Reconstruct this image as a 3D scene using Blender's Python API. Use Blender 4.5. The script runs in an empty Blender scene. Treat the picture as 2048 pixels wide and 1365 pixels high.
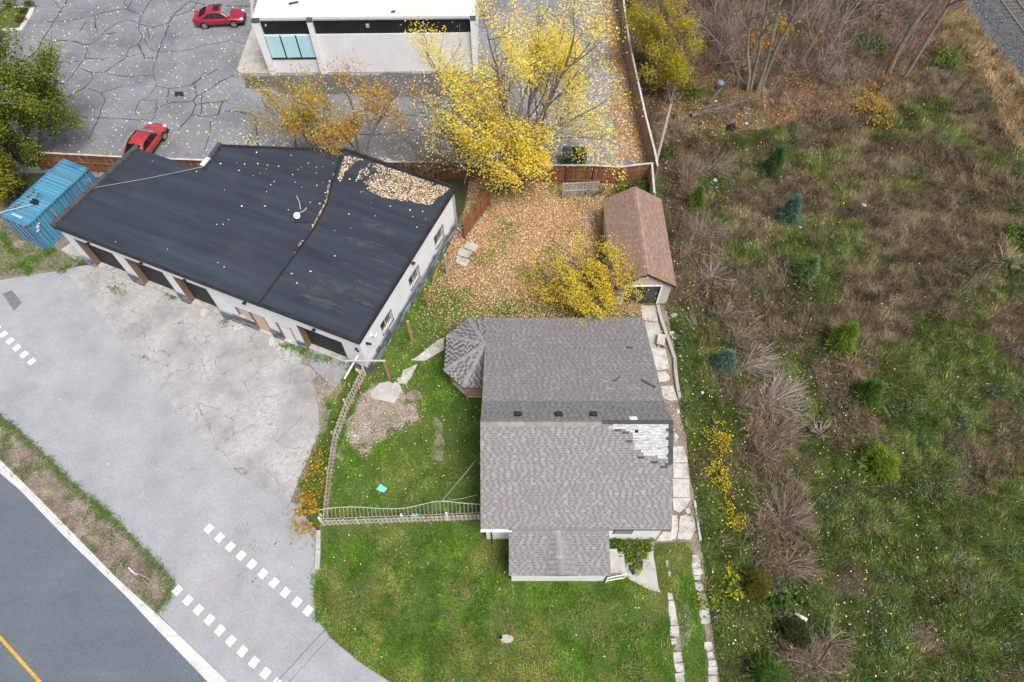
import bpy, bmesh, math, random
import numpy as np
from mathutils import Vector, Matrix
from mathutils.geometry import tessellate_polygon

# ---------------------------------------------------------------- camera, sky, sun, exposure
scene = bpy.context.scene
FPX, TILT, CAMH = 1370.0, math.atan(825.0/1370.0), 38.6      # focal length for a 2048 px wide frame, tilt from straight down, height
cam_data = bpy.data.cameras.new("Camera")
cam_data.sensor_width = 36.0
cam_data.lens = 36.0*FPX/2048.0
cam_data.clip_end = 1000.0
cam = bpy.data.objects.new("Camera", cam_data)
scene.collection.objects.link(cam)
cam.location = (0, 0, CAMH)
cam.rotation_euler = (TILT, 0, 0)
scene.camera = cam

SUN_EL, SUN_AZ = math.radians(62), math.radians(142)         # azimuth clockwise from +Y
world = bpy.data.worlds.new("World"); scene.world = world; world.use_nodes = True
wn = world.node_tree; wn.nodes.clear()
sky = wn.nodes.new('ShaderNodeTexSky'); sky.sky_type = 'NISHITA'; sky.sun_disc = False
sky.sun_elevation = SUN_EL; sky.sun_rotation = SUN_AZ
sky.air_density = 1.0; sky.dust_density = 4.0; sky.ozone_density = 1.0
hsv = wn.nodes.new('ShaderNodeHueSaturation'); hsv.inputs['Saturation'].default_value = 0.60
bg = wn.nodes.new('ShaderNodeBackground'); bg.inputs['Strength'].default_value = 0.105
wo = wn.nodes.new('ShaderNodeOutputWorld')
wn.links.new(sky.outputs[0], hsv.inputs['Color']); wn.links.new(hsv.outputs[0], bg.inputs['Color']); wn.links.new(bg.outputs[0], wo.inputs['Surface'])
sd = bpy.data.lights.new("Sun", 'SUN'); sd.energy = 2.1; sd.angle = math.radians(24); sd.color = (1.0, 0.96, 0.90)
sun = bpy.data.objects.new("Sun", sd); scene.collection.objects.link(sun)
sdir = Vector((math.sin(SUN_AZ)*math.cos(SUN_EL), math.cos(SUN_AZ)*math.cos(SUN_EL), math.sin(SUN_EL)))
sun.rotation_euler = sdir.to_track_quat('Z', 'Y').to_euler()
scene.view_settings.view_transform = 'Standard'; scene.view_settings.look = 'None'
scene.view_settings.exposure = 0.70; scene.view_settings.gamma = 1.0
scene.view_settings.use_curve_mapping = False
scene.cycles.use_denoising = True
scene.cycles.max_bounces = 6; scene.cycles.diffuse_bounces = 3; scene.cycles.transparent_max_bounces = 6

# ---------------------------------------------------------------- helpers
R = random.Random(7); NR = np.random.default_rng(7)
CT, ST = math.cos(TILT), math.sin(TILT)
def G(x, y, z=0.0):
    """Survey point: the place in the world at height z that a point of the 2048 px survey picture shows."""
    u = (x-1024)/FPX; v = -(y-682.5)/FPX
    d = (u, v*CT+ST, v*ST-CT); s = (z-CAMH)/d[2]
    return Vector((d[0]*s, d[1]*s, z))
def Gn(p, z=0.0):
    p = np.asarray(p, float); u = (p[:, 0]-1024)/FPX; v = -(p[:, 1]-682.5)/FPX
    s = (z-CAMH)/(v*ST-CT); return np.stack([u*s, (v*CT+ST)*s], 1)
def Gplane(x, y, p0, n):
    u = (x-1024)/FPX; v = -(y-682.5)/FPX
    d = Vector((u, v*CT+ST, v*ST-CT)); o = Vector((0, 0, CAMH)); n = Vector(n)
    return o + d*((Vector(p0)-o).dot(n)/d.dot(n))
COL = scene.collection
def tag(o, label=None, cat=None, group=None, kind=None):
    if label: o['label'] = label
    if cat: o['category'] = cat
    if group: o['group'] = group
    if kind: o['kind'] = kind
    return o
def empty(name, loc=(0, 0, 0), rz=0.0, label=None, cat=None, group=None):
    o = bpy.data.objects.new(name, None); COL.objects.link(o)
    o.location = loc; o.rotation_euler = (0, 0, rz); o.empty_display_size = 0.2
    return tag(o, label, cat, group)
def link(name, me, mat, parent=None, loc=None, rot=None):
    o = bpy.data.objects.new(name, me); COL.objects.link(o)
    if mat is not None and not me.materials: me.materials.append(mat)
    if parent: o.parent = parent
    if loc is not None: o.location = loc
    if rot is not None: o.rotation_euler = rot
    return o
class MB:
    def __init__(s): s.v = []; s.f = []; s.c = []
    def add(s, vs, fs, col=None):
        b = len(s.v); s.v += [tuple(v) for v in vs]; s.f += [tuple(i+b for i in f) for f in fs]
        s.c += [col or (1, 1, 1)]*len(vs); return s
    def box(s, c, d, m=None, col=None, taper=1.0):
        x, y, z = d[0]/2, d[1]/2, d[2]/2
        vs = [Vector((sx*x*(taper if sz > 0 else 1), sy*y*(taper if sz > 0 else 1), sz*z)) for sz in (-1, 1) for sx, sy in ((-1, -1), (1, -1), (1, 1), (-1, 1))]
        if m is not None: vs = [m @ v for v in vs]
        vs = [v+Vector(c) for v in vs]
        return s.add(vs, [(3, 2, 1, 0), (4, 5, 6, 7), (0, 1, 5, 4), (1, 2, 6, 5), (2, 3, 7, 6), (3, 0, 4, 7)], col)
    def bar(s, a, b, w, t=None, up=(0, 0, 1), col=None):
        a, b = Vector(a), Vector(b); t = t or w; d = (b-a); L = d.length; d.normalize()
        up = Vector(up)
        if abs(d.dot(up)) > 0.98: up = Vector((1, 0, 0))
        sd_ = d.cross(up).normalized(); u2 = sd_.cross(d)
        m = Matrix((d, sd_, u2)).transposed()
        return s.box((a+b)/2, (L, w, t), m, col)
    def tube(s, pts, rad, n=6, cap=True, col=None):
        pts = [Vector(p) for p in pts]; k = len(pts)
        if not hasattr(rad, '__len__'): rad = [rad]*k
        vs = []; ref = Vector((0.31, 0.17, 0.94))
        for i, p in enumerate(pts):
            d = (pts[min(i+1, k-1)]-pts[max(i-1, 0)]).normalized()
            a = d.cross(ref)
            if a.length < 1e-3: a = d.cross(Vector((1, 0, 0)))
            a.normalize(); b = d.cross(a)
            for j in range(n):
                t = 2*math.pi*j/n; vs.append(p+(a*math.cos(t)+b*math.sin(t))*rad[i])
        fs = [(i*n+j, i*n+(j+1) % n, (i+1)*n+(j+1) % n, (i+1)*n+j) for i in range(k-1) for j in range(n)]
        if cap: fs += [tuple(range(n-1, -1, -1)), tuple((k-1)*n+j for j in range(n))]
        return s.add(vs, fs, col)
    def prism(s, poly, z0, z1, col=None):
        n = len(poly); vs = [(p[0], p[1], z0) for p in poly]+[(p[0], p[1], z1) for p in poly]
        area = sum(poly[i][0]*poly[(i+1) % n][1]-poly[(i+1) % n][0]*poly[i][1] for i in range(n))
        idx = list(range(n)) if area > 0 else list(range(n-1, -1, -1))
        tri = tessellate_polygon([[Vector((p[0], p[1], 0)) for p in poly]])
        fs = []
        for t in tri:
            a, b, c = [Vector((poly[i][0], poly[i][1])) for i in t]
            t = tuple(t) if (b-a).cross(c-a) > 0 else (t[0], t[2], t[1])
            fs.append(tuple(i+n for i in t)); fs.append(t[::-1])
        for k in range(n):
            i, j = idx[k], idx[(k+1) % n]; fs.append((i, j, j+n, i+n))
        return s.add(vs, fs, col)
    def sheet(s, poly, z, col=None):
        tri = tessellate_polygon([[Vector((p[0], p[1], 0)) for p in poly]]); fs = []
        for t in tri:
            a, b, c = [Vector((poly[i][0], poly[i][1])) for i in t]
            fs.append(tuple(t) if (b-a).cross(c-a) > 0 else (t[0], t[2], t[1]))
        return s.add([(p[0], p[1], z) for p in poly], fs, col)
    def lathe(s, prof, n=16, m=None, c=(0, 0, 0), col=None):
        vs = []
        for r, z in prof:
            for j in range(n):
                t = 2*math.pi*j/n; v = Vector((r*math.cos(t), r*math.sin(t), z)); vs.append((m @ v if m is not None else v)+Vector(c))
        k = len(prof)
        fs = [(i*n+j, i*n+(j+1) % n, (i+1)*n+(j+1) % n, (i+1)*n+j) for i in range(k-1) for j in range(n)]
        fs += [tuple(range(n-1, -1, -1)), tuple((k-1)*n+j for j in range(n))]
        return s.add(vs, fs, col)
    def mesh(s, name, mat=None, colors=False, smooth=False):
        me = bpy.data.meshes.new(name); me.from_pydata(s.v, [], s.f); me.update()
        if colors:
            at = me.color_attributes.new('Col', 'FLOAT_COLOR', 'POINT')
            at.data.foreach_set('color', np.array([(*c, 1) for c in s.c], np.float32).ravel())
        if smooth: me.shade_smooth()
        if mat is not None: me.materials.append(mat)
        return me
    def build(s, name, mat, parent=None, loc=None, rot=None, colors=False, smooth=False):
        return link(name, s.mesh(name, mat, colors, smooth), None, parent, loc, rot)
def bevel(o, w=0.02, seg=2):
    b = o.modifiers.new('bevel', 'BEVEL'); b.width = w; b.segments = seg; b.limit_method = 'ANGLE'; return o
def soup(name, V, cols, mat, parent=None, k=3):
    """V: (N,k,3) separate faces; cols (N,3)"""
    N = len(V); me = bpy.data.meshes.new(name)
    me.vertices.add(N*k); me.vertices.foreach_set('co', V.astype(np.float32).ravel())
    me.loops.add(N*k); me.loops.foreach_set('vertex_index', np.arange(N*k, dtype=np.int32))
    me.polygons.add(N); me.polygons.foreach_set('loop_start', np.arange(0, N*k, k, dtype=np.int32))
    me.update(calc_edges=True)
    at = me.color_attributes.new('Col', 'FLOAT_COLOR', 'POINT')
    c4 = np.concatenate([cols, np.ones((N, 1))], 1).astype(np.float32)
    at.data.foreach_set('color', np.repeat(c4, k, 0).ravel())
    me.materials.append(mat)
    return link(name, me, None, parent)
# value noise
_T = np.random.default_rng(3).random((256, 256))
def vn(x, y):
    xi = np.floor(x).astype(int); yi = np.floor(y).astype(int); fx = x-xi; fy = y-yi
    fx = fx*fx*(3-2*fx); fy = fy*fy*(3-2*fy); a = xi & 255; b = yi & 255; a1 = (a+1) & 255; b1 = (b+1) & 255
    return (_T[a, b]*(1-fx)+_T[a1, b]*fx)*(1-fy)+(_T[a, b1]*(1-fx)+_T[a1, b1]*fx)*fy
def fbm(x, y, s, oct=4, off=0.0):
    t = 0; amp = 0.5; x = np.asarray(x, float)/s+off; y = np.asarray(y, float)/s+off*1.7; tot = 0
    for i in range(oct):
        t = t+amp*vn(x, y); tot += amp; x = x*2.03+11.3; y = y*2.03+5.7; amp *= 0.5
    return t/tot
def inpoly(P, poly):
    x, y = P[:, 0], P[:, 1]; r = np.zeros(len(P), bool); n = len(poly)
    for i in range(n):
        x1, y1 = poly[i][0], poly[i][1]; x2, y2 = poly[(i+1) % n][0], poly[(i+1) % n][1]
        c = ((y1 > y) != (y2 > y)); xx = (x2-x1)*(y-y1)/((y2-y1) if y2 != y1 else 1e-9)+x1
        r ^= c & (x < xx)
    return r
def scatter(poly, dens, rng=NR, holes=()):
    P = np.array([(p[0], p[1]) for p in poly]); lo = P.min(0); hi = P.max(0)
    n = int(dens*(hi-lo).prod()); Q = lo+(hi-lo)*rng.random((n, 2)); m = inpoly(Q, P)
    for h in holes: m &= ~inpoly(Q, h)
    return Q[m]
def gp(*pts): return [(G(x, y).x, G(x, y).y) for x, y in pts]
def rough(poly, amp=0.12, step=0.5, seed=0):
    out = []; n = len(poly)
    for i in range(n):
        a = Vector(poly[i][:2]); b = Vector(poly[(i+1) % n][:2]); k = max(1, int((b-a).length/step)); nr = Vector((-(b-a).y, (b-a).x)); nr.normalize()
        for j in range(k):
            p = a.lerp(b, j/k); w = (float(fbm(np.array([p.x]), np.array([p.y]), 0.9, 3, seed+3.1)[0])-0.5)*2*amp
            out.append((p.x+nr.x*w, p.y+nr.y*w))
    return out
def sRGB(r, g, b):
    f = lambda c: (c/255/12.92 if c/255 <= 0.04045 else ((c/255+0.055)/1.055)**2.4); return (f(r), f(g), f(b))

# ---------------------------------------------------------------- materials
def nodes(name):
    m = bpy.data.materials.new(name); m.use_nodes = True; nt = m.node_tree; b = nt.nodes['Principled BSDF']
    return m, nt, b
def N(nt, t, **kw):
    n = nt.nodes.new(t)
    for k, v in kw.items():
        if k in n.inputs: n.inputs[k].default_value = v
        else: setattr(n, k, v)
    return n
def ramp(nt, fac, stops):
    r = nt.nodes.new('ShaderNodeValToRGB'); e = r.color_ramp.elements
    while len(e) < len(stops): e.new(0.5)
    for el, (p, c) in zip(e, stops): el.position = p; el.color = (*c, 1) if len(c) == 3 else c
    nt.links.new(fac, r.inputs[0]); return r.outputs[0]
def mixc(nt, fac, a, b, mode='MIX'):
    m = nt.nodes.new('ShaderNodeMix'); m.data_type = 'RGBA'; m.blend_type = mode
    for s, v in ((m.inputs[0], fac), (m.inputs[6], a), (m.inputs[7], b)):
        if hasattr(v, 'is_linked'): nt.links.new(v, s)
        else: s.default_value = v if not hasattr(v, '__len__') else (*v, 1)[:4]
    return m.outputs[2]
def pmat(name, c1, c2=None, scale=3.0, rough=0.85, bump=0.0, bscale=60.0, spec=0.3, metal=0.0, coord='Object', lo=0.35, hi=0.65, fine=0.12, stretch=None, rnd=0.0, coat=0.0):
    m, nt, b = nodes(name); c2 = c2 or c1
    if coord == 'World': co = N(nt, 'ShaderNodeNewGeometry').outputs['Position']
    else: co = N(nt, 'ShaderNodeTexCoord').outputs[coord]
    if stretch:
        mp = N(nt, 'ShaderNodeMapping'); mp.inputs['Scale'].default_value = stretch; nt.links.new(co, mp.inputs[0]); co = mp.outputs[0]
    if rnd:
        oi = N(nt, 'ShaderNodeObjectInfo'); ad = N(nt, 'ShaderNodeVectorMath', operation='ADD'); ml = N(nt, 'ShaderNodeMath', operation='MULTIPLY'); ml.inputs[1].default_value = 50
        nt.links.new(oi.outputs['Random'], ml.inputs[0]); nt.links.new(co, ad.inputs[0]); nt.links.new(ml.outputs[0], ad.inputs[1]); co = ad.outputs[0]
    n1 = N(nt, 'ShaderNodeTexNoise', Scale=scale, Detail=8.0, Roughness=0.6); nt.links.new(co, n1.inputs['Vector'])
    c = ramp(nt, n1.outputs[0], [(lo, c1), (hi, c2)])
    n2 = N(nt, 'ShaderNodeTexNoise', Scale=bscale, Detail=4.0); nt.links.new(co, n2.inputs['Vector'])
    if fine:
        g = ramp(nt, n2.outputs[0], [(0.3, (1-fine*2.2,)*3), (0.7, (1+fine,)*3)]); c = mixc(nt, 1.0, c, g, 'MULTIPLY')
    if rnd:
        hs = N(nt, 'ShaderNodeHueSaturation'); mr = N(nt, 'ShaderNodeMapRange'); mr.inputs[3].default_value = 1-rnd; mr.inputs[4].default_value = 1+rnd
        nt.links.new(oi.outputs['Random'], mr.inputs[0]); nt.links.new(mr.outputs[0], hs.inputs['Value']); nt.links.new(c, hs.inputs['Color']); c = hs.outputs[0]
    nt.links.new(c, b.inputs['Base Color']); b.inputs['Roughness'].default_value = rough
    b.inputs['Specular IOR Level'].default_value = spec; b.inputs['Metallic'].default_value = metal; b.inputs['Coat Weight'].default_value = coat
    if bump:
        bp = N(nt, 'ShaderNodeBump', Strength=bump, Distance=0.02); nt.links.new(n2.outputs[0], bp.inputs['Height']); nt.links.new(bp.outputs[0], b.inputs['Normal'])
    return m
def colmat(name, rough=0.8, spec=0.15, fine=0.0, transl=0.0):
    m, nt, b = nodes(name); a = N(nt, 'ShaderNodeVertexColor'); a.layer_name = 'Col'; c = a.outputs[0]
    if fine:
        t = N(nt, 'ShaderNodeTexNoise', Scale=25.0, Detail=5.0); co = N(nt, 'ShaderNodeNewGeometry').outputs['Position']; nt.links.new(co, t.inputs['Vector'])
        c = mixc(nt, 1.0, c, ramp(nt, t.outputs[0], [(0.3, (1-fine,)*3), (0.7, (1+fine,)*3)]), 'MULTIPLY')
    nt.links.new(c, b.inputs['Base Color']); b.inputs['Roughness'].default_value = rough; b.inputs['Specular IOR Level'].default_value = spec
    if transl:
        tr = N(nt, 'ShaderNodeBsdfTranslucent'); nt.links.new(c, tr.inputs['Color']); mx = N(nt, 'ShaderNodeMixShader'); mx.inputs[0].default_value = transl
        out = nt.nodes['Material Output']; nt.links.new(b.outputs[0], mx.inputs[1]); nt.links.new(tr.outputs[0], mx.inputs[2]); nt.links.new(mx.outputs[0], out.inputs['Surface'])
    return m
M = {}
M['leaf'] = colmat('leaf', 0.7, 0.2, 0, 0.45)
M['litter'] = colmat('fallen_leaf', 0.8, 0.15, 0, 0.15)
M['blade'] = colmat('grass_blade', 0.8, 0.1, 0, 0.25)
M['stalk'] = colmat('dry_stalk', 0.9, 0.1)
M['shingle'] = colmat('roof_shingle', 0.92, 0.15, 0.14)
M['stone'] = colmat('ledge_stone', 0.9, 0.2, 0.2)
M['paint_col'] = colmat('weathered_paint', 0.7, 0.25, 0.22)
M['chips'] = colmat('stone_chips', 0.9, 0.2, 0.1)
M['black_membrane'] = None
def custom_asphalt(name, c1, c2, stain, sscale=0.35, cracks=0.0, crackc=(0.05, 0.05, 0.05), cscale=0.8, fine=0.12, lo=0.35, hi=0.7, patch=0.0, rgh=0.9, streak=None):
    m, nt, b = nodes(name); co = N(nt, 'ShaderNodeNewGeometry').outputs['Position']
    n1 = N(nt, 'ShaderNodeTexNoise', Scale=sscale, Detail=9.0, Roughness=0.62); nt.links.new(co, n1.inputs['Vector'])
    c = ramp(nt, n1.outputs[0], [(lo, c1), (hi, c2)])
    n3 = N(nt, 'ShaderNodeTexNoise', Scale=sscale*2.3, Detail=12.0, Roughness=0.76); nt.links.new(co, n3.inputs['Vector'])
    f3 = ramp(nt, n3.outputs[0], [(0.56, (0, 0, 0)), (0.78, (1, 1, 1))]); c = mixc(nt, f3, c, stain)
    if streak:
        mp = N(nt, 'ShaderNodeMapping'); mp.inputs['Rotation'].default_value = (0, 0, streak[0]); mp.inputs['Scale'].default_value = (0.06, 1.3, 1); nt.links.new(co, mp.inputs[0])
        n4 = N(nt, 'ShaderNodeTexNoise', Scale=1.0, Detail=5.0); nt.links.new(mp.outputs[0], n4.inputs['Vector'])
        c = mixc(nt, 1.0, c, ramp(nt, n4.outputs[0], [(0.3, (1-streak[1],)*3), (0.7, (1+streak[1],)*3)]), 'MULTIPLY')
    n2 = N(nt, 'ShaderNodeTexNoise', Scale=38.0, Detail=5.0); nt.links.new(co, n2.inputs['Vector'])
    c = mixc(nt, 1.0, c, ramp(nt, n2.outputs[0], [(0.3, (1-fine*2,)*3), (0.7, (1+fine,)*3)]), 'MULTIPLY')
    n5 = N(nt, 'ShaderNodeTexNoise', Scale=6.5, Detail=6.0, Roughness=.75); nt.links.new(co, n5.inputs['Vector'])
    c = mixc(nt, 1.0, c, ramp(nt, n5.outputs[0], [(0.3, (1-fine*1.3,)*3), (0.7, (1+fine*.8,)*3)]), 'MULTIPLY')
    if cracks:
        wn2 = N(nt, 'ShaderNodeTexNoise', Scale=1.6, Detail=5.0); nt.links.new(co, wn2.inputs['Vector'])
        wv = N(nt, 'ShaderNodeVectorMath', operation='MULTIPLY_ADD'); wv.inputs[1].default_value = (0.9, 0.9, 0); nt.links.new(wn2.outputs['Color'], wv.inputs[0]); nt.links.new(co, wv.inputs[2])
        vo = N(nt, 'ShaderNodeTexVoronoi', Scale=cscale, feature='DISTANCE_TO_EDGE'); nt.links.new(wv.outputs[0], vo.inputs['Vector'])
        wk = ramp(nt, vo.outputs['Distance'], [(0.0, (1, 1, 1)), (0.013, (0, 0, 0))])
        gate = ramp(nt, n3.outputs[0], [(0.42, (0, 0, 0)), (0.56, (1, 1, 1))]); wk = mixc(nt, 1.0, wk, gate, 'MULTIPLY')
        sc = N(nt, 'ShaderNodeMath', operation='MULTIPLY'); sc.inputs[1].default_value = cracks; nt.links.new(wk, sc.inputs[0])
        c = mixc(nt, sc.outputs[0], c, crackc)
        vo2 = N(nt, 'ShaderNodeTexVoronoi', Scale=cscale*4.5, feature='DISTANCE_TO_EDGE'); nt.links.new(wv.outputs[0], vo2.inputs['Vector'])
        wk2 = ramp(nt, vo2.outputs['Distance'], [(0.0, (0.6, 0.6, 0.6)), (0.035, (0, 0, 0))])
        wk2 = mixc(nt, 1.0, wk2, ramp(nt, n1.outputs[0], [(0.45, (0, 0, 0)), (0.6, (1, 1, 1))]), 'MULTIPLY')
        c = mixc(nt, wk2, c, crackc)
    nt.links.new(c, b.inputs['Base Color']); b.inputs['Roughness'].default_value = rgh; b.inputs['Specular IOR Level'].default_value = 0.25
    bp = N(nt, 'ShaderNodeBump', Strength=0.25, Distance=0.01); nt.links.new(n2.outputs[0], bp.inputs['Height']); nt.links.new(bp.outputs[0], b.inputs['Normal'])
    return m
M['road'] = custom_asphalt('road_asphalt', (0.118, 0.134, 0.158), (0.142, 0.158, 0.182), (0.125, 0.14, 0.162), 0.5, fine=0.16, streak=(math.radians(47), 0.05))
M['path'] = custom_asphalt('pale_asphalt', (0.285, 0.295, 0.315), (0.365, 0.372, 0.39), (0.41, 0.412, 0.42), 0.5, fine=0.12)
M['forecourt'] = custom_asphalt('old_concrete', (0.26, 0.252, 0.25), (0.42, 0.412, 0.405), (0.17, 0.16, 0.155), 0.42, cracks=0.95, crackc=(0.13, 0.11, 0.09), cscale=0.42, fine=0.12, lo=0.34, hi=0.6)
M['lot'] = custom_asphalt('parking_asphalt', (0.15, 0.155, 0.175), (0.27, 0.275, 0.30), (0.11, 0.112, 0.125), 0.30, fine=0.2, lo=0.32, hi=0.62, cracks=.35, crackc=(.07, .07, .08), cscale=.5)
M['concrete'] = pmat('concrete', (0.36, 0.345, 0.325), (0.48, 0.465, 0.44), 1.2, 0.9, 0.3, 30, coord='World', fine=0.1)
M['white_concrete'] = custom_asphalt('bleached_concrete', (0.36, 0.34, 0.315), (0.56, 0.54, 0.515), (0.26, 0.235, 0.205), 1.6, cracks=.8, crackc=(.16, .13, .10), cscale=1.1, fine=.2, lo=.36, hi=.55)
M['kerb'] = pmat('kerb_concrete', (0.47, 0.47, 0.46), (0.63, 0.63, 0.62), 1.5, 0.9, 0.2, 30, coord='World', fine=0.12)
M['soil'] = pmat('soil', (0.17, 0.13, 0.10), (0.31, 0.26, 0.215), 1.1, 0.95, 0.6, 14, coord='World', fine=0.25)
M['dirt_pale'] = pmat('pale_dirt', (0.20, 0.165, 0.13), (0.34, 0.295, 0.25), 1.4, 0.95, 0.6, 12, coord='World', fine=0.25)
M['lawn_soil'] = pmat('turf', (0.055, 0.095, 0.018), (0.12, 0.135, 0.04), 0.9, 0.95, 0.5, 16, coord='World', fine=0.25)
M['field_soil'] = pmat('field_turf', (0.075, 0.062, 0.036), (0.06, 0.082, 0.024), 0.35, 0.95, 0.6, 9, coord='World', fine=0.3)
M['leafmould'] = pmat('leaf_mould', (0.17, 0.115, 0.07), (0.29, 0.205, 0.135), 1.4, 0.95, 0.6, 12, coord='World', fine=0.3)
M['ballast'] = pmat('ballast', (0.07, 0.075, 0.08), (0.15, 0.155, 0.16), 6, 0.95, 0.8, 11, coord='World', fine=0.35)
M['paint_white'] = custom_asphalt('road_paint_white', (0.62, 0.62, 0.62), (0.74, 0.74, 0.74), (0.36, 0.365, 0.37), 4.5, fine=.16, lo=.32, hi=.5)
M['paint_yellow'] = pmat('road_paint_yellow', (0.50, 0.29, 0.04), (0.68, 0.41, 0.06), 4, 0.8, 0, 30, coord='World', fine=0.25)
M['paint_faded'] = pmat('faded_line_paint', (0.26, 0.245, 0.215), (0.34, 0.32, 0.28), 1.5, 0.9, 0, 12, coord='World', fine=0.2)
M['tar'] = pmat('tar_sealant', (0.045, 0.046, 0.05), (0.075, 0.076, 0.082), 2, 0.75, 0, 20, coord='World')
M['white_wall'] = pmat('painted_block', (0.70, 0.70, 0.72), (0.78, 0.78, 0.80), 0.8, 0.75, 0.1, 18, coord='World', fine=0.03)
M['white_paint'] = pmat('white_paint', (0.76, 0.76, 0.75), (0.83, 0.83, 0.83), 1.5, 0.7, 0, 20, fine=0.03)
M['white_roof'] = pmat('white_membrane', (0.62, 0.62, 0.62), (0.82, 0.82, 0.82), 0.4, 0.7, 0, 5, coord='World', fine=0.05)
M['black_metal'] = pmat('black_metal', (0.016, 0.017, 0.02), (0.03, 0.031, 0.034), 2, 0.55, 0, 20)
M['dark_door'] = pmat('charcoal_door', (0.022, 0.024, 0.028), (0.035, 0.037, 0.042), 1.2, 0.6, 0, 20)
M['jamb'] = pmat('brown_timber', (0.19, 0.115, 0.065), (0.29, 0.185, 0.115), 3, 0.85, 0.1, 30, stretch=(6, 6, 1))
M['fence'] = pmat('fence_stain', (0.20, 0.088, 0.042), (0.31, 0.145, 0.07), 2.0, 0.85, 0.15, 22, stretch=(9, 9, 1), rnd=0.22)
M['fence_tan'] = pmat('fence_tan', (0.27, 0.17, 0.11), (0.38, 0.255, 0.175), 2.0, 0.85, 0.15, 22, stretch=(9, 9, 1), rnd=0.16)
M['old_log'] = pmat('old_log', (.075, .06, .05), (.17, .145, .12), 3, .95, .4, 16)
M['weathered'] = pmat('weathered_wood', (0.27, 0.25, 0.22), (0.47, 0.44, 0.40), 2.5, 0.9, 0.2, 25, stretch=(9, 9, 1), rnd=0.2)
M['picket'] = pmat('picket_wood', (0.42, 0.36, 0.275), (0.60, 0.54, 0.45), 2.2, 0.9, 0.2, 25, stretch=(9, 9, 1), rnd=0.18)
M['cap'] = pmat('bleached_rail', (0.40, 0.385, 0.35), (0.58, 0.56, 0.52), 2.2, 0.9, 0.1, 25, rnd=0.1)
M['new_wood'] = pmat('fresh_timber', (0.33, 0.185, 0.09), (0.45, 0.28, 0.15), 2.2, 0.85, 0.1, 25, stretch=(7, 7, 1), rnd=0.12)
M['plywood'] = pmat('plywood', (0.56, 0.42, 0.31), (0.68, 0.54, 0.42), 4, 0.85, 0.05, 18)
M['bark'] = pmat('bark', (0.085, 0.07, 0.056), (0.18, 0.152, 0.125), 5, 0.95, 0.5, 22)
M['bark_grey'] = pmat('grey_bark', (0.17, 0.145, 0.115), (0.30, 0.265, 0.22), 4, 0.95, 0.4, 20)
M['twig'] = pmat('grey_twig', (0.20, 0.165, 0.145), (0.30, 0.255, 0.23), 4, 0.95, 0, 20)
M['metal'] = pmat('galvanised', (0.50, 0.51, 0.53), (0.60, 0.61, 0.63), 3, 0.45, 0, 20, metal=0.4)
M['rust'] = pmat('rust', (0.13, 0.055, 0.03), (0.22, 0.10, 0.05), 6, 0.9, 0.2, 30)
M['rail'] = pmat('rail_steel', (0.35, 0.36, 0.37), (0.55, 0.56, 0.57), 6, 0.4, 0, 20, metal=0.6)
M['blue'] = pmat('container_blue', (0.03, 0.15, 0.28), (0.10, 0.29, 0.44), 0.9, 0.7, 0.1, 14, fine=0.1, lo=0.3, hi=0.7)
M['red_car'] = pmat('red_car_paint', (0.27, 0.008, 0.03), (0.30, 0.010, 0.035), 1, 0.28, 0, 30, spec=0.5, fine=0.0, coat=0.6)
M['red_car_faded'] = pmat('faded_red_paint', (0.32, 0.022, 0.03), (0.40, 0.045, 0.05), 1, 0.38, 0, 30, spec=0.5, fine=0.02, coat=0.3)
M['glass_dark'] = pmat('tinted_glass', (0.008, 0.009, 0.010), None, 1, 0.08, 0, 10, spec=0.6, fine=0)
M['glass_screen'] = pmat('windscreen_glass', (0.10, 0.16, 0.17), (0.22, 0.30, 0.31), 1.5, 0.08, 0, 10, spec=0.9, fine=0)
M['frosted'] = pmat('frosted_blue_glass', (0.42, 0.66, 0.70), (0.50, 0.74, 0.78), 0.6, 0.25, 0, 10, fine=0.02)
M['pane'] = pmat('dark_window_glass', (0.02, 0.022, 0.025), (0.045, 0.048, 0.05), 2, 0.12, 0, 10, spec=0.7, fine=0)
M['pane_light'] = pmat('reflecting_glass', (0.22, 0.25, 0.25), (0.32, 0.35, 0.35), 1, 0.15, 0, 10, spec=0.7, fine=0)
M['tyre'] = pmat('rubber', (0.012, 0.012, 0.013), (0.02, 0.02, 0.021), 3, 0.85)
M['alloy'] = pmat('alloy', (0.55, 0.55, 0.56), (0.66, 0.66, 0.67), 3, 0.35, metal=0.7)
M['lamp'] = pmat('clear_lamp', (0.72, 0.73, 0.74), (0.8, 0.8, 0.8), 3, 0.15, fine=0)
M['black_plastic'] = pmat('black_plastic', (0.018, 0.018, 0.019), (0.03, 0.03, 0.032), 3, 0.5)
M['brown_fascia'] = pmat('brown_fascia', (0.045, 0.026, 0.02), (0.075, 0.045, 0.035), 3, 0.7)
M['vinyl'] = pmat('beige_vinyl', (0.47, 0.43, 0.37), (0.54, 0.50, 0.44), 1, 0.7, fine=0.04)
M['grey_door'] = pmat('blackened_door', (0.035, 0.038, 0.042), (0.12, 0.122, 0.126), 1.1, 0.85, 0.1, 12, fine=0.2, lo=0.4, hi=0.75)
M['turq'] = pmat('turquoise_plastic', (0.10, 0.52, 0.48), (0.25, 0.68, 0.66), 5, 0.6, fine=0.02)
M['red_plastic'] = pmat('red_plastic', (0.35, 0.012, 0.03), None, 3, 0.45)
M['white_bag'] = pmat('white_litter', (0.62, 0.64, 0.66), (0.78, 0.79, 0.80), 6, 0.7)
M['blue_bag'] = pmat('blue_litter', (0.14, 0.28, 0.55), (0.42, 0.52, 0.70), 8, 0.7)
M['underlay'] = pmat('roof_underlay', (0.045, 0.048, 0.053), (0.085, 0.088, 0.095), 3, 0.8, 0.1, 12)
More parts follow.
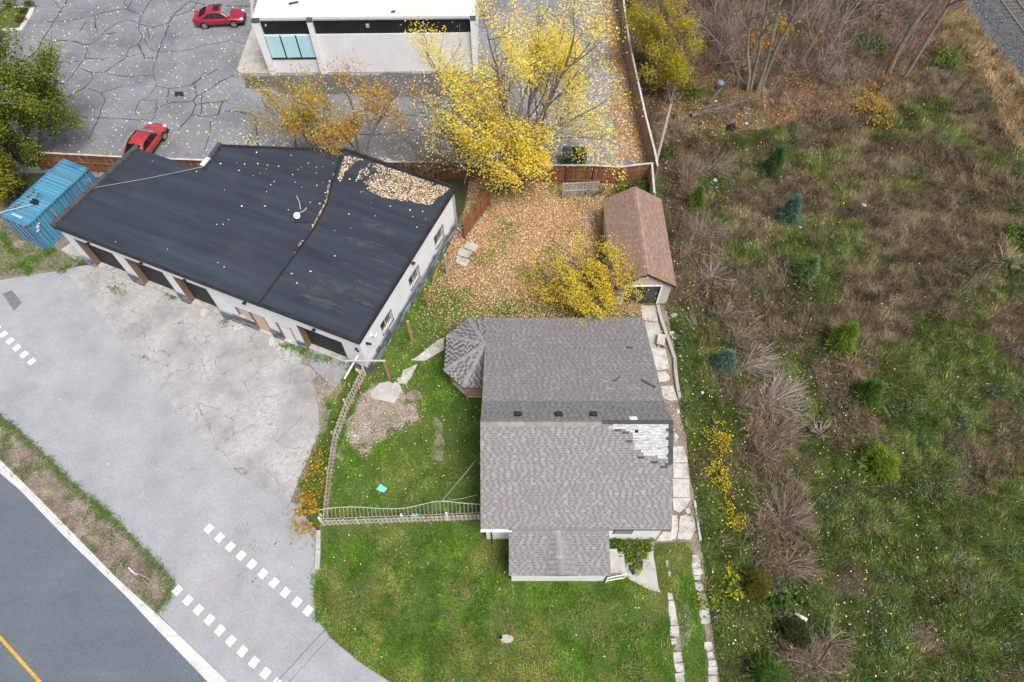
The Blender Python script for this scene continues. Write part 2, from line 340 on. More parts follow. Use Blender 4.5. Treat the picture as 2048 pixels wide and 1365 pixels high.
M['deckboard_white'] = pmat('whitewashed_deck', (0.26, 0.26, 0.27), (0.72, 0.72, 0.74), 3.0, 0.85, 0.1, 14, stretch=(1, 9, 9), fine=0.3, rnd=0.1)
M['wire'] = pmat('cable', (0.42, 0.42, 0.40), (0.5, 0.5, 0.48), 1, 0.7)
M['wire_dark'] = pmat('black_cable', (0.10, 0.10, 0.10), None, 1, 0.7)
M['dish'] = pmat('white_dish', (0.74, 0.74, 0.73), None, 1, 0.5, fine=0)
M['dark_green'] = pmat('green_skip_paint', (0.015, 0.06, 0.045), (0.03, 0.09, 0.07), 2, 0.6)
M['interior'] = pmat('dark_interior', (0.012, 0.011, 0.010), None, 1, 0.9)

# ---------------------------------------------------------------- the ground and paved surfaces
def zone(name, poly, z, mat, parent=None, kind='structure'):
    o = MB().sheet(poly, z).build(name, mat, parent)
    if not parent: o['kind'] = kind
    return o
zone('ground', [(-120, -30), (120, -30), (120, 130), (-120, 130)], 0.0, M['field_soil'])

KERB_OUT = [(-90, 868), (0, 947), (39, 980), (129, 1074), (250, 1191), (301, 1246), (416, 1365), (520, 1475)]
KERB_IN = [(-90, 842), (0, 919), (62, 980), (129, 1048), (234, 1156), (316, 1230), (457, 1365), (570, 1475)]
zone('road', gp(*KERB_OUT)+[(-16.0, -12), (-80, -12), (-80, 20)], 0.004, M['road'])
# kerb, cast in lengths
kerb = empty('kerb', label='white concrete kerb between the road and the grass strip'); kerb['kind'] = 'structure'
def polyline(pts, n):
    P = [Vector(p) for p in pts]; L = [0]
    for i in range(1, len(P)): L.append(L[-1]+(P[i]-P[i-1]).length)
    out = []
    for k in range(n+1):
        s = L[-1]*k/n; i = max(j for j in range(len(L)) if L[j] <= s+1e-9); i = min(i, len(P)-2)
        out.append(P[i].lerp(P[i+1], (s-L[i])/max(1e-9, L[i+1]-L[i])))
    return out
ko = polyline([Vector((*p, 0)) for p in gp(*KERB_OUT)], 44); ki = polyline([Vector((*p, 0)) for p in gp(*KERB_IN)], 44)
tip = G(316, 1230)
for s in range(0, 44, 4):
    a, b = ko[s:s+5], ki[s:s+5]
    low = [(0.125 if p.x < tip.x-0.6 else 0.05 if p.x > tip.x+0.6 else 0.09) for p in b]
    m = MB()
    for i in range(4):
        g0, g1 = (0.012 if i == 0 else 0), (0.012 if i == 3 else 0)
        a0, a1 = a[i].lerp(a[i+1], g0), a[i].lerp(a[i+1], 1-g1); b0, b1 = b[i].lerp(b[i+1], g0), b[i].lerp(b[i+1], 1-g1)
        q = lambda p, z: (p.x, p.y, z)
        mid0, mid1 = a0.lerp(b0, 0.62), a1.lerp(b1, 0.62)
        vs = [q(a0, 0), q(a1, 0), q(a0.lerp(b0, .05), 0.045), q(a1.lerp(b1, .05), 0.045), q(mid0, 0.05), q(mid1, 0.05), q(a0.lerp(b0, .70), low[i]), q(a1.lerp(b1, .70), low[i+1]), q(b0, low[i]), q(b1, low[i+1]), q(b0, 0), q(b1, 0)]
        m.add(vs, [(0, 1, 3, 2), (2, 3, 5, 4), (4, 5, 7, 6), (6, 7, 9, 8), (8, 9, 11, 10), (0, 2, 4, 6, 8, 10), (1, 11, 9, 7, 5, 3)])
    m.build('kerb_length', M['kerb'], kerb)
# painted centre line on the road
a, b = G(0, 1275), G(80, 1365); d = (b-a).normalized(); nrm = Vector((-d.y, d.x, 0))*0.075
p0, p1 = a-d*16, b+d*9
line = MB().sheet([(p0+nrm)[:2], (p0-nrm)[:2], (p1-nrm)[:2], (p1+nrm)[:2]], 0.009).build('centre_line', M['paint_yellow']); line['kind'] = 'structure'

BOUL = [(-90, 760), (0, 831), (56, 880), (105, 929), (151, 972), (225, 1035), (288, 1100), (336, 1148), (346, 1167), (338, 1199), (312, 1226), (290, 1206), (234, 1156), (129, 1048), (62, 980), (0, 919), (-90, 842)]
boulp = gp(*BOUL)
m = MB().prism(boulp, 0.0, 0.10); bo = m.build('verge', M['soil']); bo['kind'] = 'structure'
PATH = gp((-90, 548), (0, 561), (60, 551), (130, 541), (220, 600), (330, 720), (400, 800), (480, 890), (560, 960), (600, 985), (606, 1030), (636, 1064), (633, 1140), (628, 1190), (632, 1235), (660, 1275), (720, 1325), (790, 1372), (930, 1475), (570, 1475), (457, 1365), (316, 1230), (234, 1156), (129, 1048), (62, 980), (0, 919), (-90, 842))
PATHR = rough(PATH, 0.05, 0.6, 1)
zone('path', PATHR, 0.008, M['path'])
path_o = bpy.data.objects['path']
FORE = gp((128, 538), (205, 638), (300, 753), (360, 828), (440, 918), (540, 993), (584, 1008), (604, 960), (622, 905), (640, 868), (652, 800), (690, 742), (712, 735), (640, 690), (520, 645), (300, 570), (195, 528))
FORER = rough(FORE, 0.10, 0.5, 2)
zone('forecourt', FORER, 0.012, M['forecourt'])
zone('asphalt_patch', gp((5, 588), (24, 581), (44, 606), (28, 622)), 0.012, M['tar'], path_o)
bpy.data.objects['asphalt_patch'].data.materials[0] = pmat('dark_patch', (0.14, 0.14, 0.145), (0.19, 0.19, 0.195), 3, 0.9, coord='World')
# crossing marks: painted blocks in three dotted rows
def blocks(pts, du, dv):
    for (x, y) in pts:
        c = G(x, y); MBq = MB().sheet([(-du/2, -dv/2), (du/2, -dv/2), (du/2, dv/2), (-du/2, dv/2)], 0.0)
        o = MBq.build('crossing_block', M['paint_white'], path_o); o.location = (c.x, c.y, 0.0135); o.rotation_euler = (0, 0, BANG+R.uniform(-.03, .03))
a, b = G(418, 1058), G(618.4, 1223.4); BANG = math.atan2(b.y-a.y, b.x-a.x)
blocks([(418, 1058), (439.5, 1075.7), (461, 1094), (482.4, 1111.6), (504, 1129), (525.8, 1148), (548.4, 1166.3), (570.7, 1185.5), (594, 1204.6), (616, 1222)], 0.41, 0.47)
blocks([(355, 1181), (376, 1201), (397, 1220), (419, 1240), (440, 1261), (462, 1282), (485, 1303), (508, 1325), (531, 1347), (553, 1368)], 0.41, 0.47)
blocks([(-6, 656), (7, 669), (20, 682.6), (34, 696), (48.5, 709.7), (63.3, 723.7)], 0.40, 0.46)
zone('shop_pad', gp((122, 500), (150, 480), (178, 500), (190, 522), (150, 520)), 0.011, M['concrete'])
# small sprayed survey marks and tyre scuffs on the pale asphalt
mk = MB()
for x, y, s in ((432, 1158, .14), (487, 1098, .16), (296, 1024, .09), (102, 752, .08)):
    c = G(x, y)
    for k in range(3):
        t = R.uniform(0, 3.14); d = Vector((math.cos(t), math.sin(t), 0))*s; n = Vector((-d.y, d.x, 0))*0.12
        mk.sheet([(c+d+n)[:2], (c-d+n)[:2], (c-d-n)[:2], (c+d-n)[:2]], 0.014+0.001*k)
o = mk.build('survey_marks', M['paint_yellow'], path_o); o['kind'] = 'stuff'
sc = MB()
for x, y, L, ang in ((505, 1088, 1.0, 1.2), (510, 1153, 1.1, 1.3), (549, 1090, .9, 1.1), (566, 1030, .8, 1.5), (480, 1148, .7, 1.1), (495, 1050, .5, 1.7), (516, 1192, .3, 1), (455, 1228, .3, 1), (483, 1226, .3, 1), (575, 1020, .9, 1.4), (518, 1172, .5, 1.2)):
    c = G(x, y)
    for k in range(9):
        o2 = Vector((R.gauss(0, .10), R.gauss(0, .10), 0)); d = Vector((math.cos(ang+R.gauss(0, .3)), math.sin(ang+R.gauss(0, .3)), 0))*L*R.uniform(.04, .13); p = c+o2+Vector((math.cos(ang), math.sin(ang), 0))*L*R.uniform(-.3, .3); n = Vector((-d.y, d.x, 0)).normalized()*R.uniform(.006, .020)
        sc.sheet([(p+d)[:2], (p+n)[:2], (p-d)[:2], (p-n)[:2]], 0.0145+k*0.0003)
o = sc.build('tyre_scuffs', M['tar'], path_o); o['kind'] = 'stuff'

# parking lot behind the board fence
LOT = gp((-120, 352), (100, 346), (210, 357), (420, 362), (940, 352), (1190, 362), (1250, 372), (1306, 362), (1296, 300), (1262, 170), (1250, 60), (1243, -40), (1240, -200), (-300, -200), (-300, 352))
zone('parking_lot', LOT, 0.004, M['lot']); lot = bpy.data.objects['parking_lot']
zq = lambda *p: [(x/3.412, y/3.412) for x, y in p]
CR = [zq((465, 0), (300, 260), (220, 400)), zq((320, 150), (500, 140), (620, 115), (720, 80), (860, 62), (960, 105)), zq((870, 55), (840, 20), (860, 0)), zq((870, 60), (890, 20), (905, 0)),
 zq((965, 110), (990, 60), (1020, 20), (1040, 0)), zq((965, 110), (945, 165), (870, 140), (780, 165), (715, 215), (680, 265), (610, 310), (580, 370), (580, 400), (520, 480), (450, 560)), zq((945, 165), (1050, 190), (1150, 160), (1190, 95), (1260, 40), (1300, 10)),
 zq((1300, 10), (1400, 40), (1500, 45), (1700, 45)), zq((1150, 125), (1240, 100), (1320, 60), (1350, 25)), zq((1050, 190), (1000, 215), (985, 270), (1010, 320), (1045, 350), (1150, 355), (1290, 340), (1400, 310), (1560, 285), (1700, 295)),
 zq((945, 165), (945, 215), (975, 250), (945, 300), (880, 330), (860, 390), (820, 420), (750, 470), (700, 500), (620, 495), (545, 472)), zq((945, 300), (985, 395), (1070, 400), (1100, 300), (1140, 220), (1150, 165)), zq((1070, 400), (1045, 470), (1050, 530), (1065, 590), (1000, 670), (940, 690), (930, 780), (1050, 775), (1065, 685), (975, 685)),
 zq((300, 275), (400, 280), (500, 280), (560, 305), (610, 305)), zq((320, 405), (420, 425), (560, 415)), zq((580, 400), (660, 405), (720, 415)), zq((620, 495), (620, 550), (590, 600), (690, 640), (715, 680), (690, 760), (640, 870), (600, 950)), zq((590, 600), (530, 625), (450, 670)), zq((690, 640), (780, 610), (850, 588)),
 zq((720, 505), (860, 522), (1040, 515)), zq((1065, 590), (1160, 605), (1280, 590), (1400, 520), (1480, 475)), zq((1160, 605), (1135, 710), (1060, 745)), zq((1280, 590), (1340, 560), (1420, 480)), zq((1135, 710), (1320, 690), (1330, 660), (1400, 625), (1500, 560), (1600, 515)), zq((1330, 570), (1335, 650), (1320, 690), (1340, 720), (1440, 705), (1550, 690)), zq((1340, 720), (1310, 790), (1410, 800), (1500, 785), (1515, 700)), zq((1375, 640), (1370, 780)), zq((1310, 790), (1240, 860), (1180, 930), (1110, 1010)), zq((1440, 825), (1430, 920), (1395, 1025)), zq((470, 795), (680, 805), (1030, 825)), zq((1060, 745), (1050, 800), (1030, 835)), zq((1530, 755), (1700, 770), (1730, 800), (1745, 870), (1720, 900), (1680, 990)), zq((645, 115), (650, 190), (660, 215)), zq((590, 160), (545, 220)), zq((720, 230), (790, 225)), zq((370, 0), (400, 50), (430, 60)), zq((30, 40), (130, 0)), zq((860, 390), (920, 380), (960, 370)), zq((1000, 195), (1020, 260)),
 [(517, 225), (540, 250), (620, 262), (690, 258), (760, 235)], [(480, 225), (505, 232), (512, 245), (517, 300)], [(560, 225), (590, 262), (592, 300)], [(770, 205), (800, 230), (860, 235)], [(1080, 150), (1120, 190), (1110, 240), (1160, 260)], [(1000, 230), (1060, 262), (1130, 270)], [(690, 270), (760, 270), (830, 262)]]
tar = MB()
for k, pl in enumerate(CR):
    pts = [Vector(p) for p in gp(*pl)]; dense = []
    for i in range(len(pts)-1):
        n = max(2, int((pts[i+1]-pts[i]).length/0.35))
        for j in range(n): dense.append(pts[i].lerp(pts[i+1], j/n))
    dense.append(pts[-1])
    for i, p in enumerate(dense):
        w = (fbm(np.array([p.x, p.x+40]), np.array([p.y, p.y+9]), 0.8, 3)-.5)*0.35; dense[i] = p+Vector((float(w[0]), float(w[1])))
    vs, fs = [], []
    wid = R.uniform(.03, .06)
    for i, p in enumerate(dense):
        t = (dense[min(i+1, len(dense)-1)]-dense[max(i-1, 0)]).normalized(); n = Vector((-t.y, t.x))*wid*R.uniform(.6, 1.4)
        vs += [(*(p+n), 0.0085+k*0.00012), (*(p-n), 0.0085+k*0.00012)]
    fs = [(2*i, 2*i+1, 2*i+3, 2*i+2) for i in range(len(dense)-1)]
    tar.add(vs, fs)
o = tar.build('tar_seams', M['tar'], lot); o['kind'] = 'stuff'
zone('asphalt_repair', rough(gp((488, 153), (548, 151), (800, 148), (960, 146), (1010, 160), (1000, 190), (930, 200), (860, 190), (760, 198), (690, 188), (600, 192), (540, 178), (492, 176)), .5, .6, 31), 0.0075, custom_asphalt('dark_repair', (.07, .072, .08), (.13, .132, .145), (.18, .18, .19), .5, fine=.2), lot)
def stripe(name, a, b, w, parent, mat, z):
    a, b = G(*a), G(*b); d = (b-a).normalized(); n = Vector((-d.y, d.x, 0))*w/2
    return MB().sheet([(a+n)[:2], (a-n)[:2], (b-n)[:2], (b+n)[:2]], z).build(name, mat, parent)
for a, b in (((65, 58), (168, 63)), ((78, 18), (170, 22)), ((70, 101), (145, 103)), ((497, 74), (470, 76)), ((487, 104), (472, 105)), ((355, 262), (325, 300)), ((258, 270), (240, 305)), ((505, 18), (490, 19))):
    stripe('bay_line', a, b, 0.11, lot, M['paint_faded'], 0.016)
o = zone('drain_cover', gp((349, 184), (366, 184), (368, 193), (351, 194)), 0.017, M['black_metal'], lot)
m = MB()
for i in range(6):
    p = G(350+i*3, 189); m.box((p.x, p.y, 0.022), (0.03, 0.5, 0.012))
o = m.build('drain_bars', M['black_metal'], lot); o['kind'] = 'stuff'
# planting island in the far corner of the lot
ISL = gp((-60, 20), (0, 17), (60, 14), (70, 16), (66, 30), (45, 62), (0, 66), (-60, 66))
isl = MB().prism(ISL, 0, 0.12).build('planting_island', M['kerb']); isl['kind'] = 'structure'
isl2 = MB().sheet(gp((-60, 23), (0, 20), (58, 18), (60, 20), (57, 29), (40, 58), (0, 60), (-60, 60)), 0.125).build('planting_soil', M['lawn_soil'], isl)

# lawns and yard
YARD = gp((700, 740), (735, 752), (760, 690), (800, 620), (850, 560), (905, 470), (925, 430), (940, 352), (1190, 362), (1306, 362), (1320, 420), (1345, 570), (1330, 615), (1345, 700), (1355, 800), (1360, 900), (1385, 1000), (1440, 1365), (1470, 1480), (930, 1475), (790, 1372), (720, 1325), (660, 1275), (632, 1235), (628, 1190), (633, 1140), (638, 1058), (600, 1020), (584, 1006), (604, 960), (622, 905), (640, 868), (655, 800))
zone('lawn', rough(YARD, 0.08, 0.6, 4), 0.002+0.003, M['lawn_soil'])
zone('leaf_covered_yard', rough(gp((1310, 372), (940, 358), (925, 430), (900, 500), (885, 540), (900, 575), (960, 590), (1040, 600), (1290, 625), (1310, 610), (1240, 600), (1200, 420), (1240, 380)), 0.5, 0.8, 6), 0.010, M['leafmould'], bpy.data.objects['lawn'])
zone('bare_dirt', rough(gp((720, 790), (760, 770), (820, 785), (845, 830), (825, 855), (790, 870), (750, 895), (728, 920), (700, 890), (690, 870), (675, 920), (690, 880), (705, 840)), 1.3, 0.18, 8), 0.011, M['dirt_pale'], bpy.data.objects['lawn'])
zone('bare_strip', rough(gp((866, 840), (893, 842), (888, 880), (882, 925), (868, 918), (872, 870)), 0.6, 0.18, 9), 0.012, M['dirt_pale'], bpy.data.objects['lawn'])
zone('dirt_edge', rough(gp((622, 765), (655, 742), (700, 745), (695, 762), (664, 810), (650, 860), (628, 905), (610, 965), (598, 1010), (578, 1005), (612, 930), (640, 870), (638, 820)), 0.15, 0.4, 10), 0.014, M['dirt_pale'], bpy.data.objects['lawn'])
zone('rubble_dirt', rough(gp((605, 705), (640, 712), (700, 738), (690, 760), (650, 800), (640, 770), (622, 735), (600, 728)), 0.2, 0.4, 11), 0.0165, M['dirt_pale'], bpy.data.objects['forecourt'])
zone('concrete_apron', rough(gp((622, 703), (650, 712), (700, 735), (680, 775), (660, 770), (620, 728)), 0.06, 0.5, 12), 0.020, custom_asphalt('apron', (0.24, 0.24, 0.245), (0.33, 0.33, 0.335), (0.42, 0.42, 0.42), 0.5, cracks=.7, crackc=(.5, .5, .5), cscale=.5), bpy.data.objects['forecourt'])
for k_, pp in enumerate(([(402, 625), (424, 620), (428, 632), (412, 642), (404, 636)], [(455, 648), (478, 645), (486, 655), (468, 664)], [(545, 672), (570, 690), (556, 700), (540, 690)], [(505, 640), (520, 662), (508, 660)])):
    zone('pale_stain', rough(gp(*pp), .5, .15, 50+k_), 0.0135+.0005*k_, M['white_concrete'], bpy.data.objects['forecourt'])
zone('drive_dirt', rough(gp((1305, 612), (1330, 612), (1352, 720), (1362, 820), (1376, 905), (1392, 1000), (1405, 1100), (1440, 1365), (1425, 1365), (1385, 1110), (1370, 1090), (1340, 1085), (1310, 1085), (1280, 640)), 0.2, 0.5, 13), 0.0085, M['soil'], bpy.data.objects['lawn'])
zone('left_verge', rough(gp((-90, 548), (0, 560), (60, 550), (130, 540), (180, 520), (160, 480), (90, 400), (-90, 400)), .1, .6, 5), 0.006, M['soil'])
zone('gravel_patch', rough(gp((1366, 1215), (1388, 1210), (1386, 1250), (1375, 1285), (1360, 1305), (1348, 1300), (1358, 1250)), .35, .25, 3), 0.0125, M['soil'], bpy.data.objects['lawn'])
zone('wood_floor', rough(gp((1262, -60), (1330, 330), (1345, 280), (1400, 260), (1500, 260), (1620, 235), (1740, 215), (1850, 130), (1880, 40), (1870, -60)), 1.2, 1.5, 15), 0.006, M['leafmould'])

# railway in the corner
def offs(line, d):
    out = []
    for i, p in enumerate(line):
        t = (line[min(i+1, len(line)-1)]-line[max(i-1, 0)]).normalized(); out.append(p+Vector((-t.y, t.x))*d)
    return out
ra, rb = Vector(G(1990, 0)[:2]), Vector(G(2048, 80)[:2]); rd = (rb-ra).normalized()
rl = [ra-rd*40, ra, rb, rb+rd*30]
side = Vector((-rd.y, rd.x)); side = side if side.x > 0 else -side
bal = [(rl[0]-side*3.6)[:], (ra-side*3.5)[:], (rb-side*3.1+rd*1)[:], (rb-side*2.6+rd*7)[:], (rl[3]-side*2.5)[:], (rl[3]+side*9)[:], (rl[0]+side*9)[:]]
track = empty('railway_track', label='railway track with two steel rails on dark ballast in the corner'); track['kind'] = 'structure'
m = MB().prism(rough(bal, .35, .8, 21), 0, 0.02); o = m.build('ballast_bed', M['ballast'], track)
m = MB(); top0 = [(rl[0]-side*1.2), (rl[3]-side*1.2), (rl[3]+side*2.8), (rl[0]+side*2.8)]; bot0 = [(rl[0]-side*2.3), (rl[3]-side*2.3), (rl[3]+side*4), (rl[0]+side*4)]
m.add([(*p, 0.01) for p in bot0]+[(*p, 0.32) for p in top0], [(4, 5, 6, 7), (0, 1, 5, 4), (1, 2, 6, 5), (2, 3, 7, 6), (3, 0, 4, 7)]); m.build('ballast_shoulder', M['ballast'], track)
shf = Vector((0.0, 0.0))
for k in (0, 1):
    base = [p+side*(1.5*k) for p in rl]; m = MB()
    m.bar((*base[0], 0.45), (*base[3], 0.45), 0.065, 0.05); m.bar((*base[0], 0.40), (*base[3], 0.40), 0.02, 0.10); m.bar((*base[0], 0.355), (*base[3], 0.355), 0.13, 0.02)
    m.build('rail', M['rail'], track)
L = (rl[3]-rl[0]).length; ang = math.atan2(rd.y, rd.x)
tie = MB().box((0, 0, 0), (0.22, 2.6, 0.16)).mesh('sleeper', M['bark'])
for i in range(int(L/0.55)):
    p = rl[0]+rd*(i*0.55)+side*0.75
    if -6 < (p-ra).dot(rd) < 12: link('sleeper', tie, None, track, (*p, 0.27), (0, 0, ang))
n = 5200; t = NR.random(n)*34-14; s = NR.random(n)*8-3.4
C = np.stack([ra.x+rd.x*t+side.x*s, ra.y+rd.y*t+side.y*s, np.where(np.abs(s-.75) < 2, 0.33, np.where(s < -2.3, .03, .03+.29*np.clip((s+2.3)/1.1, 0, 1)))], 1)
def rocks(name, C, r, cols, mat, parent=None):
    n = len(C); th = NR.random(n)*6.283; V = np.zeros((n, 4, 4, 3))[:, :, :3]
    base = np.array([[1, 0, -.4], [-.5, .87, -.4], [-.5, -.87, -.4], [0, 0, .75]])
    P = base[None]*(r[:, None, None])*(0.7+0.6*NR.random((n, 4, 3)))
    c, s = np.cos(th)[:, None], np.sin(th)[:, None]; X = P[..., 0]*c-P[..., 1]*s; Y = P[..., 0]*s+P[..., 1]*c
    P = np.stack([X, Y, P[..., 2]], -1)+C[:, None]
    F = P[:, [[0, 1, 3], [1, 2, 3], [2, 0, 3]]].reshape(-1, 3, 3)
    return soup(name, F, np.repeat(cols, 3, 0), mat, parent)
g = 0.06+0.16*NR.random(n)**2; cols = np.stack([g, g*1.02, g*1.06], 1)*np.where(NR.random((n, 1)) < .06, 3.2, 1)
o = rocks('ballast_stones', C, .05+.07*NR.random(n), np.clip(cols, 0, .7), M['chips'], track); o['kind'] = 'stuff'

# ---------------------------------------------------------------- repair shop with the flat black roof
m, nt, b = nodes('roof_membrane'); co = N(nt, 'ShaderNodeTexCoord').outputs['Object']
mp = N(nt, 'ShaderNodeMapping'); mp.inputs['Scale'].default_value = (0.10, 1.0, 1); nt.links.new(co, mp.inputs[0])
n1 = N(nt, 'ShaderNodeTexNoise', Scale=1.6, Detail=7.0, Roughness=.6); nt.links.new(mp.outputs[0], n1.inputs['Vector'])
c = ramp(nt, n1.outputs[0], [(.3, (0.025, 0.031, 0.042)), (.7, (0.045, 0.054, 0.071))])
n2 = N(nt, 'ShaderNodeTexNoise', Scale=.28, Detail=6.0); nt.links.new(co, n2.inputs['Vector'])
c = mixc(nt, ramp(nt, n2.outputs[0], [(.55, (0, 0, 0)), (.8, (.35, .35, .35))]), c, (0.075, 0.08, 0.09))
br = N(nt, 'ShaderNodeTexBrick', Scale=1.0); br.inputs['Mortar Size'].default_value = .008; br.inputs['Brick Width'].default_value = 5.2; br.inputs['Row Height'].default_value = .95
br.inputs['Color1'].default_value = (1, 1, 1, 1); br.inputs['Color2'].default_value = (.86, .86, .88, 1); br.inputs['Mortar'].default_value = (.45, .45, .47, 1); nt.links.new(co, br.inputs['Vector'])
c = mixc(nt, 1.0, c, br.outputs['Color'], 'MULTIPLY')
n3 = N(nt, 'ShaderNodeTexNoise', Scale=40, Detail=3.0); nt.links.new(co, n3.inputs['Vector'])
c = mixc(nt, 1.0, c, ramp(nt, n3.outputs[0], [(.3, (.8,)*3), (.7, (1.15,)*3)]), 'MULTIPLY')
nt.links.new(c, b.inputs['Base Color']); b.inputs['Roughness'].default_value = .8; b.inputs['Specular IOR Level'].default_value = .25
M['black_membrane'] = m

SO = Vector((-29.92, 29.66, 0)); SU = Vector((.9213, -.3889, 0)); SV = Vector((.3889, .9213, 0)); SANG = math.atan2(SU.y, SU.x)
shop = empty('repair_shop', SO, SANG, 'single storey white repair shop with a flat black roof and grey stone base', 'building')
FOOT = [(0, 0), (22.63, 0), (22.63, 13.1), (13.97, 13.3), (5.66, 10.37), (6.05, 7.78), (.39, 7.78)]
SW, SH = 22.63, 3.86
# openings in the front wall: (u0, u1, z0, z1, depth)
OPEN = [(.83, 4.02, 0, 3.08, .5), (4.97, 8.05, 0, 3.12, .5), (8.82, 11.45, 0, 3.12, .5), (13.2, 14.3, 1.12, 2.16, .14), (14.3, 15.42, 0, 2.2, .14), (16.26, 17.36, 0, 2.18, .14), (18.02, 21.24, 0, 2.9, .5)]
w = MB()
us = sorted({0, SW, *[o[0] for o in OPEN], *[o[1] for o in OPEN]})
for u0, u1 in zip(us[:-1], us[1:]):
    op = [o for o in OPEN if o[0] <= u0+1e-6 and o[1] >= u1-1e-6]
    if not op: w.box(((u0+u1)/2, .15, SH/2), (u1-u0, .3, SH))
    else:
        z0, z1 = op[0][2], op[0][3]
        w.box(((u0+u1)/2, .15, (z1+SH)/2), (u1-u0, .3, SH-z1))
        if z0 > 0: w.box(((u0+u1)/2, .15, z0/2), (u1-u0, .3, z0))
w.build('front_wall', M['white_wall'], shop)
# side wall (facing the house) with three windows
SWIN = [(2.2, 3.45, 1.40, 2.5), (6.03, 7.25, 1.36, 2.5), (9.76, 10.97, 1.38, 2.55)]
w = MB(); vs_ = sorted({.301, 13.1, *[o[0] for o in SWIN], *[o[1] for o in SWIN]})
for v0, v1 in zip(vs_[:-1], vs_[1:]):
    op = [o for o in SWIN if o[0] <= v0+1e-6 and o[1] >= v1-1e-6]
    if not op: w.box((SW-.15, (v0+v1)/2, SH/2), (.3, v1-v0, SH))
    else:
        w.box((SW-.15, (v0+v1)/2, (op[0][3]+SH)/2), (.3, v1-v0, SH-op[0][3])); w.box((SW-.15, (v0+v1)/2, op[0][2]/2), (.3, v1-v0, op[0][2]))
w.build('side_wall', M['white_wall'], shop)
w = MB()
for i in range(2, 7):
    a, b2 = Vector((*FOOT[i], 0)), Vector((*FOOT[(i+1) % 7], 0)); d = (b2-a).normalized(); inn = Vector((-d.y, d.x, 0))*.13
    w.bar(a+inn+d*.26+Vector((0, 0, SH/2)), b2+inn-d*.02+Vector((0, 0, SH/2)), .24, SH)
w.build('rear_wall', M['white_wall'], shop)
# roof: lower field and the slightly higher right-hand field, with edge flashing
seam = [(17.95-.03, -0.18), (17.95, 0), (17.3, 5.0), (15.75, 8.2), (14.2, 13.4)]
def shopuv(x, y, z): r = G(x, y, z)-SO; return (r.dot(SU), r.dot(SV))
seam = [shopuv(520, 607, 4.0), shopuv(575, 535, 4), shopuv(627, 463, 4.0), shopuv(655, 410, 4.0), shopuv(668, 360, 4), shopuv(684, 306, 4.0)]
seam[0] = (seam[0][0]+.05, -.16); seam[-1] = (13.9, 13.42)
low = [(-.16, -.16), seam[0]]+seam[1:-1]+[seam[-1], (5.60, 10.47), (5.95, 7.90), (.25, 7.90)]
hi = [seam[0], (SW+.16, -.16), (SW+.16, 13.22)]+[(13.97, 13.42)]+seam[-2:0:-1]
MB().prism(low, SH, 4.0).build('roof', M['black_membrane'], shop)
MB().prism(hi, SH+.002, 4.12).build('upper_roof', M['black_membrane'], shop)
fl = MB()
E_ = [(-.16, -.16, 4.0), (seam[0][0], -.16, 4.0)]
def edge(p, q, z, wd, hh, m_): m_.bar((p[0], p[1], z), (q[0], q[1], z), wd, hh)
edge((-.10, -.12), (seam[0][0], -.12), 3.99, .16, .14, fl); edge((seam[0][0], -.12), (SW+.1, -.12), 4.11, .16, .14, fl); edge((SW+.12, -.04), (SW+.12, 13.2), 4.11, .16, .16, fl)
edge((SW+.05, 13.12), (13.97, 13.36), 4.13, .22, .16, fl); edge((13.9, 13.36), (5.66, 10.42), 4.0, .2, .12, fl)
fl.build('roof_edging', M['black_metal'], shop)
pr = MB(); pr.bar((-.06, -.18, 4.1), (.33, 7.9, 4.1), .34, .34); pr.build('parapet', M['underlay'], shop)
pr = MB(); pr.bar((5.97, 7.95, 4.12), (5.62, 10.4, 4.12), .28, .42); pr.build('parapet', M['underlay'], shop)
pr = MB(); pr.box((5.86, 8.4, 4.36), (.28, .8, .10)); pr.build('flashing', M['white_paint'], shop)
st_ = MB()
sl = [Vector((*p, 4.16)) for p in seam]
for a, b2 in zip(sl[:-1], sl[1:]): st_.bar(a, b2, .09, .07)
st_.build('roof_seam', M['black_metal'], shop)
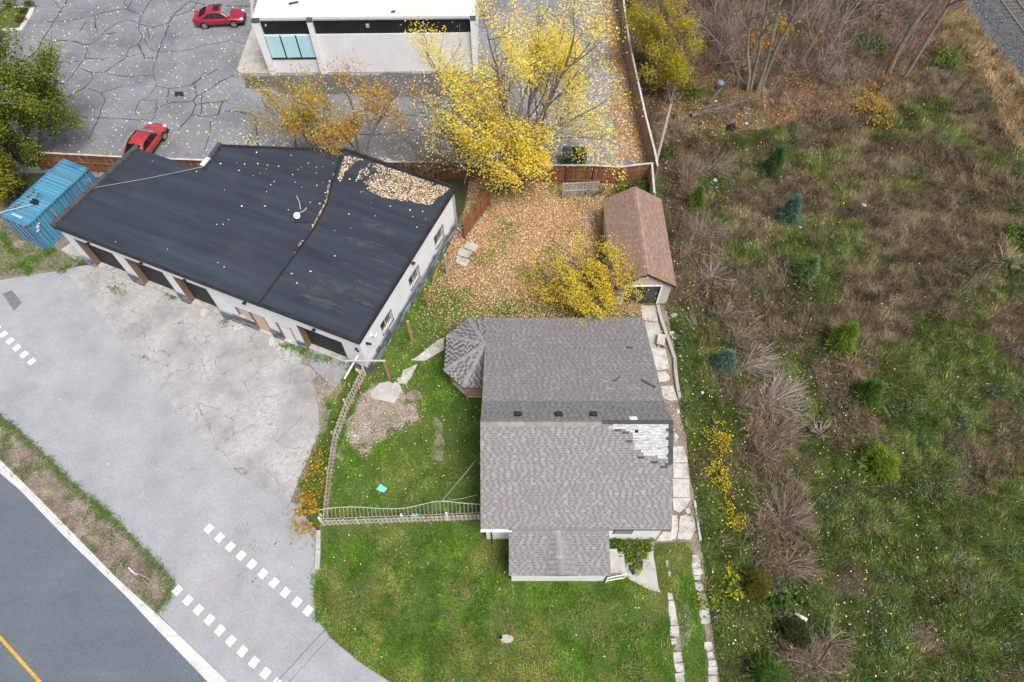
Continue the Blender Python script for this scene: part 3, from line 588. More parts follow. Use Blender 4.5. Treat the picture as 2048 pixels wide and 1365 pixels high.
# bays
DW = 0
for (u0, u1, z0, z1, dep) in OPEN:
    big = dep > .3
    if big:
        d = empty('roller_door', ((u0+u1)/2, .02, 0)); d.parent = shop
        n = 6; hh = (z1-.10)/n
        pm = MB().box((0, 0, 0), (u1-u0-.06, .05, hh-.012)).mesh('door_panel', M['dark_door'])
        for k in range(n):
            link('door_panel', pm, None, d, (0, .40, .10+hh*(k+.5)))
        if u0 > 17:
            for k in range(3): MB().box(((k-1)*(u1-u0-.2)/3, .405, z1-.30), ((u1-u0-.3)/3-.08, .02, .32)).build('door_window', M['pane_light'], d)
        jb = MB().box((-(u1-u0)/2+.03, .2, z1/2), (.06, .46, z1)); jb.build('jamb', M['jamb'], d)
        jb = MB().box(((u1-u0)/2-.03, .2, z1/2), (.06, .46, z1)); jb.build('jamb', M['jamb'], d)
        MB().box((0, .2, z1-.03), (u1-u0-.12, .46, .06)).build('lintel', M['black_metal'], d)
        MB().box((0, .20, .05), (u1-u0, .40, .10)).build('sill', M['white_concrete'], d)
    else:
        d = empty('opening', ((u0+u1)/2, 0, 0)); d.parent = shop
        if u0 > 16:
            d.name = 'entrance_door'
            MB().box((0, .10, z1/2+.04), (u1-u0-.12, .05, z1-.14)).build('door_leaf', M['white_paint'], d)
            MB().box((.42, .055, 1.05), (.05, .05, .14)).build('door_handle', M['jamb'], d)
            MB().box((0, .0, .06), (u1-u0, .24, .12)).build('sill', M['white_concrete'], d)
            sg = MB()
            for k, (dx, wd2) in enumerate(((-.2, .12), (-.06, .08), (.07, .1), (.19, .07))): sg.box((dx, .073, 1.72), (wd2, .004, .07))
            sg.build('lettering', M['red_plastic'], d)
        else:
            d.name = 'boarded_opening'
            MB().box((0, .08, (z0+z1)/2), (u1-u0-.08, .04, z1-z0-.08)).build('plywood_sheet', M['plywood'], d)
            MB().box((0, .02, z0+.05), (u1-u0, .26, .10)).build('sill', M['white_concrete'], d)
        for s in (-1, 1): MB().box((s*((u1-u0)/2-.025), .04, (z0+z1)/2), (.05, .14, z1-z0)).build('jamb', M['jamb'], d)
# barred side windows
for (v0, v1, z0, z1) in SWIN:
    d = empty('barred_window', (SW, (v0+v1)/2, (z0+z1)/2)); d.parent = shop
    ww, hh = v1-v0, z1-z0
    MB().box((-.16, -ww/4, 0), (.03, ww/2-.05, hh-.06)).build('pane', M['pane'], d)
    MB().box((-.13, ww/4, 0), (.03, ww/2-.05, hh-.06)).build('pane', M['pane_light'], d)
    f = MB()
    for s in (-1, 1): f.box((-.12, s*(ww/2-.02), 0), (.06, .04, hh)); f.box((-.12, 0, s*(hh/2-.02)), (.06, ww-.08, .04))
    f.box((-.12, 0, 0), (.06, .05, hh-.08)); f.build('frame', M['white_paint'], d)
    for k in range(8): MB().box((.07, -ww/2-.02+k*(ww+.04)/7, 0), (.022, .022, hh+.16)).build('bar', M['black_metal'], d)
    f = MB()
    for s in (-1, 1): f.box((.09, 0, s*(hh/2-.02)), (.02, ww+.14, .03))
    for sy in (-1, 1):
        for sz in (-1, 1): f.box((.04, sy*(ww/2+.05), sz*(hh/2-.02)), (.10, .02, .025))
    f.build('cross_bars', M['black_metal'], d)
# ledge-stone base, stone by stone
STN = 0; rest = MB()
def stone_col():
    g = R.choice([.05, .08, .11, .14, .18, .23, .10, .30]); return (g*.90, g*1.0, g*1.12)
stone_meshes = []
for k in range(10):
    c_ = stone_col(); q = MB(); q.box((0, 0, 0), (1, .10, 1), col=c_, taper=1)
    me = q.mesh('stone', M['stone'], True); stone_meshes.append(me)
def stones(u0, u1, z0, z1, place, rows):
    for r_ in range(rows):
        x = u0
        while x < u1-.01:
            L = min(R.uniform(.32, .72), u1-x)
            if u1-x-L < .18: L = u1-x
            hz = (z1-z0)/rows; o = link('stone', R.choice(stone_meshes), None, shop); pr_ = R.uniform(0, .035)
            place(o, x+L/2, z0+hz*(r_+.5), pr_); o.scale = (L-.014, 1, hz-.014); x += L
def pf(o, x, z, p): o.location = (x, -.035-p, z)
def ps(o, x, z, p): o.location = (SW+.035+p, x, z); o.rotation_euler = (0, 0, math.pi/2)
for u0, u1 in ((0, .80), (4.05, 4.94), (8.08, 8.79), (11.48, 14.27), (15.45, 16.23), (17.39, 17.99), (21.27, SW+.06)):
    stones(u0, u1, 0, .95, pf, 5)
stones(.02, 13.1, 0, 1.12, ps, 6)
# wall lamps, cameras, satellite dish, drainpipe
for k, (x, y, f) in enumerate(((2.3, 3.37, 0), (6.58, 3.4, 0), (9.95, 3.36, 0), (14.54, 3.45, 0), (19.48, 3.35, 0), (6.72, 3.43, 1))):
    d = empty('wall_lamp', (x, -.02, y) if not f else (SW+.02, x, y), 0 if not f else math.pi/2); d.parent = shop
    MB().box((0, -.03, 0), (.13, .06, .16)).build('lamp_base', M['black_metal'], d); MB().box((.0, -.14, .03), (.22, .16, .08), Matrix.Rotation(.35, 3, 'X')).build('lamp_head', M['black_metal'], d)
for lx, ly, lz, rz in ((22.25, -.12, 2.9, .5), (SW+.12, .45, 2.95, 1.2)):
    d = MB(); d.bar((0, 0, 0), (.14, -.1, -.02), .06, .06); d.bar((.02, .1, .02), (.2, -.18, -.02), .11, .11); d.build('camera', M['black_plastic'], shop, (lx, ly, lz), (0, 0, rz))
d = MB(); d.tube([(0, 0, 0), (.32, 0, .1)], .03, 8); d.tube([(.32, -.12, .08), (.32, .16, .12)], .06, 8); d.tube([(0, -.1, 0), (0, .1, 0)], .05, 8); d.build('wall_bracket', M['white_paint'], shop, (SW+.02, 1.15, 2.95))
d = MB(); d.tube([(SW+.1, 12.8, 3.85), (SW+.14, 12.8, 3.4), (SW+.14, 12.8, .4), (SW+.55, 12.7, .14), (SW+1.15, 12.35, .12)], .05, 8); d.build('drainpipe', M['metal'], shop)
dd = empty('satellite_dish', SO+SU*shopuv(598, 440, 4.0)[0]+SV*shopuv(598, 440, 4.0)[1]+Vector((0, 0, 4.0)), 0, 'white satellite dish on a flat stand on the black roof', 'dish')
q = MB(); prof = [(0.02, .02), (.14, .035), (.26, .08), (.31, .13), (.30, .14), (.25, .095), (.13, .05), (.0, .035)]
q.lathe([(a_*.72, b_*.72) for a_, b_ in prof], 20, Matrix.Rotation(.75, 3, 'X') @ Matrix.Identity(3), (0, 0, .42)); q.build('reflector', M['dish'], dd, smooth=True)
MB().box((.2, -.25, .03), (.95, .10, .06)).build('base_bar', M['black_metal'], dd)
q = MB(); q.tube([(0, .1, 0), (0, .08, .42)], .025, 6); q.tube([(0, 0, .42), (.05, -.3, .75)], .012, 5); q.build('mast', M['metal'], dd)
q = MB(); q.tube([(-.05, .9, .02), (-.2, 1.5, .03), (-.5, 2.1, .02)], .03, 6); q.build('cable', M['wire'], dd)
q = MB(); q.box((.1, .7, .02), (.5, .06, .04), Matrix.Rotation(.6, 3, 'Z')); q.box((.25, .85, .02), (.06, .4, .04), Matrix.Rotation(-.5, 3, 'Z')); q.build('loose_bracket', M['metal'], dd)
ca = MB(); p0 = SO+SU*.3+SV*3.6+Vector((0, 0, 4.2)); p1 = SO+SU*6.0+SV*7.95+Vector((0, 0, 4.35))
ca.tube([p0, p0.lerp(p1, .5)-Vector((0, 0, .08)), p1], .012, 5); tag(ca.build('roof_cable', M['wire']), 'thin grey cable stretched across the left end of the black roof', 'cable')

# ---------------------------------------------------------------- grey-shingled house
house = empty('house', (0, 0, 0), 0, 'white bungalow with grey shingle roof and a bare whitewashed patch near its ridge', 'house')
HX0, HX1 = -1.64, 8.36
RID = (14.72, 6.0); FE = (10.03, 2.85); BK = (16.6, 4.68); BE = (23.75, 2.02)
wl = MB(); wy = 10.28
wl.box((3.31, wy+.1, 1.35), (9.44, .2, 2.7)); wl.build('front_wall', M['white_paint'], house)
wl = MB(); wl.prism([(-1.41, wy+.2), (-1.41, 23.2), (-1.21, 23.2), (-1.21, wy+.2)], 0, 2.0); wl.build('side_wall', M['white_paint'], house)
wl = MB(); wl.prism([(7.83, wy+.2), (7.83, 23.2), (8.03, 23.2), (8.03, wy+.2)], 0, 2.0); wl.build('side_wall', M['white_paint'], house)
wl = MB(); wl.box((3.31, 23.1, 1.0), (9.0, .2, 2.0)); wl.build('rear_wall', M['white_paint'], house)
for x in (-1.31, 7.93):
    q = MB(); pts = [(x, wy+.2, 2.01), (x, 23.2, 2.01), (x, BK[0], BK[1]-.2), (x, RID[0], RID[1]-.26), (x, wy+.2, 2.85)]
    q.add([(x-.09, p[1], p[2]) for p in pts]+[(x+.09, p[1], p[2]) for p in pts], [(0, 1, 2, 3, 4), (9, 8, 7, 6, 5)]+[(i, i+5, (i+1) % 5+5, (i+1) % 5) for i in range(5)]); q.build('gable_wall', M['white_paint'], house)
q = MB()
for s, (x, wd, z, hh) in enumerate(((6.0, 1.05, 1.75, 1.15),)):
    wdw = empty('window', (x, wy, z)); wdw.parent = house
    MB().box((0, -.012, 0), (wd, .03, hh)).build('frame', M['underlay'], wdw); MB().box((0, -.03, .02), (wd-.1, .012, hh-.1)).build('pane', M['pane_light'], wdw)
q = MB(); q.tube([(-1.15, wy-.28, 2.72), (-1.12, wy-.04, 2.5), (-1.12, wy-.04, .15), (-1.12, wy-.3, .08)], .045, 8); q.build('downspout', M['brown_fascia'], house)
q = MB(); q.box((-.83, FE[0]-.06, 2.79), (1.62, .12, .13)); q.build('gutter', M['white_paint'], house)
q = MB(); q.box((6.7, FE[0]-.012, 2.78), (3.28, .02, .12)); q.build('fascia', M['brown_fascia'], house)
# roof decks as slabs
def slab(name, quad, th, mat, parent):
    a, b2, c_, d = [Vector(p) for p in quad]; n = (b2-a).cross(d-a).normalized()
    n = n if n.z > 0 else -n
    vs = [p-n*.004 for p in (a, b2, c_, d)]+[p-n*th for p in (a, b2, c_, d)]
    q = MB().add(vs, [(0, 1, 2, 3), (7, 6, 5, 4), (0, 4, 5, 1), (1, 5, 6, 2), (2, 6, 7, 3), (3, 7, 4, 0)]); return q.build(name, mat, parent)
M['shingle_base'] = pmat('shingle_base', (0.205, 0.20, 0.196), (0.24, 0.234, 0.229), 2.2, 0.92, 0.2, 40, coord='World', fine=0.15)
def rq(y0, z0, y1, z1, x0=HX0, x1=HX1): return [(x0, y0, z0), (x1, y0, z0), (x1, y1, z1), (x0, y1, z1)]
slab('front_roof', rq(*FE, *RID), .14, M['shingle_base'], house)
slab('rear_roof', rq(*RID, *BK), .14, M['shingle_base'], house)
slab('lean_to_roof', rq(*BK, *BE), .14, M['shingle_base'], house)
# shingle tabs: courses up each slope
SHC = [(.225, .218, .214), (.24, .232, .228), (.25, .243, .238), (.215, .209, .206), (.275, .265, .256), (.23, .222, .216), (.245, .236, .23), (.205, .20, .198)]
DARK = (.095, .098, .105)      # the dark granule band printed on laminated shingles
sh_rest = MB(); sh_meshes = [MB().box((0, 0, .005), (1, .130, .010), col=c_).mesh('shingle', M['shingle'], True) for c_ in SHC]
SH_PARTS = [0]
def course(p0, p1, up, nrm, L, parts=0.0, skip=None, expo=.130, per=.33, dark=.032, clip=None, dk=DARK):
    """courses of tabs from the eave p0-p1 upwards along unit vector up for length L"""
    p0, p1 = Vector(p0), Vector(p1); ax = (p1-p0); W = ax.length; ax.normalize(); up = Vector(up); nrm = Vector(nrm)
    m3 = Matrix((ax, up, nrm)).transposed(); n = int(L/expo); q_rot = m3.to_euler()
    for r_ in range(n):
        if r_ and clip is None and skip is None:
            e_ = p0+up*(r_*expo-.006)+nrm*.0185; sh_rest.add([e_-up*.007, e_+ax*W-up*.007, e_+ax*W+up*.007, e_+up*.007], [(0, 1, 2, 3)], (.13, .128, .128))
        y = (r_+.5)*expo; x = -R.uniform(0, per); lo_, hi_ = (0, W) if clip is None else clip(y)
        while x < hi_:
            tw = per*R.choice((.4, .5, .6, .75)); gw = per*R.choice((.35, .45, .55))
            a_, b_ = max(x, lo_), min(x+tw, hi_)
            if b_-a_ > .03:
                c0 = p0+ax*((a_+b_)/2)+up*y
                if skip is None or not skip((a_+b_)/2, y):
                    k = R.randrange(8)
                    if SH_PARTS[0] < 300 and R.random() < parts:
                        o = link('shingle', sh_meshes[k], None, house, c0+nrm*R.uniform(0, .004), q_rot); o.scale = (b_-a_, 1, 1); SH_PARTS[0] += 1
                    else: sh_rest.box(c0+nrm*(.005+R.uniform(0, .004)), (b_-a_, expo, .010), m3, SHC[k])
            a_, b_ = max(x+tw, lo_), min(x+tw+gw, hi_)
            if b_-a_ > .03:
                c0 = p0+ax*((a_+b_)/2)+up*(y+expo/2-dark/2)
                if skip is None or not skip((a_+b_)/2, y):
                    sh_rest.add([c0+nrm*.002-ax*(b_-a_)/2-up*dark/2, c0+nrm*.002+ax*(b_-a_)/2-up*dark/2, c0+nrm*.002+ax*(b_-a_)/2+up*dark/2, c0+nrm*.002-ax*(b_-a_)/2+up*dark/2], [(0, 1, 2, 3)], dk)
            x += tw+gw
def slope(a, b2): d = Vector((0, b2[0]-a[0], b2[1]-a[1])); L = d.length; d.normalize(); n = Vector((0, -d.z, d.y)); n = n if n.z > 0 else -n; return d, n, L
fu, fn, fl_ = slope(FE, RID)
PAT = [(1218, 850), (1340, 847), (1338, 918), (1318, 918), (1316, 912), (1290, 910), (1282, 902), (1268, 900), (1266, 882), (1268, 868), (1255, 862), (1230, 860), (1216, 856)]
PATL = []
for x, y in PAT:
    p = Gplane(x, y, (0, FE[0], FE[1]), fn); PATL.append((p.x-HX0, (p-Vector((p.x, FE[0], FE[1]))).dot(fu)))
pin = lambda x, y: bool(inpoly(np.array([[x, y]]), PATL)[0])
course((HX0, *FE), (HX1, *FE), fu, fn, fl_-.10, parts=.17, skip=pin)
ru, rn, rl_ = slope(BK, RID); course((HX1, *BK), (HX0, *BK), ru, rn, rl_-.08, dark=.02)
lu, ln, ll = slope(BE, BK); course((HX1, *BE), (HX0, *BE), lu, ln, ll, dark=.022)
# ridge caps
for k in range(33):
    x = HX0+.13+k*.228
    if x > 4.6: break
    q = MB(); c_ = R.choice(SHC); q.add([(x-.13, RID[0]-.19, RID[1]-.125), (x+.13, RID[0]-.19, RID[1]-.125), (x-.13, RID[0], RID[1]+.018+.01), (x+.13, RID[0], RID[1]+.018), (x-.13, RID[0]+.19, RID[1]-.135), (x+.13, RID[0]+.19, RID[1]-.135)], [(0, 1, 3, 2), (2, 3, 5, 4)], (c_[0]*1.05, c_[1]*1.0, c_[2]*.95)); q.build('ridge_cap', M['shingle'], house, colors=True)
# torn part of the roof: whitewashed boards, underlay strips, loose shingles
def onfront(x, s, h=0.0): return Vector((x, FE[0], FE[1]))+fu*s+fn*h
ys = [p[1] for p in PATL]; x0p, x1p = HX0+min(p[0] for p in PATL), HX0+max(p[0] for p in PATL); s0, s1 = min(ys), max(ys)
nb = 12; m3f = Matrix((Vector((1, 0, 0)), fu, fn)).transposed()
for k in range(nb):
    s = s0+(s1-s0)*(k+.5)/nb
    xs = [x for x in np.linspace(x0p, x1p, 80) if pin(x-HX0, s)]
    if not xs: continue
    a_, b_ = min(xs)-.06, max(xs)-.02
    if k == nb-1: a_ += .2
    o = MB().box((0, 0, 0), (b_-a_, (s1-s0)/nb-.012, .02)).build('deck_board', M['deckboard_white'], house, onfront((a_+b_)/2, s, -.002), m3f.to_euler())
q = MB(); q.box(onfront(8.24, fl_-1.15, .012), (.24, 2.1, .012), m3f); q.build('underlay_strip', M['underlay'], house)
q = MB(); q.bar((4.7, RID[0], RID[1]+.005), (HX1, RID[0], RID[1]+.005), .22, .03); q.build('bare_ridge', M['underlay'], house)
q = MB()
for k in range(4): q.box(onfront(8.10+R.uniform(-.05, .05), fl_-.4-k*.45, .022), (.12, .16, .012), m3f)
for x, s in ((5.9, fl_-.55), (6.1, fl_-1.0), (6.7, fl_-1.85), (7.4, fl_-2.1), (8.1, fl_-2.2), (5.5, fl_-.42), (7.9, fl_-2.35)): q.box(onfront(x, s, .016), (.34, .13, .01), m3f)
o = q.build('torn_underlay', M['underlay'], house); o['kind'] = 'stuff'
q = MB(); hp = Gplane(1273, 863, (0, FE[0], FE[1]), fn); q.box(hp+fn*.014, (.17, .16, .012), m3f); q.build('vent_hole', M['interior'], house)
q = MB(); q.box((0, 0, 0), (.42, .34, .012), Matrix.Rotation(.1, 3, 'Z')); q.build('flashing_sheet', M['white_paint'], house, Vector((6.35, RID[0]+.32, RID[1]-.2)), Matrix((Vector((1, 0, 0)), -ru, rn)).transposed().to_euler())
m3l = Matrix((Vector((1, 0, 0)), -lu, ln)).transposed()
for x, y, a_, cc, L_ in ((1237, 757, .75, M['shingle_base'], .95), (1230, 762, .72, M['shingle_base'], .85), (1296, 768, -.75, M['underlay'], .95), (1258, 696, -.3, M['underlay'], .35), (1210, 764, 0, M['turq'], .3), (1218, 778, -.05, M['turq'], .3)):
    p = Gplane(x, y, (0, BE[0], BE[1]), ln); bm_ = cc if cc is not M['turq'] else M['pane_light']
    MB().box((0, 0, .02), (L_, .15, .012), Matrix.Rotation(a_, 3, 'Z')).build('loose_shingle', bm_, house, p+ln*.012, m3l.to_euler())
for x in (1036, 1117.5, 1187):
    p = Gplane(x, 830, (0, BK[0], BK[1]), rn); v = empty('roof_vent', p); v.parent = house
    q = MB(); q.box((0, 0, .10), (.36, .30, .14), taper=.82); q.build('vent_hood', M['black_plastic'], v); q = MB(); q.box((0, 0, .0), (.42, .38, .05), Matrix((Vector((1, 0, 0)), -ru, rn)).transposed()); q.build('vent_flange', M['black_plastic'], v)
# front porch: shed roof with a low cross ridge in its middle
PX0, PX1 = -.16, 5.06; PT = (9.98, 2.84); PE = (7.78, 2.42); pu, pn, pl_ = slope(PE, PT)
slab('porch_roof', rq(*PE, *PT, PX0, PX1), .12, M['shingle_base'], house)
ptri = lambda x, y: abs(x-(2.45-PX0)) < .52+(pl_-y)*.19-.12
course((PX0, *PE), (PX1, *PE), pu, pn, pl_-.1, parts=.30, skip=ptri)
rg0, rg1 = Vector((2.38, PT[0]-.02, PT[1]+.10)), Vector((2.52, PE[0]-.01, PE[1]+.30))
for s in (-1, 1):
    e0, e1 = Vector((2.38+s*.36, PT[0]-.02, PT[1]+.012)), Vector((2.52+s*.86, PE[0]-.01, PE[1]+.012)); q = MB()
    q.add([rg0, rg1, e1, e0], [(0, 1, 2, 3) if s < 0 else (3, 2, 1, 0)]); q.add([rg1, e1, (rg1.x, rg1.y, PE[1]-.02)], [(0, 1, 2) if s < 0 else (2, 1, 0)]); q.build('porch_gable', M['shingle_base'], house)
    for k in range(7):
        t = .07+k*.145
        for j in range(9):
            f0, f1 = j/9, (j+.55+R.uniform(0, .3))/9
            A0, A1 = rg0.lerp(rg1, f0).lerp(e0.lerp(e1, f0), t), rg0.lerp(rg1, f1).lerp(e0.lerp(e1, f1), t); B0, B1 = rg0.lerp(rg1, f0).lerp(e0.lerp(e1, f0), min(1, t+.135)), rg0.lerp(rg1, f1).lerp(e0.lerp(e1, f1), min(1, t+.135))
            zz = Vector((0, 0, .012)); sh_rest.add([A0+zz, A1+zz, B1+zz, B0+zz], [(0, 1, 2, 3) if s < 0 else (3, 2, 1, 0)], R.choice(SHC))
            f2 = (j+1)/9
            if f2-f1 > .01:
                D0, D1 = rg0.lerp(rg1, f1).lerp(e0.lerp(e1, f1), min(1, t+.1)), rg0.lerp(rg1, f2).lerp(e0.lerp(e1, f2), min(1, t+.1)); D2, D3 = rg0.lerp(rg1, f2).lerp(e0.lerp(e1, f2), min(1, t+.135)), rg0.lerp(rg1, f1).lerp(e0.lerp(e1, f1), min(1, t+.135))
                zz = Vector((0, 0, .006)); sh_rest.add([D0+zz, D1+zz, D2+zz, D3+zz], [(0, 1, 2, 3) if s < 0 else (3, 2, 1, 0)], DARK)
for k in range(11):
    a_ = rg0.lerp(rg1, k/11); b_ = rg0.lerp(rg1, (k+1.1)/11); q = MB(); c_ = R.choice(SHC)
    q.add([a_+Vector((-.15, 0, -.025)), b_+Vector((-.15, 0, -.02)), b_+Vector((0, 0, .03)), a_+Vector((0, 0, .024)), b_+Vector((.15, 0, -.02)), a_+Vector((.15, 0, -.025))], [(0, 1, 2, 3), (3, 2, 4, 5)], tuple(x*1.1 for x in c_)); q.build('ridge_cap', M['shingle'], house, colors=True)
q = MB(); q.box((2.45, PT[0]+.02, PT[1]+.05), (5.26, .07, .08)); q.build('valley_flashing', pmat('green_flashing', (.16, .18, .16), (.24, .25, .22), 2), house)
q = MB(); q.box((2.46, 8.02+.08, 1.2), (4.98, .16, 2.35)); q.build('porch_wall', M['white_paint'], house)
for x in (.04, 4.88): q = MB(); q.box((x, 9.2, 1.2), (.14, 2.04, 2.3)); q.build('porch_side_wall', M['white_paint'], house)
for x0, x1, mt in ((.75, 2.0, M['new_wood']), (2.95, 3.3, M['plywood']), (3.55, 4.2, M['pane_light'])):
    wdw = empty('porch_window', ((x0+x1)/2, 8.02, 1.8)); wdw.parent = house
    q = MB(); ww = x1-x0
    for s in (-1, 1): q.box((s*ww/2, -.01, 0), (.05, .04, .9)); q.box((0, -.01, s*.45), (ww, .04, .05))
    q.build('frame', M['white_paint'], wdw); MB().box((0, -.012, 0), (ww-.05, .03, .85)).build('window_infill', mt, wdw)
# side steps and rail
q = MB(); q.box((5.35, 8.95, .30), (.8, 1.3, .6)); q.build('step', M['concrete'], house)
q = MB(); q.box((5.95, 8.95, .15), (.42, 1.2, .3)); q.build('step', M['concrete'], house)
rail = empty('stair_rail', (5.05, 7.95, 0)); rail.parent = house
for z in (.35, 1.12): MB().bar((0, 0, z), (1.0, .2, z-.12), .05, .05).build('rail_bar', M['white_paint'], rail)
for k in range(9): MB().box((.08+k*.11, .02+k*.022, .69-k*.013), (.025, .025, .78)).build('baluster', M['white_paint'], rail)
for k in (0, 1): MB().box((.02+k*.98, .0+k*.2, .5), (.07, .07, 1.2)).build('rail_post', M['white_paint'], rail)
# corner veranda with half-octagon roof
GZ = 2.02; APX = Vector((HX0+.02, 21.25, 2.98)); GV = [Vector((-2.80, 23.73, GZ)), Vector((-4.10, 22.42, GZ)), Vector((-4.14, 19.92, GZ)), Vector((-2.95, 18.80, GZ)), Vector((HX0+.02, 18.72, GZ))]
tri = MB().add([Vector((HX0, 23.75, 2.018)), Vector((-2.80, 23.73, GZ)), Vector((HX0, 21.25, 2.955))], [(0, 1, 2), (2, 1, 0)]); tri.build('veranda_roof_rear', M['shingle_base'], house)
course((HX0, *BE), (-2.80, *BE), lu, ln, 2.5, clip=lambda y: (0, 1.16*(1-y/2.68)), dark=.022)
for i in range(4):
    a_, b_ = GV[i], GV[i+1]; n = (b_-a_).cross(APX-a_).normalized(); n = n if n.z > 0 else -n
    q = MB(); q.add([a_-n*.005, b_-n*.005, APX-n*.005, a_-Vector((0, 0, .12)), b_-Vector((0, 0, .12))], [(0, 1, 2), (2, 1, 0), (0, 3, 4, 1), (1, 4, 3, 0)]); q.build('veranda_roof', M['shingle_base'], house)
    ax = (b_-a_); W = ax.length; ax.normalize(); up = n.cross(ax); up = up if up.z > 0 else -up; H_ = (APX-a_).dot(up); xa = (APX-a_).dot(ax)
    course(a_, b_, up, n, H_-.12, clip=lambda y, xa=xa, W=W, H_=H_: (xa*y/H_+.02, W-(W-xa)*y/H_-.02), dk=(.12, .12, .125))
    hip0, hip1 = GV[i]+Vector((0, 0, .02)), APX+Vector((0, 0, .02)); sdv = (hip1-hip0).normalized().cross(Vector((0, 0, 1))).normalized()
    for k in range(12):
        A_, B_ = hip0.lerp(hip1, k/12), hip0.lerp(hip1, (k+1.08)/12); c_ = tuple(x*1.04 for x in R.choice(SHC)); wq = .13 if k < 10 else .08
        sh_rest.add([A_-sdv*wq, B_-sdv*wq, B_+Vector((0, 0, .022)), A_+Vector((0, 0, .028)), B_+sdv*wq, A_+sdv*wq], [(0, 1, 2, 3), (3, 2, 4, 5), (3, 2, 1, 0), (5, 4, 2, 3)], c_)
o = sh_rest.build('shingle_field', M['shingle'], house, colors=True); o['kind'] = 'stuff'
deck = MB().prism([(-1.45, 23.3), (-2.7, 23.3), (-3.75, 22.2), (-3.78, 19.95), (-2.78, 18.95), (-1.45, 18.9)], .38, .46).build('veranda_deck', M['picket'], house)
for i, (x, y) in enumerate(((-3.72, 22.15), (-3.75, 19.98), (-2.78, 18.97))): MB().box((x, y, .98), (.12, .12, 1.96)).build('veranda_post', M['new_wood'], house)
rr = empty('veranda_rail', (-2.78, 18.97, 0)); rr.parent = house
for z in (.62, .78, .94, 1.10, 1.26): MB().bar((.06, 0, z), (1.35, -.02, z), .03, .13).build('rail_board', M['new_wood'], rr)
MB().bar((.06, 0, 1.37), (1.35, -.02, 1.37), .12, .04).build('rail_cap', M['new_wood'], rr)
q = MB(); q.box((-2.0, 19.6, .75), (.7, .5, .5)); q.box((-2.5, 19.5, .6), (.3, .3, .3)); tag(q.build('white_box', M['white_paint']), 'white box standing on the corner veranda behind its timber rail', 'box')

# ---------------------------------------------------------------- small garage with a brown gable roof
gar = empty('garage', (8.62, 26.05, 0), math.radians(.9), 'small beige garage with a brown shingle gable roof and a blackened door', 'garage')
GW, GL, GE, GR = 2.08, 7.55, 2.2, 3.56
for s in (-1, 1):
    MB().box((s*1.80, GL/2, 1.1), (.12, GL-.3, 2.24)).build('side_wall', M['vinyl'], gar)
fw = MB(); fw.box((-1.5, .22, 1.1), (.6, .14, 2.2)); fw.box((1.5, .22, 1.1), (.6, .14, 2.2)); fw.box((0, .22, 2.12), (2.4, .14, .16))
fw.add([(-1.86, .15, 2.2), (1.86, .15, 2.2), (0, .15, 3.42), (-1.86, .29, 2.2), (1.86, .29, 2.2), (0, .29, 3.42)], [(0, 1, 2), (5, 4, 3), (0, 2, 5, 3), (1, 4, 5, 2)]); fw.build('front_wall', M['vinyl'], gar)
for k in range(12):
    z = .1+k*.18
    for s in (-1, 1): MB().box((s*1.52, .142, z), (.54, .016, .165)).build('siding_board', M['vinyl'], gar)
for k in range(6):
    z = 2.30+k*.18; hw = 1.8*(3.38-z)/(3.38-2.2)
    if hw > .15: MB().box((0, .142, z), (2*hw, .016, .165)).build('siding_board', M['vinyl'], gar)
bk = MB(); bk.box((0, GL-.2, 1.1), (3.6, .12, 2.2)); bk.build('rear_wall', M['vinyl'], gar)
tr = MB(); tr.box((-1.2, .13, 1.04), (.10, .06, 2.08)); tr.box((1.2, .13, 1.04), (.10, .06, 2.08)); tr.box((0, .13, 2.10), (2.5, .06, .10)); tr.build('door_trim', M['white_paint'], gar)
gd = empty('garage_door', (0, .24, 0)); gd.parent = gar
MB().box((.55, 0, .99), (1.2, .05, 1.98)).build('door_panel', M['grey_door'], gd); MB().box((-.45, .05, .88), (.85, .05, 1.76)).build('door_panel', M['grey_door'], gd)
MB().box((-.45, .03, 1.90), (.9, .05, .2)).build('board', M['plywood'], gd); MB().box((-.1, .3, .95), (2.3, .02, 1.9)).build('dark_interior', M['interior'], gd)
M['brown_base'] = pmat('brown_roof', (.24, .16, .12), (.29, .20, .155), 2, .92, .2, 40, fine=.12)
GC = [(.25, .165, .125), (.28, .19, .145), (.23, .155, .12), (.31, .215, .165), (.265, .178, .135)]
gsh = MB()
for s in (-1, 1):
    e0, e1, r0, r1 = Vector((s*GW, 0, GE)), Vector((s*GW, GL, GE)), Vector((0, 0, GR)), Vector((0, GL, GR))
    n = (e1-e0).cross(r0-e0); n = n.normalized(); n = n if n.z > 0 else -n
    slab('roof', [e0, e1, r1, r0], .10, M['brown_base'], gar)
    up = (r0-e0); L_ = up.length; up.normalize(); ax = Vector((0, 1, 0)); m3 = Matrix((ax, up, ax.cross(up))).transposed()
    for i in range(int(L_/.14)):
        y = -R.uniform(0, .3)
        while y < GL:
            wd = R.uniform(.14, .30); a_, b_ = max(0, y), min(GL, y+wd-.012)
            if b_-a_ > .03: gsh.box(e0+up*((i+.5)*.14)+ax*((a_+b_)/2)+n*.006, (b_-a_, .13, .012), m3, R.choice(GC))
            y += wd
    q = MB(); q.bar(e0+Vector((0, -.015, -.09)), r0+Vector((0, -.015, -.09)), .03, .16); q.build('rake_board', M['brown_fascia'], gar)
o = gsh.build('shingle_field', M['shingle'], gar, colors=True); o['kind'] = 'stuff'
for k in range(30):
    q = MB(); y = k*.255; c_ = tuple(x*1.12 for x in R.choice(GC)); q.add([(-.17, y, GR-.09), (-.17, y+.27, GR-.095), (0, y+.27, GR+.022), (0, y, GR+.03), (.17, y+.27, GR-.095), (.17, y, GR-.09)], [(3, 2, 1, 0), (5, 4, 2, 3)], c_)
    if y < GL-.2: q.build('ridge_cap', M['shingle'], gar, colors=True)

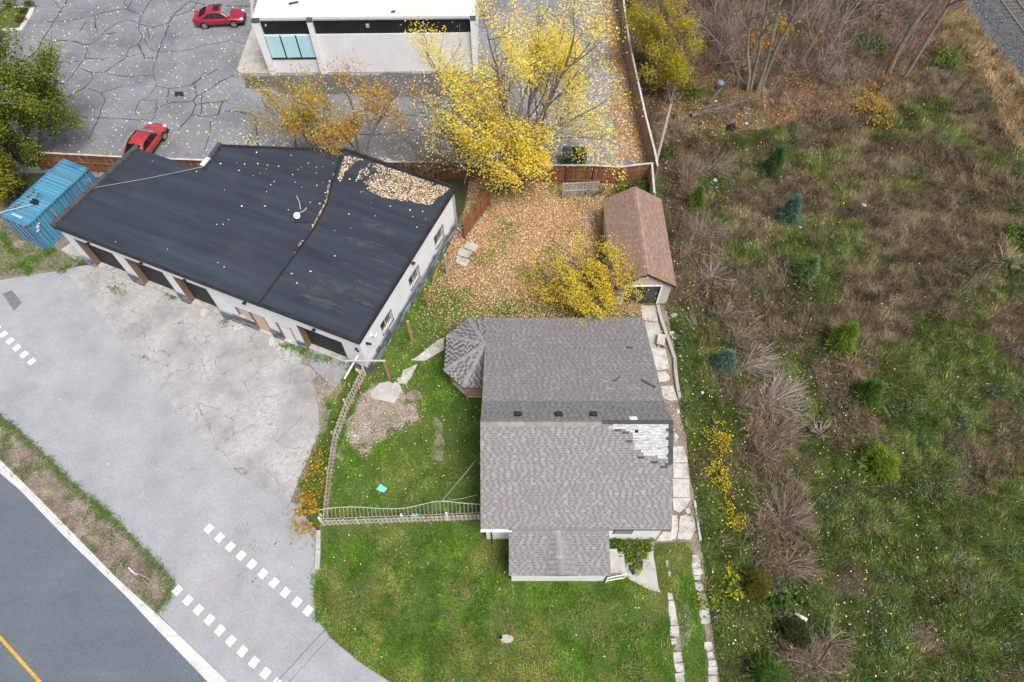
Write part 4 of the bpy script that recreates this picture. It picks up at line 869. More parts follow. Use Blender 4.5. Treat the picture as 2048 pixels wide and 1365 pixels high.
# ---------------------------------------------------------------- white commercial building at the back of the lot
# sun-worn membrane along the right-hand edge
wp = MB()
for k in range(26):
    u_, v_ = R.gauss(20.6, 1.0), R.uniform(1.0, 8.5)
    if u_ < 22.4: wp.sheet(rough([(u_-R.uniform(.6, 2.2), v_), (u_, v_-.10*R.random()), (min(22.5, u_+R.uniform(.3, 1.2)), v_), (u_, v_+R.uniform(.10, .25))], .2, .2, k), 4.1235+.0003*k)
o = wp.build('worn_membrane', pmat('worn_membrane', (.036, .042, .052), (.062, .067, .077), 1.5, .85, 0, 12), shop); o['kind'] = 'stuff'
wb = empty('commercial_building', (-20.75, 50.1, 0), math.atan2(.3, 17.7), 'white flat-roofed commercial building with a black ribbed fascia band', 'building')
WL, WD, WH = 17.8, 14.0, 5.0
MB().box((WL/2, .25, 1.8), (WL, .3, 3.6)).build('front_wall', M['white_wall'], wb)
MB().box((.15, WD/2, WH/2), (.3, WD-.8, WH-.02)).build('side_wall', M['white_wall'], wb); MB().box((WL-.15, WD/2, WH/2), (.3, WD-.8, WH-.02)).build('side_wall', M['white_wall'], wb)
MB().box((WL/2, WD/2+.2, WH-.06), (WL, WD-.3, .12)).build('roof', M['white_roof'], wb)
MB().box((WL/2, .24, 4.22), (WL-.2, .1, 1.3)).build('fascia_backing', M['black_metal'], wb)
rib = MB().box((0, 0, 0), (.07, .05, 1.28)).mesh('fascia_rib', M['black_metal'])
for k in range(70): link('fascia_rib', rib, None, wb, (.75+k*.24, .17, 4.23))
MB().box((WL/2, .2, 4.93), (WL+.1, .3, .12)).build('coping', M['metal'], wb)
for u in (.26, 4.55, 17.6):
    q = MB(); q.box((u, .02, 2.46), (.55 if u < 1 else .4, .42, 4.92)); q.build('pillar', M['white_paint'], wb); MB().box((u, .02, 4.97), (.62 if u < 1 else .46, .5, .10)).build('pillar_cap', M['underlay'], wb)
wdw = empty('shop_window', (2.42, .09, 2.45)); wdw.parent = wb
for k in range(3): MB().box((-1.27+k*1.27, 0, .05), (1.17, .03, 2.0)).build('pane', M['frosted'], wdw)
for k in range(4): MB().box((-1.905+k*1.27, -.01, 0), (.09, .06, 2.2)).build('mullion', M['black_metal'], wdw)
MB().box((0, -.01, -1.04), (3.8, .07, .14)).build('frame_rail', M['black_metal'], wdw)
MB().box((9.1, .1, 4.35), (.25, .2, .25)).build('sign_lamp', M['metal'], wb); MB().box((.95, .1, 4.5), (.12, .25, .12)).build('security_camera', M['metal'], wb)
for x, y, s in ((3.0, 2.2, .8), (11.2, .9, .35), (8.6, 4.2, .4)):
    MB().box((x, y, WH+.02), (s, .3, .04), Matrix.Rotation(.3, 3, 'Z')).build('roof_debris', M['underlay'], wb)
wk = MB().prism(gp((504, 60), (476, 138), (478, 147), (485, 149), (545, 149), (545, 130), (512, 40), (507, 20), (515, -40), (500, -40), (502, 20)), 0, .14).build('walkway', M['concrete']); wk['kind'] = 'structure'

# ---------------------------------------------------------------- shipping container
cu = Vector((.419, .908, 0)); cang = math.atan2(cu.y, cu.x)
cont = empty('shipping_container', (-33.15, 30.75, 0), cang, 'weathered blue steel shipping container beside the end of the shop', 'container')
CL, CW, CH = 6.06, 2.44, 2.59
def corr(n, L, dep):
    pts = []; p = L/n
    for i in range(n): pts += [(i*p, 0), (i*p+p*.32, 0), (i*p+p*.5, dep), (i*p+p*.82, dep)]
    return pts+[(L, 0)]
def corrugated(name, n, L, dep, H, fn_, mat):
    P = corr(n, L, dep); q = MB(); vs = []
    for (x, d) in P: vs += [fn_(x, d, 0), fn_(x, d, H)]
    q = MB()
    for i in range(len(P)-1):
        g = R.uniform(.80, 1.2); q.add(vs[2*i:2*i+4], [(0, 2, 3, 1)], (.085*g, .25*g, .37*g) if R.random() > .06 else (.16*g, .15*g, .14*g))
    return q.build(name, M['paint_col'], cont, colors=True)
corrugated('side_panel', 20, CL-.3, .09, CH-.3, lambda x, d, z: (x+.15, .03+d, z+.16), M['blue'])
corrugated('side_panel', 22, CL-.3, .04, CH-.3, lambda x, d, z: (x+.15, CW-.06-d, z+.16), M['blue'])
corrugated('roof_panel', 20, CL-.7, .10, CW-.12, lambda x, d, z: (x+.35, .06+z, CH-.035-d), M['blue'])
corrugated('end_panel', 9, CW-.3, .04, CH-.3, lambda x, d, z: (CL-.06-d, x+.15, z+.16), M['blue'])
q = MB()
for y in (.05, CW-.05):
    q.box((CL/2, y, .08), (CL-.3, .10, .16)); q.box((CL/2, y, CH-.06), (CL-.3, .08, .12))
for x in (.06, CL-.06):
    q.box((x, CW/2, .08), (.12, CW-.3, .16)); q.box((x, CW/2, CH-.065), (.12, CW-.3, .125))
    for y in (.07, CW-.07): q.box((x, y, CH/2), (.14, .14, CH-.3))
q.box((.25, CW/2, CH-.045), (.26, CW-.16, .03)); q.box((CL-.25, CW/2, CH-.045), (.26, CW-.16, .03)); q.build('frame', M['blue'], cont)
for x in (.09, CL-.09):
    for y in (.08, CW-.08):
        for z in (.06, CH-.06): MB().box((x, y, z), (.19, .17, .13)).build('corner_casting', M['rust'], cont)
for k in range(2):
    d = empty('cargo_door', (.03, .12+k*1.12, 0)); d.parent = cont
    q = MB(); P = corr(4, 1.08, .03); vs = []
    for (x, dd_) in P: vs += [(dd_, x, .2), (dd_, x, CH-.2)]
    q.add(vs, [(2*i, 2*i+1, 2*i+3, 2*i+2) for i in range(len(P)-1)]); q.build('door_panel', M['blue'], d)
    for j in (0, 1): MB().tube([(-.05, .25+j*.55, .12), (-.05, .25+j*.55, CH-.12)], .022, 6).build('lock_rod', M['metal'], d)
    MB().box((-.06, .5, 1.1), (.03, .5, .05)).build('lock_handle', M['rust'], d)
q = MB(); q.box((.62, .022, 1.98), (.22, .012, .22)); q.box((.46, .022, 1.74), (.26, .012, .12)); q.box((.82, .022, 2.1), (.12, .012, .12)); q.build('stencilled_mark', M['white_bag'], cont)
q = MB()
for k in range(7): q.box((.52-.0*k, 1.72-k*.13, CH-.024), (.15, .085, .006))
q.build('stencilled_number', M['white_bag'], cont)
q = MB()
for k in range(3): q.box((5.2+k*.22, .022, 2.0-k*.05), (.03, .012, .5-k*.1))
q.build('stencilled_panel', M['white_bag'], cont)
q = MB()
for k in range(9): q.box((1.0+k*.22+R.uniform(-.1, .1), 2.1+R.uniform(-.12, .05), CH-.031+.0015*k), (R.uniform(.1, .3), R.uniform(.05, .14), .004))
o = q.build('rust_scale', M['rust'], cont); o['kind'] = 'stuff'
cm = empty('floodlight_frame', G(72, 402, 2.6), .3, 'small black lamp frame lying on the container roof', 'lamp')
q = MB(); q.tube([(-.2, -.1, .05), (.25, .15, .22), (.35, .4, .3), (.15, .45, .1)], .025, 5); q.build('bracket', M['black_plastic'], cm)
for dx, dy in ((-.25, -.15), (-.08, -.3), (.1, -.12), (-.1, .02), (.12, -.35)): MB().box((dx, dy, .1), (.14, .14, .16)).build('lamp_head', M['black_plastic'], cm)
q = MB(); q.tube([G(-10, 428, 2.66), G(66, 409, 2.66)], .035, 6); tag(q.build('pole', M['metal']), 'thin pale pole lying across the container roof to its left end', 'pole')
q = MB(); q.tube([G(94, 412, 2.62), G(121, 440, 1.2)], .035, 6); tag(q.build('pipe', M['metal']), 'thin pale pipe leaning against the side of the blue container', 'pipe')

# ---------------------------------------------------------------- cars
def car(name, label, loc, rz, paint, sunroof=True):
    c_ = empty(name, loc, rz, label, 'car', 'red cars in the parking lot')
    # x, half width, z bottom, z shoulder, z top
    ST = [(-2.26, .60, .42, .62, .70), (-2.20, .76, .30, .72, .92), (-1.95, .85, .24, .80, 1.00), (-1.35, .88, .22, .84, .99), (-.6, .89, .22, .84, .96), (.3, .89, .22, .83, .95), (.95, .88, .22, .82, .94), (1.45, .87, .24, .78, .86), (1.95, .82, .26, .70, .76), (2.18, .70, .32, .60, .66), (2.27, .52, .42, .56, .60)]
    q = MB(); ring = 10; vs = []
    for x, w_, zb, zs, zt in ST:
        for yy, zz in ((-.5*w_, zb), (-.96*w_, zb+.06), (-w_, (zb+zs)/2), (-.97*w_, zs), (-.80*w_, zt-.01), (.80*w_, zt-.01), (.97*w_, zs), (w_, (zb+zs)/2), (.96*w_, zb+.06), (.5*w_, zb)): vs.append((x, yy, zz))
    k = len(ST); fs = [(i*ring+j, i*ring+(j+1) % ring, (i+1)*ring+(j+1) % ring, (i+1)*ring+j) for i in range(k-1) for j in range(ring)]
    fs += [tuple(range(ring-1, -1, -1)), tuple((k-1)*ring+j for j in range(ring))]
    q.add(vs, fs); o = q.build('body', paint, c_, smooth=True); s = o.modifiers.new('sub', 'SUBSURF'); s.levels = 2; s.render_levels = 2
    CS = [(-1.72, .70, .93, .935), (-1.45, .70, .93, 1.06), (-.95, .66, .93, 1.37), (-.55, .63, .93, 1.44), (0, .63, .93, 1.46), (.38, .64, .93, 1.40), (.80, .68, .92, 1.15), (1.12, .70, .90, .93)]
    q = MB(); vs = []; ring = 8
    for x, w_, zb, zt in CS:
        wb_ = .80; f = (zt-zb)/.52; wt = .80-(.80-w_)*1.25*min(1, f)
        vs += [(x, -wb_, zb-.08), (x, -wb_, zb), (x, -wt, zt-.05*f), (x, -wt*.72, zt), (x, wt*.72, zt), (x, wt, zt-.05*f), (x, wb_, zb), (x, wb_, zb-.08)]
    k = len(CS); q.add(vs, [(i*ring+j, i*ring+(j+1) % ring, (i+1)*ring+(j+1) % ring, (i+1)*ring+j) for i in range(k-1) for j in range(ring)]+[tuple(range(ring-1, -1, -1)), tuple((k-1)*ring+j for j in range(ring))])
    o = q.build('cabin', paint, c_, smooth=True); s = o.modifiers.new('sub', 'SUBSURF'); s.levels = 2; s.render_levels = 2
    MB().add([(1.10, -.68, .965), (1.10, .68, .965), (.45, .57, 1.395), (.45, -.57, 1.395)], [(0, 1, 2, 3)]).build('windscreen', M['glass_screen'], c_)
    MB().add([(-1.66, .60, 1.005), (-1.66, -.60, 1.005), (-1.0, -.55, 1.375), (-1.0, .55, 1.375)], [(0, 1, 2, 3)]).build('rear_window', M['glass_dark'], c_)
    for s in (-1, 1):
        for a_ in ([(.86, .80, .985), (.42, .662, 1.345), (-.12, .655, 1.375), (-.12, .81, .985)], [(-.18, .81, .985), (-.18, .655, 1.375), (-.72, .66, 1.345), (-1.22, .79, 1.0)]):
            v = [(x, s*(y+.012), z) for x, y, z in a_]; MB().add(v, [(0, 1, 2, 3), (3, 2, 1, 0)]).build('side_window', M['glass_dark'], c_)
        q = MB(); q.box((.78, s*.95, .99), (.12, .18, .12)); bevel(q.build('mirror', paint, c_), .03)
        q = MB(); q.box((2.06, s*.62, .66), (.24, .26, .13), Matrix.Rotation(-s*.5, 3, 'Z')); bevel(q.build('headlight', M['lamp'], c_), .03)
        q = MB(); q.box((-2.16, s*.62, .80), (.12, .30, .14)); bevel(q.build('tail_light', M['red_plastic'], c_), .03)
        for x in (-1.30, 1.30):
            w_ = empty('wheel', (x, s*.76, .32)); w_.parent = c_; rot = Matrix.Rotation(-s*math.pi/2, 3, 'X')
            q = MB(); q.lathe([(.22, -.02), (.36, 0), (.38, .08), (.38, .105), (.2, .11)], 20, rot); q.build('wheel_arch', M['interior'], w_)
            q = MB(); q.lathe([(.2, -.1), (.30, -.1), (.325, -.05), (.325, .10), (.30, .135), (.22, .14)], 22, rot); q.build('tyre', M['tyre'], w_, smooth=False)
            q = MB(); q.lathe([(.225, .10), (.225, .148), (.19, .15), (.185, .135), (.0, .135)], 20, rot)
            for t in range(5):
                a_ = t*2*math.pi/5; q.box(rot @ Vector((.12*math.cos(a_), .12*math.sin(a_), .145)), (.17, .05, .03), rot @ Matrix.Rotation(a_, 3, 'Z'))
            q.lathe([(.05, .13), (.05, .165), (.0, .165)], 10, rot); q.build('rim', M['alloy'], w_)
    q = MB(); q.box((2.235, 0, .50), (.08, .85, .22)); bevel(q.build('grille', M['black_plastic'], c_), .03)
    q = MB(); q.box((1.75, 0, .27), (.9, 1.5, .1)); q.build('under_tray', M['interior'], c_)
    if sunroof: MB().box((-.02, 0, 1.462), (.50, .74, .012)).build('sunroof', M['glass_dark'], c_)
    q = MB(); q.box((-.98, 0, 1.42), (.12, .04, .05)); q.build('aerial', M['black_plastic'], c_)
    return c_
a, b = G(413, 58), G(469.5, 55); d = (b-a).normalized(); mid = (a+b)/2+Vector((-d.y, d.x, 0))*.80
car('parked_car', 'glossy dark red saloon with sunroof parked nose to the white building', mid, math.atan2(d.y, d.x), M['red_car'])
fr, re = G(331, 279), G(303, 318); d = (fr-re).normalized(); mid = fr-d*1.3+Vector((-d.y, d.x, 0))*.80
car('parked_car', 'faded red car parked behind the fence, its tail hidden by the black roof', mid, math.atan2(d.y, d.x), M['red_car_faded'], False)

# ---------------------------------------------------------------- fences
def fence(name, label, pts, h, bw, gap, bmat, th=.02, railside=1, rails=(.35, 1.0, 1.6), cap=None, postgap=2.4, dz=0.05, posts=True, lean=0.0, railmat=None, postmat=None, cat='fence', group=None):
    root = empty(name, (pts[0][0], pts[0][1], 0), 0, label, cat, group); P = [Vector((p[0], p[1], 0)) for p in pts]
    meshes = [MB().box((0, 0, (h+k*dz*.5)/2), (bw, th, h+k*dz*.5-.04)).mesh('board', bmat) for k in range(3)]
    for a, b in zip(P[:-1], P[1:]):
        d = b-a; L = d.length; d.normalize(); n = Vector((-d.y, d.x, 0))*railside; ang = math.atan2(d.y, d.x); k = max(1, int(L/(bw+gap)))
        for i in range(k):
            p = a+d*((i+.5)*L/k)-P[0]; o = link('board', R.choice(meshes), None, root, (p.x, p.y, .03+R.uniform(-.01, .015)), (R.gauss(0, .01)+lean, R.gauss(0, .012), ang))
        for z in rails:
            MB().bar(a-P[0]+n*(th/2+.022)+Vector((0, 0, z)), b-P[0]+n*(th/2+.022)+Vector((0, 0, z)), .04, .09).build('rail', railmat or bmat, root)
        if posts:
            kp = max(1, round(L/postgap))
            for i in range(kp+1):
                if i == kp and b is not P[-1]: continue
                p = a+d*(i*L/kp)-P[0]+n*(th/2+.10); MB().box((p.x, p.y, (h+.05)/2), (.10, .10, h+.05)).build('post', postmat or railmat or bmat, root)
        if cap: MB().bar(a-P[0]+n*.05+Vector((0, 0, h+.035)), b-P[0]+n*.05+Vector((0, 0, h+.035)), .15, .035).build('cap_rail', cap, root)
    return root
P2 = lambda *p: [(G(x, y, 1.85).x, G(x, y, 1.85).y) for x, y in p]
fence('board_fence', 'brown board fence with pale cap rail between the blue container and the shop', P2((60, 302), (95, 305), (250, 313), (430, 320), (470, 320)), 1.8, .17, .012, M['fence'], railside=-1, cap=M['cap'], rails=(.3, .95, 1.6))
fence('board_fence', 'brown board fence running behind the yellow maple to the garage corner', P2((735, 322), (940, 324), (1080, 329), (1190, 330), (1240, 333), (1306, 325)), 1.8, .17, .012, M['fence'], railside=-1, cap=M['cap'], rails=(.3, 1.25))
fence('board_fence', 'long tan board fence with leaf drifts along the right edge of the parking lot', P2((1314, 332), (1308, 300), (1290, 230), (1270, 140), (1257, 80), (1246, 0), (1240, -50)), 1.8, .19, .012, M['fence_tan'], railside=-1, cap=M['cap'], rails=(.3, 1.5), posts=True)
fence('board_fence', 'short grey fence return between the long fences and the garage corner', [(G(1303, 326, 1.85).x, G(1303, 326, 1.85).y), (G(1308, 385, 1.85).x, G(1308, 385, 1.85).y)], 1.75, .16, .012, M['weathered'], railside=1, cap=M['cap'], rails=(.3, 1.3))
a, b, c_ = G(928, 478), G(962, 432), G(978, 410)
fence('board_fence', 'free-standing brown board fence panel beside the back corner of the shop', [a[:2], b[:2], c_[:2]], 1.72, .15, .008, M['fence'], railside=-1, rails=(.06, .9), postgap=1.75)
a, b = G(1127, 396), G(1195, 393)
fence('board_fence', 'grey weathered fence panel standing in the leaf-covered back yard', [a[:2], b[:2]], 1.55, .115, .014, M['weathered'], railside=-1, rails=(.75, 1.5), postgap=2.6, posts=False)
q = MB(); q.box((a.x-.08, a.y-.1, .8), (.09, .09, 1.7)); tag(q.build('fence_post', M['weathered']), 'bare grey post at the left end of the weathered panel', 'post')
# pickets
PK = gp((734, 750), (699, 818), (676, 881), (665, 952), (656, 1043))
fence('picket_fence', 'weathered timber picket fence along the forecourt side of the yard', PK, 1.22, .13, .09, M['picket'], railside=-1, rails=(.3, .95), posts=True, postgap=2.4)
a, b = G(648, 1052), G(962, 1040)
pf_ = fence('picket_fence', 'weathered timber picket fence across the front yard beside the house', [a[:2], b[:2]], .98, .145, .085, M['picket'], railside=1, rails=(.22, .72), posts=False)
ir = empty('railing', (a.x, a.y+.06, 0), 0, 'pale metal balustrade leaning along the top of the front picket fence', 'railing')
d = (b-a); L = d.length; d.normalize(); n = Vector((-d.y, d.x, 0))
lowp = lambda s: d*s+Vector((0, 0, .96))+n*.05
def highp(s):
    sag = .10*math.sin(s*1.1)+.16*max(0, 1-abs(s-L*.72)/1.6); return d*s+Vector((0, 0, 1.42))+n*(.42+sag)
K = 40
q = MB(); q.tube([lowp(L*i/11) for i in range(12)], .018, 5); q.build('lower_rail', M['weathered'], ir)
q = MB(); q.tube([highp(L*i/22) for i in range(23)], .022, 5); q.build('hand_rail', M['cap'], ir)
for i in range(K+1):
    s = L*i/K; MB().tube([lowp(s), highp(s)], .010, 4).build('baluster', M['cap'], ir)
for s in (.02, L*.51, L*.79):
    MB().box(d*s+Vector((0, 0, .68)), (.11, .11, 1.32)).build('newel_post', M['white_paint'], ir)

# posts and loose timber by the shop
def post(label, bx, by, h, w_=.14, mat=None, name='timber_post', lean=(0, 0)):
    p = G(bx, by); q = MB(); q.box((lean[0]/2, lean[1]/2, h/2), (w_, w_, h), Matrix.Rotation(-math.atan2(lean[1], h), 3, 'X') @ Matrix.Rotation(math.atan2(lean[0], h), 3, 'Y')); o = q.build(name, mat or M['new_wood'], None, (p.x, p.y, 0)); bevel(o, .012, 1); return tag(o, label, 'post')
post('timber post carrying a pale crossbeam at the shop corner', 780, 758, 2.3, .17)
post('brown timber post second from the shop corner, opposite the first barred window', 825, 683, 2.45, .17)
post('brown timber post with a plank leaning beside it, opposite the middle barred window', 857, 615, 2.15, .16)
post('grey-green weathered post opposite the farthest barred window', 895, 548, 2.15, .15, M['weathered'])
q = MB(); q.bar(G(864, 572, .25), G(873, 540, 1.1), .05, .13); tag(q.build('plank', M['new_wood']), 'orange plank leaning beside the third timber post', 'plank')
q = MB(); q.bar(G(692, 722, 2.2), G(771, 722, 2.34), .10, .06); tag(q.build('crossbeam', M['picket']), 'pale beam reaching from the corner post towards the shop', 'beam')
q = MB(); q.bar(G(716, 711, 2.1), G(689, 758, 1.25), .10, .05); tag(q.build('plank', M['white_paint']), 'white board sloping from the shop corner down to the picket fence', 'plank')
q = MB(); q.bar(G(712, 740, .2), G(724, 747, .2), .16, .3); tag(q.build('timber_offcut', M['plywood']), 'short orange offcut behind the picket fence at the shop corner', 'timber')
# utility pole
p = G(1309, 337); t = G(1342, 208, 3.9); q = MB(); q.tube([(0, 0, 0), (t-p)*.5, t-p], [.13, .115, .10], 10); tag(q.build('utility_pole', M['weathered'], None, p), 'bare grey leaning pole where the two fences meet', 'pole')
# concrete pavers
for k, (pts, mt, lab, hh) in enumerate((([(934, 484), (957, 491), (949, 504), (927, 496)], M['concrete'], 'grey concrete paver lying nearest the fence panel', .07), ([(920, 498), (944, 505), (937, 518), (914, 511)], M['concrete'], 'grey concrete paver in the middle of the three by the shop', .09), ([(915, 516), (940, 523), (932, 536), (911, 528)], M['white_concrete'], 'bright white concrete slab nearest the house of the three pavers', .16))):
    tag(bevel(MB().prism(gp(*pts), .012, hh).build('paving_slab', mt), .015), lab, 'paver')
# timbers on the ground in the back yard
q = MB(); q.bar(G(1158, 437, .12), G(1196, 437, .12), .08, .1); tag(q.build('timber', M['weathered']), 'thin grey timber lying crosswise on the leaves in the back yard', 'timber')
q = MB(); q.bar(G(1171, 440, .08), G(1171, 468, .08), .08, .1); tag(q.build('timber', M['weathered']), 'short grey timber lying end-on towards the yellow tree', 'timber')
# skip behind the fence
sk = empty('waste_skip', G(1148, 338), .02, 'dark green open waste skip standing behind the board fence', 'skip')
q = MB()
for s in (-1, 1): q.box((s*.78, .5, .6), (.06, 1.1, 1.1), Matrix.Rotation(s*.1, 3, 'Y')); q.box((0, .5+s*.55, .6), (1.56, .06, 1.1))
q.box((0, .5, .08), (1.5, 1.1, .06)); q.build('bin_body', M['dark_green'], sk)
q = MB()
for s in (-1, 1): q.box((s*.86, .5, 1.17), (.10, 1.3, .08)); q.box((0, .5+s*.6, 1.17), (1.62, .10, .08))
q.build('bin_rim', M['dark_green'], sk); MB().box((-.55, .5, 1.24), (.7, 1.2, .04)).build('lid', M['underlay'], sk); MB().box((0, .5, .35), (1.4, 1.0, .3)).build('rubbish', M['interior'], sk)

# driveway slabs, path stones, edging
drive = empty('driveway', (0, 0, 0)); drive['kind'] = 'structure'; drive['label'] = 'broken concrete driveway along the side of the house'
def slab_px(name, pts, z, mat, parent, amp=.04, seed=0): return MB().prism(rough(gp(*pts), amp, .25, seed), .009, z).build(name, mat, parent)
for k, pts in enumerate(([(1284, 640), (1282, 612), (1313, 613), (1316, 645)], [(1284, 646), (1316, 646), (1322, 670), (1318, 695), (1290, 690)], [(1296, 693), (1330, 700), (1338, 738), (1315, 742), (1300, 735)], [(1311, 746), (1330, 744), (1340, 755), (1338, 763), (1316, 765)], [(1318, 775), (1345, 772), (1355, 800), (1345, 803), (1322, 795)], [(1346, 895), (1366, 894), (1375, 925), (1347, 926)], [(1346, 928), (1374, 928), (1378, 957), (1347, 957)], [(1345, 959), (1378, 959), (1380, 995), (1346, 995)], [(1345, 997), (1380, 997), (1372, 1015), (1358, 1027), (1346, 1020)], [(1360, 1033), (1372, 1030), (1388, 1034), (1390, 1060), (1381, 1080), (1354, 1079), (1358, 1055)], [(1344, 1032), (1353, 1032), (1356, 1058), (1352, 1078), (1336, 1082), (1342, 1060)], [(1370, 1018), (1378, 1017), (1381, 1025), (1374, 1029)], [(1352, 818), (1358, 815), (1360, 826), (1354, 828)], [(1349, 866), (1358, 874), (1352, 884), (1348, 882)], [(1312, 1084), (1326, 1064), (1346, 1066), (1344, 1082)])):
    slab_px('concrete_slab', pts, .05+.004*(k % 3), M['concrete'] if k < 2 else M['white_concrete'], drive, .04, k)
for k, pts in enumerate(([(1386, 1003), (1391, 1002), (1396, 1040), (1403, 1082), (1398, 1083), (1391, 1035)],)): slab_px('edging', pts, .12, M['white_concrete'], drive, .02, k)
zt = lambda *p: [(1300+x/5.15, 1100+y/5.15) for x, y in p]
for k, pts in enumerate((zt((180, 445), (225, 450), (240, 515), (185, 515)), zt((190, 525), (245, 525), (290, 780), (215, 780), (190, 640)), zt((205, 790), (295, 785), (300, 895), (205, 890)), zt((215, 915), (265, 915), (280, 960), (222, 985)), zt((235, 1060), (325, 1055), (335, 1150), (250, 1170)), zt((245, 1175), (340, 1165), (355, 1250), (270, 1260)), zt((255, 1275), (352, 1260), (352, 1370), (265, 1370)),
    zt((435, 50), (480, 55), (520, 120), (515, 185), (430, 188)), zt((432, 195), (520, 190), (545, 240), (520, 262), (440, 262)), zt((450, 270), (515, 268), (520, 310), (455, 312)), zt((460, 335), (540, 335), (555, 400), (520, 432), (470, 405)), zt((480, 440), (575, 438), (585, 530), (550, 548), (485, 525)), zt((497, 555), (600, 550), (622, 765), (530, 768), (512, 680)), zt((560, 955), (630, 945), (650, 1010), (600, 1045), (560, 1020)), zt((585, 1055), (640, 1050), (660, 1110), (590, 1115)), zt((600, 1145), (680, 1140), (690, 1195), (605, 1205)), zt((595, 1215), (690, 1205), (695, 1280), (600, 1285)), zt((590, 1300), (680, 1300), (690, 1370), (600, 1370)), zt((160, 110), (185, 110), (195, 175), (165, 180)), zt((185, 225), (212, 225), (210, 280), (185, 275)))):
    slab_px('track_slab', pts, .03+.004*(k % 3), M['white_concrete'], drive, .03, k+20)
slab_px('entry_slab', [(1268, 1122), (1290, 1092), (1310, 1082), (1306, 1110), (1318, 1180), (1322, 1186), (1300, 1180), (1262, 1160), (1245, 1150), (1246, 1130)], .05, M['concrete'], drive, .05, 77)
yp = empty('garden_path', (0, 0, 0)); yp['kind'] = 'structure'; yp['label'] = 'pale broken stone path from the veranda towards the forecourt'
for k, pts in enumerate(([(888, 676), (890, 700), (868, 712), (850, 723), (822, 722), (838, 712), (856, 697), (876, 680)], [(835, 729), (824, 752), (812, 770), (797, 768), (793, 760), (803, 755), (806, 742), (825, 733)], [(760, 767), (776, 765), (800, 770), (804, 783), (795, 795), (790, 808), (770, 803), (745, 797), (742, 785)], [(790, 764), (797, 768), (803, 775), (796, 779), (784, 773)])):
    slab_px('path_stone', pts, .035+.006*k, M['white_concrete'] if k < 2 else M['concrete'], yp, .07, 40+k)
q = MB(); c0 = G(827, 792); q.lathe([(.0, .012), (.40, .012), (.42, .06), (.34, .07), (.30, .03), (.0, .02)], 18, None, c0); tag(q.build('stump_base', M['dirt_pale']), 'round pale tree stump base set in the lawn by the broken path', 'stump')
tb = empty('timber_edging', (0, 0, 0)); tb['kind'] = 'structure'; tb['label'] = 'long pale timber beam edging the driveway'
ed = [(1315, 612), (1322, 640), (1332, 668), (1343, 700), (1349, 718), (1350, 740), (1354, 770), (1359, 797)]
for a, b in zip(ed[:-1], ed[1:]): MB().bar(G(*a, .12), G(*b, .12), .20, .24).build('edging_beam', M['weathered'], tb)

# ---------------------------------------------------------------- overhead wires
def wire(label, a, b, sag, r, mat):
    a, b = Vector(a), Vector(b); q = MB(); pts = [a.lerp(b, i/16)-Vector((0, 0, sag*4*(i/16)*(1-i/16))) for i in range(17)]; q.tube(pts, r, 5); return tag(q.build('overhead_wire', mat), label, 'wire')
wire('grey service wire running from the house eave over the front lawn', G(960, 911, 3.2), G(520, 1400, 7.0), .3, .014, M['wire_dark'])
wire('thinner black wire beside the service wire near the crossing', G(860, 1046, 2.6), G(545, 1400, 6.8), .25, .010, M['wire_dark'])
wire('pale wire dropping from the house eave to the front railing', G(960, 911, 3.1), G(884, 1002, 1.5), .05, .012, M['wire'])
wire('slack pale cord along the back of the front railing', G(884, 1002, 1.5), G(955, 990, .4), .18, .014, M['wire'])

# ---------------------------------------------------------------- vegetation helpers
def pal(cols, n, jit=.18):
    C = np.array(cols)[NR.integers(0, len(cols), n)]; return np.clip(C*(1+jit*(NR.random((n, 1))*2-1))*(1+.06*(NR.random((n, 3))*2-1)), .003, .95)
def leaves(C, size, cols, flat=.5, k=4):
    """diamond leaves at centres C; flat: 0 random tumble, 1 lying flat"""
    n = len(C); s = size*(.6+.8*NR.random(n)) if not hasattr(size, '__len__') else size
    nv = NR.normal(size=(n, 3))*(1-flat); nv[:, 2] = np.abs(nv[:, 2])+flat; nv /= np.linalg.norm(nv, axis=1)[:, None]
    t = NR.normal(size=(n, 3)); t -= nv*(t*nv).sum(1)[:, None]; t /= np.linalg.norm(t, axis=1)[:, None]; b_ = np.cross(nv, t)
    w_ = .32; V = np.stack([C-t*s[:, None]*.5, C+b_*s[:, None]*w_+t*s[:, None]*.02, C+t*s[:, None]*.5, C-b_*s[:, None]*w_+t*s[:, None]*.05], 1)
    V[:, 1, 2] += s*.08; V[:, 3, 2] += s*.08
    return V, cols
def blades(P, z, L, w_, tilt, cols, az=None):
    n = len(P); az = NR.random(n)*6.283 if az is None else az; c, s = np.cos(az), np.sin(az); C = np.concatenate([P, np.full((n, 1), z)], 1)
    sx = np.stack([-s, c, np.zeros(n)], 1)*(w_/2)[:, None]; tip = np.stack([c*np.sin(tilt), s*np.sin(tilt), np.cos(tilt)], 1)*L[:, None]
    return np.stack([C-sx, C+sx, C+tip], 1), cols
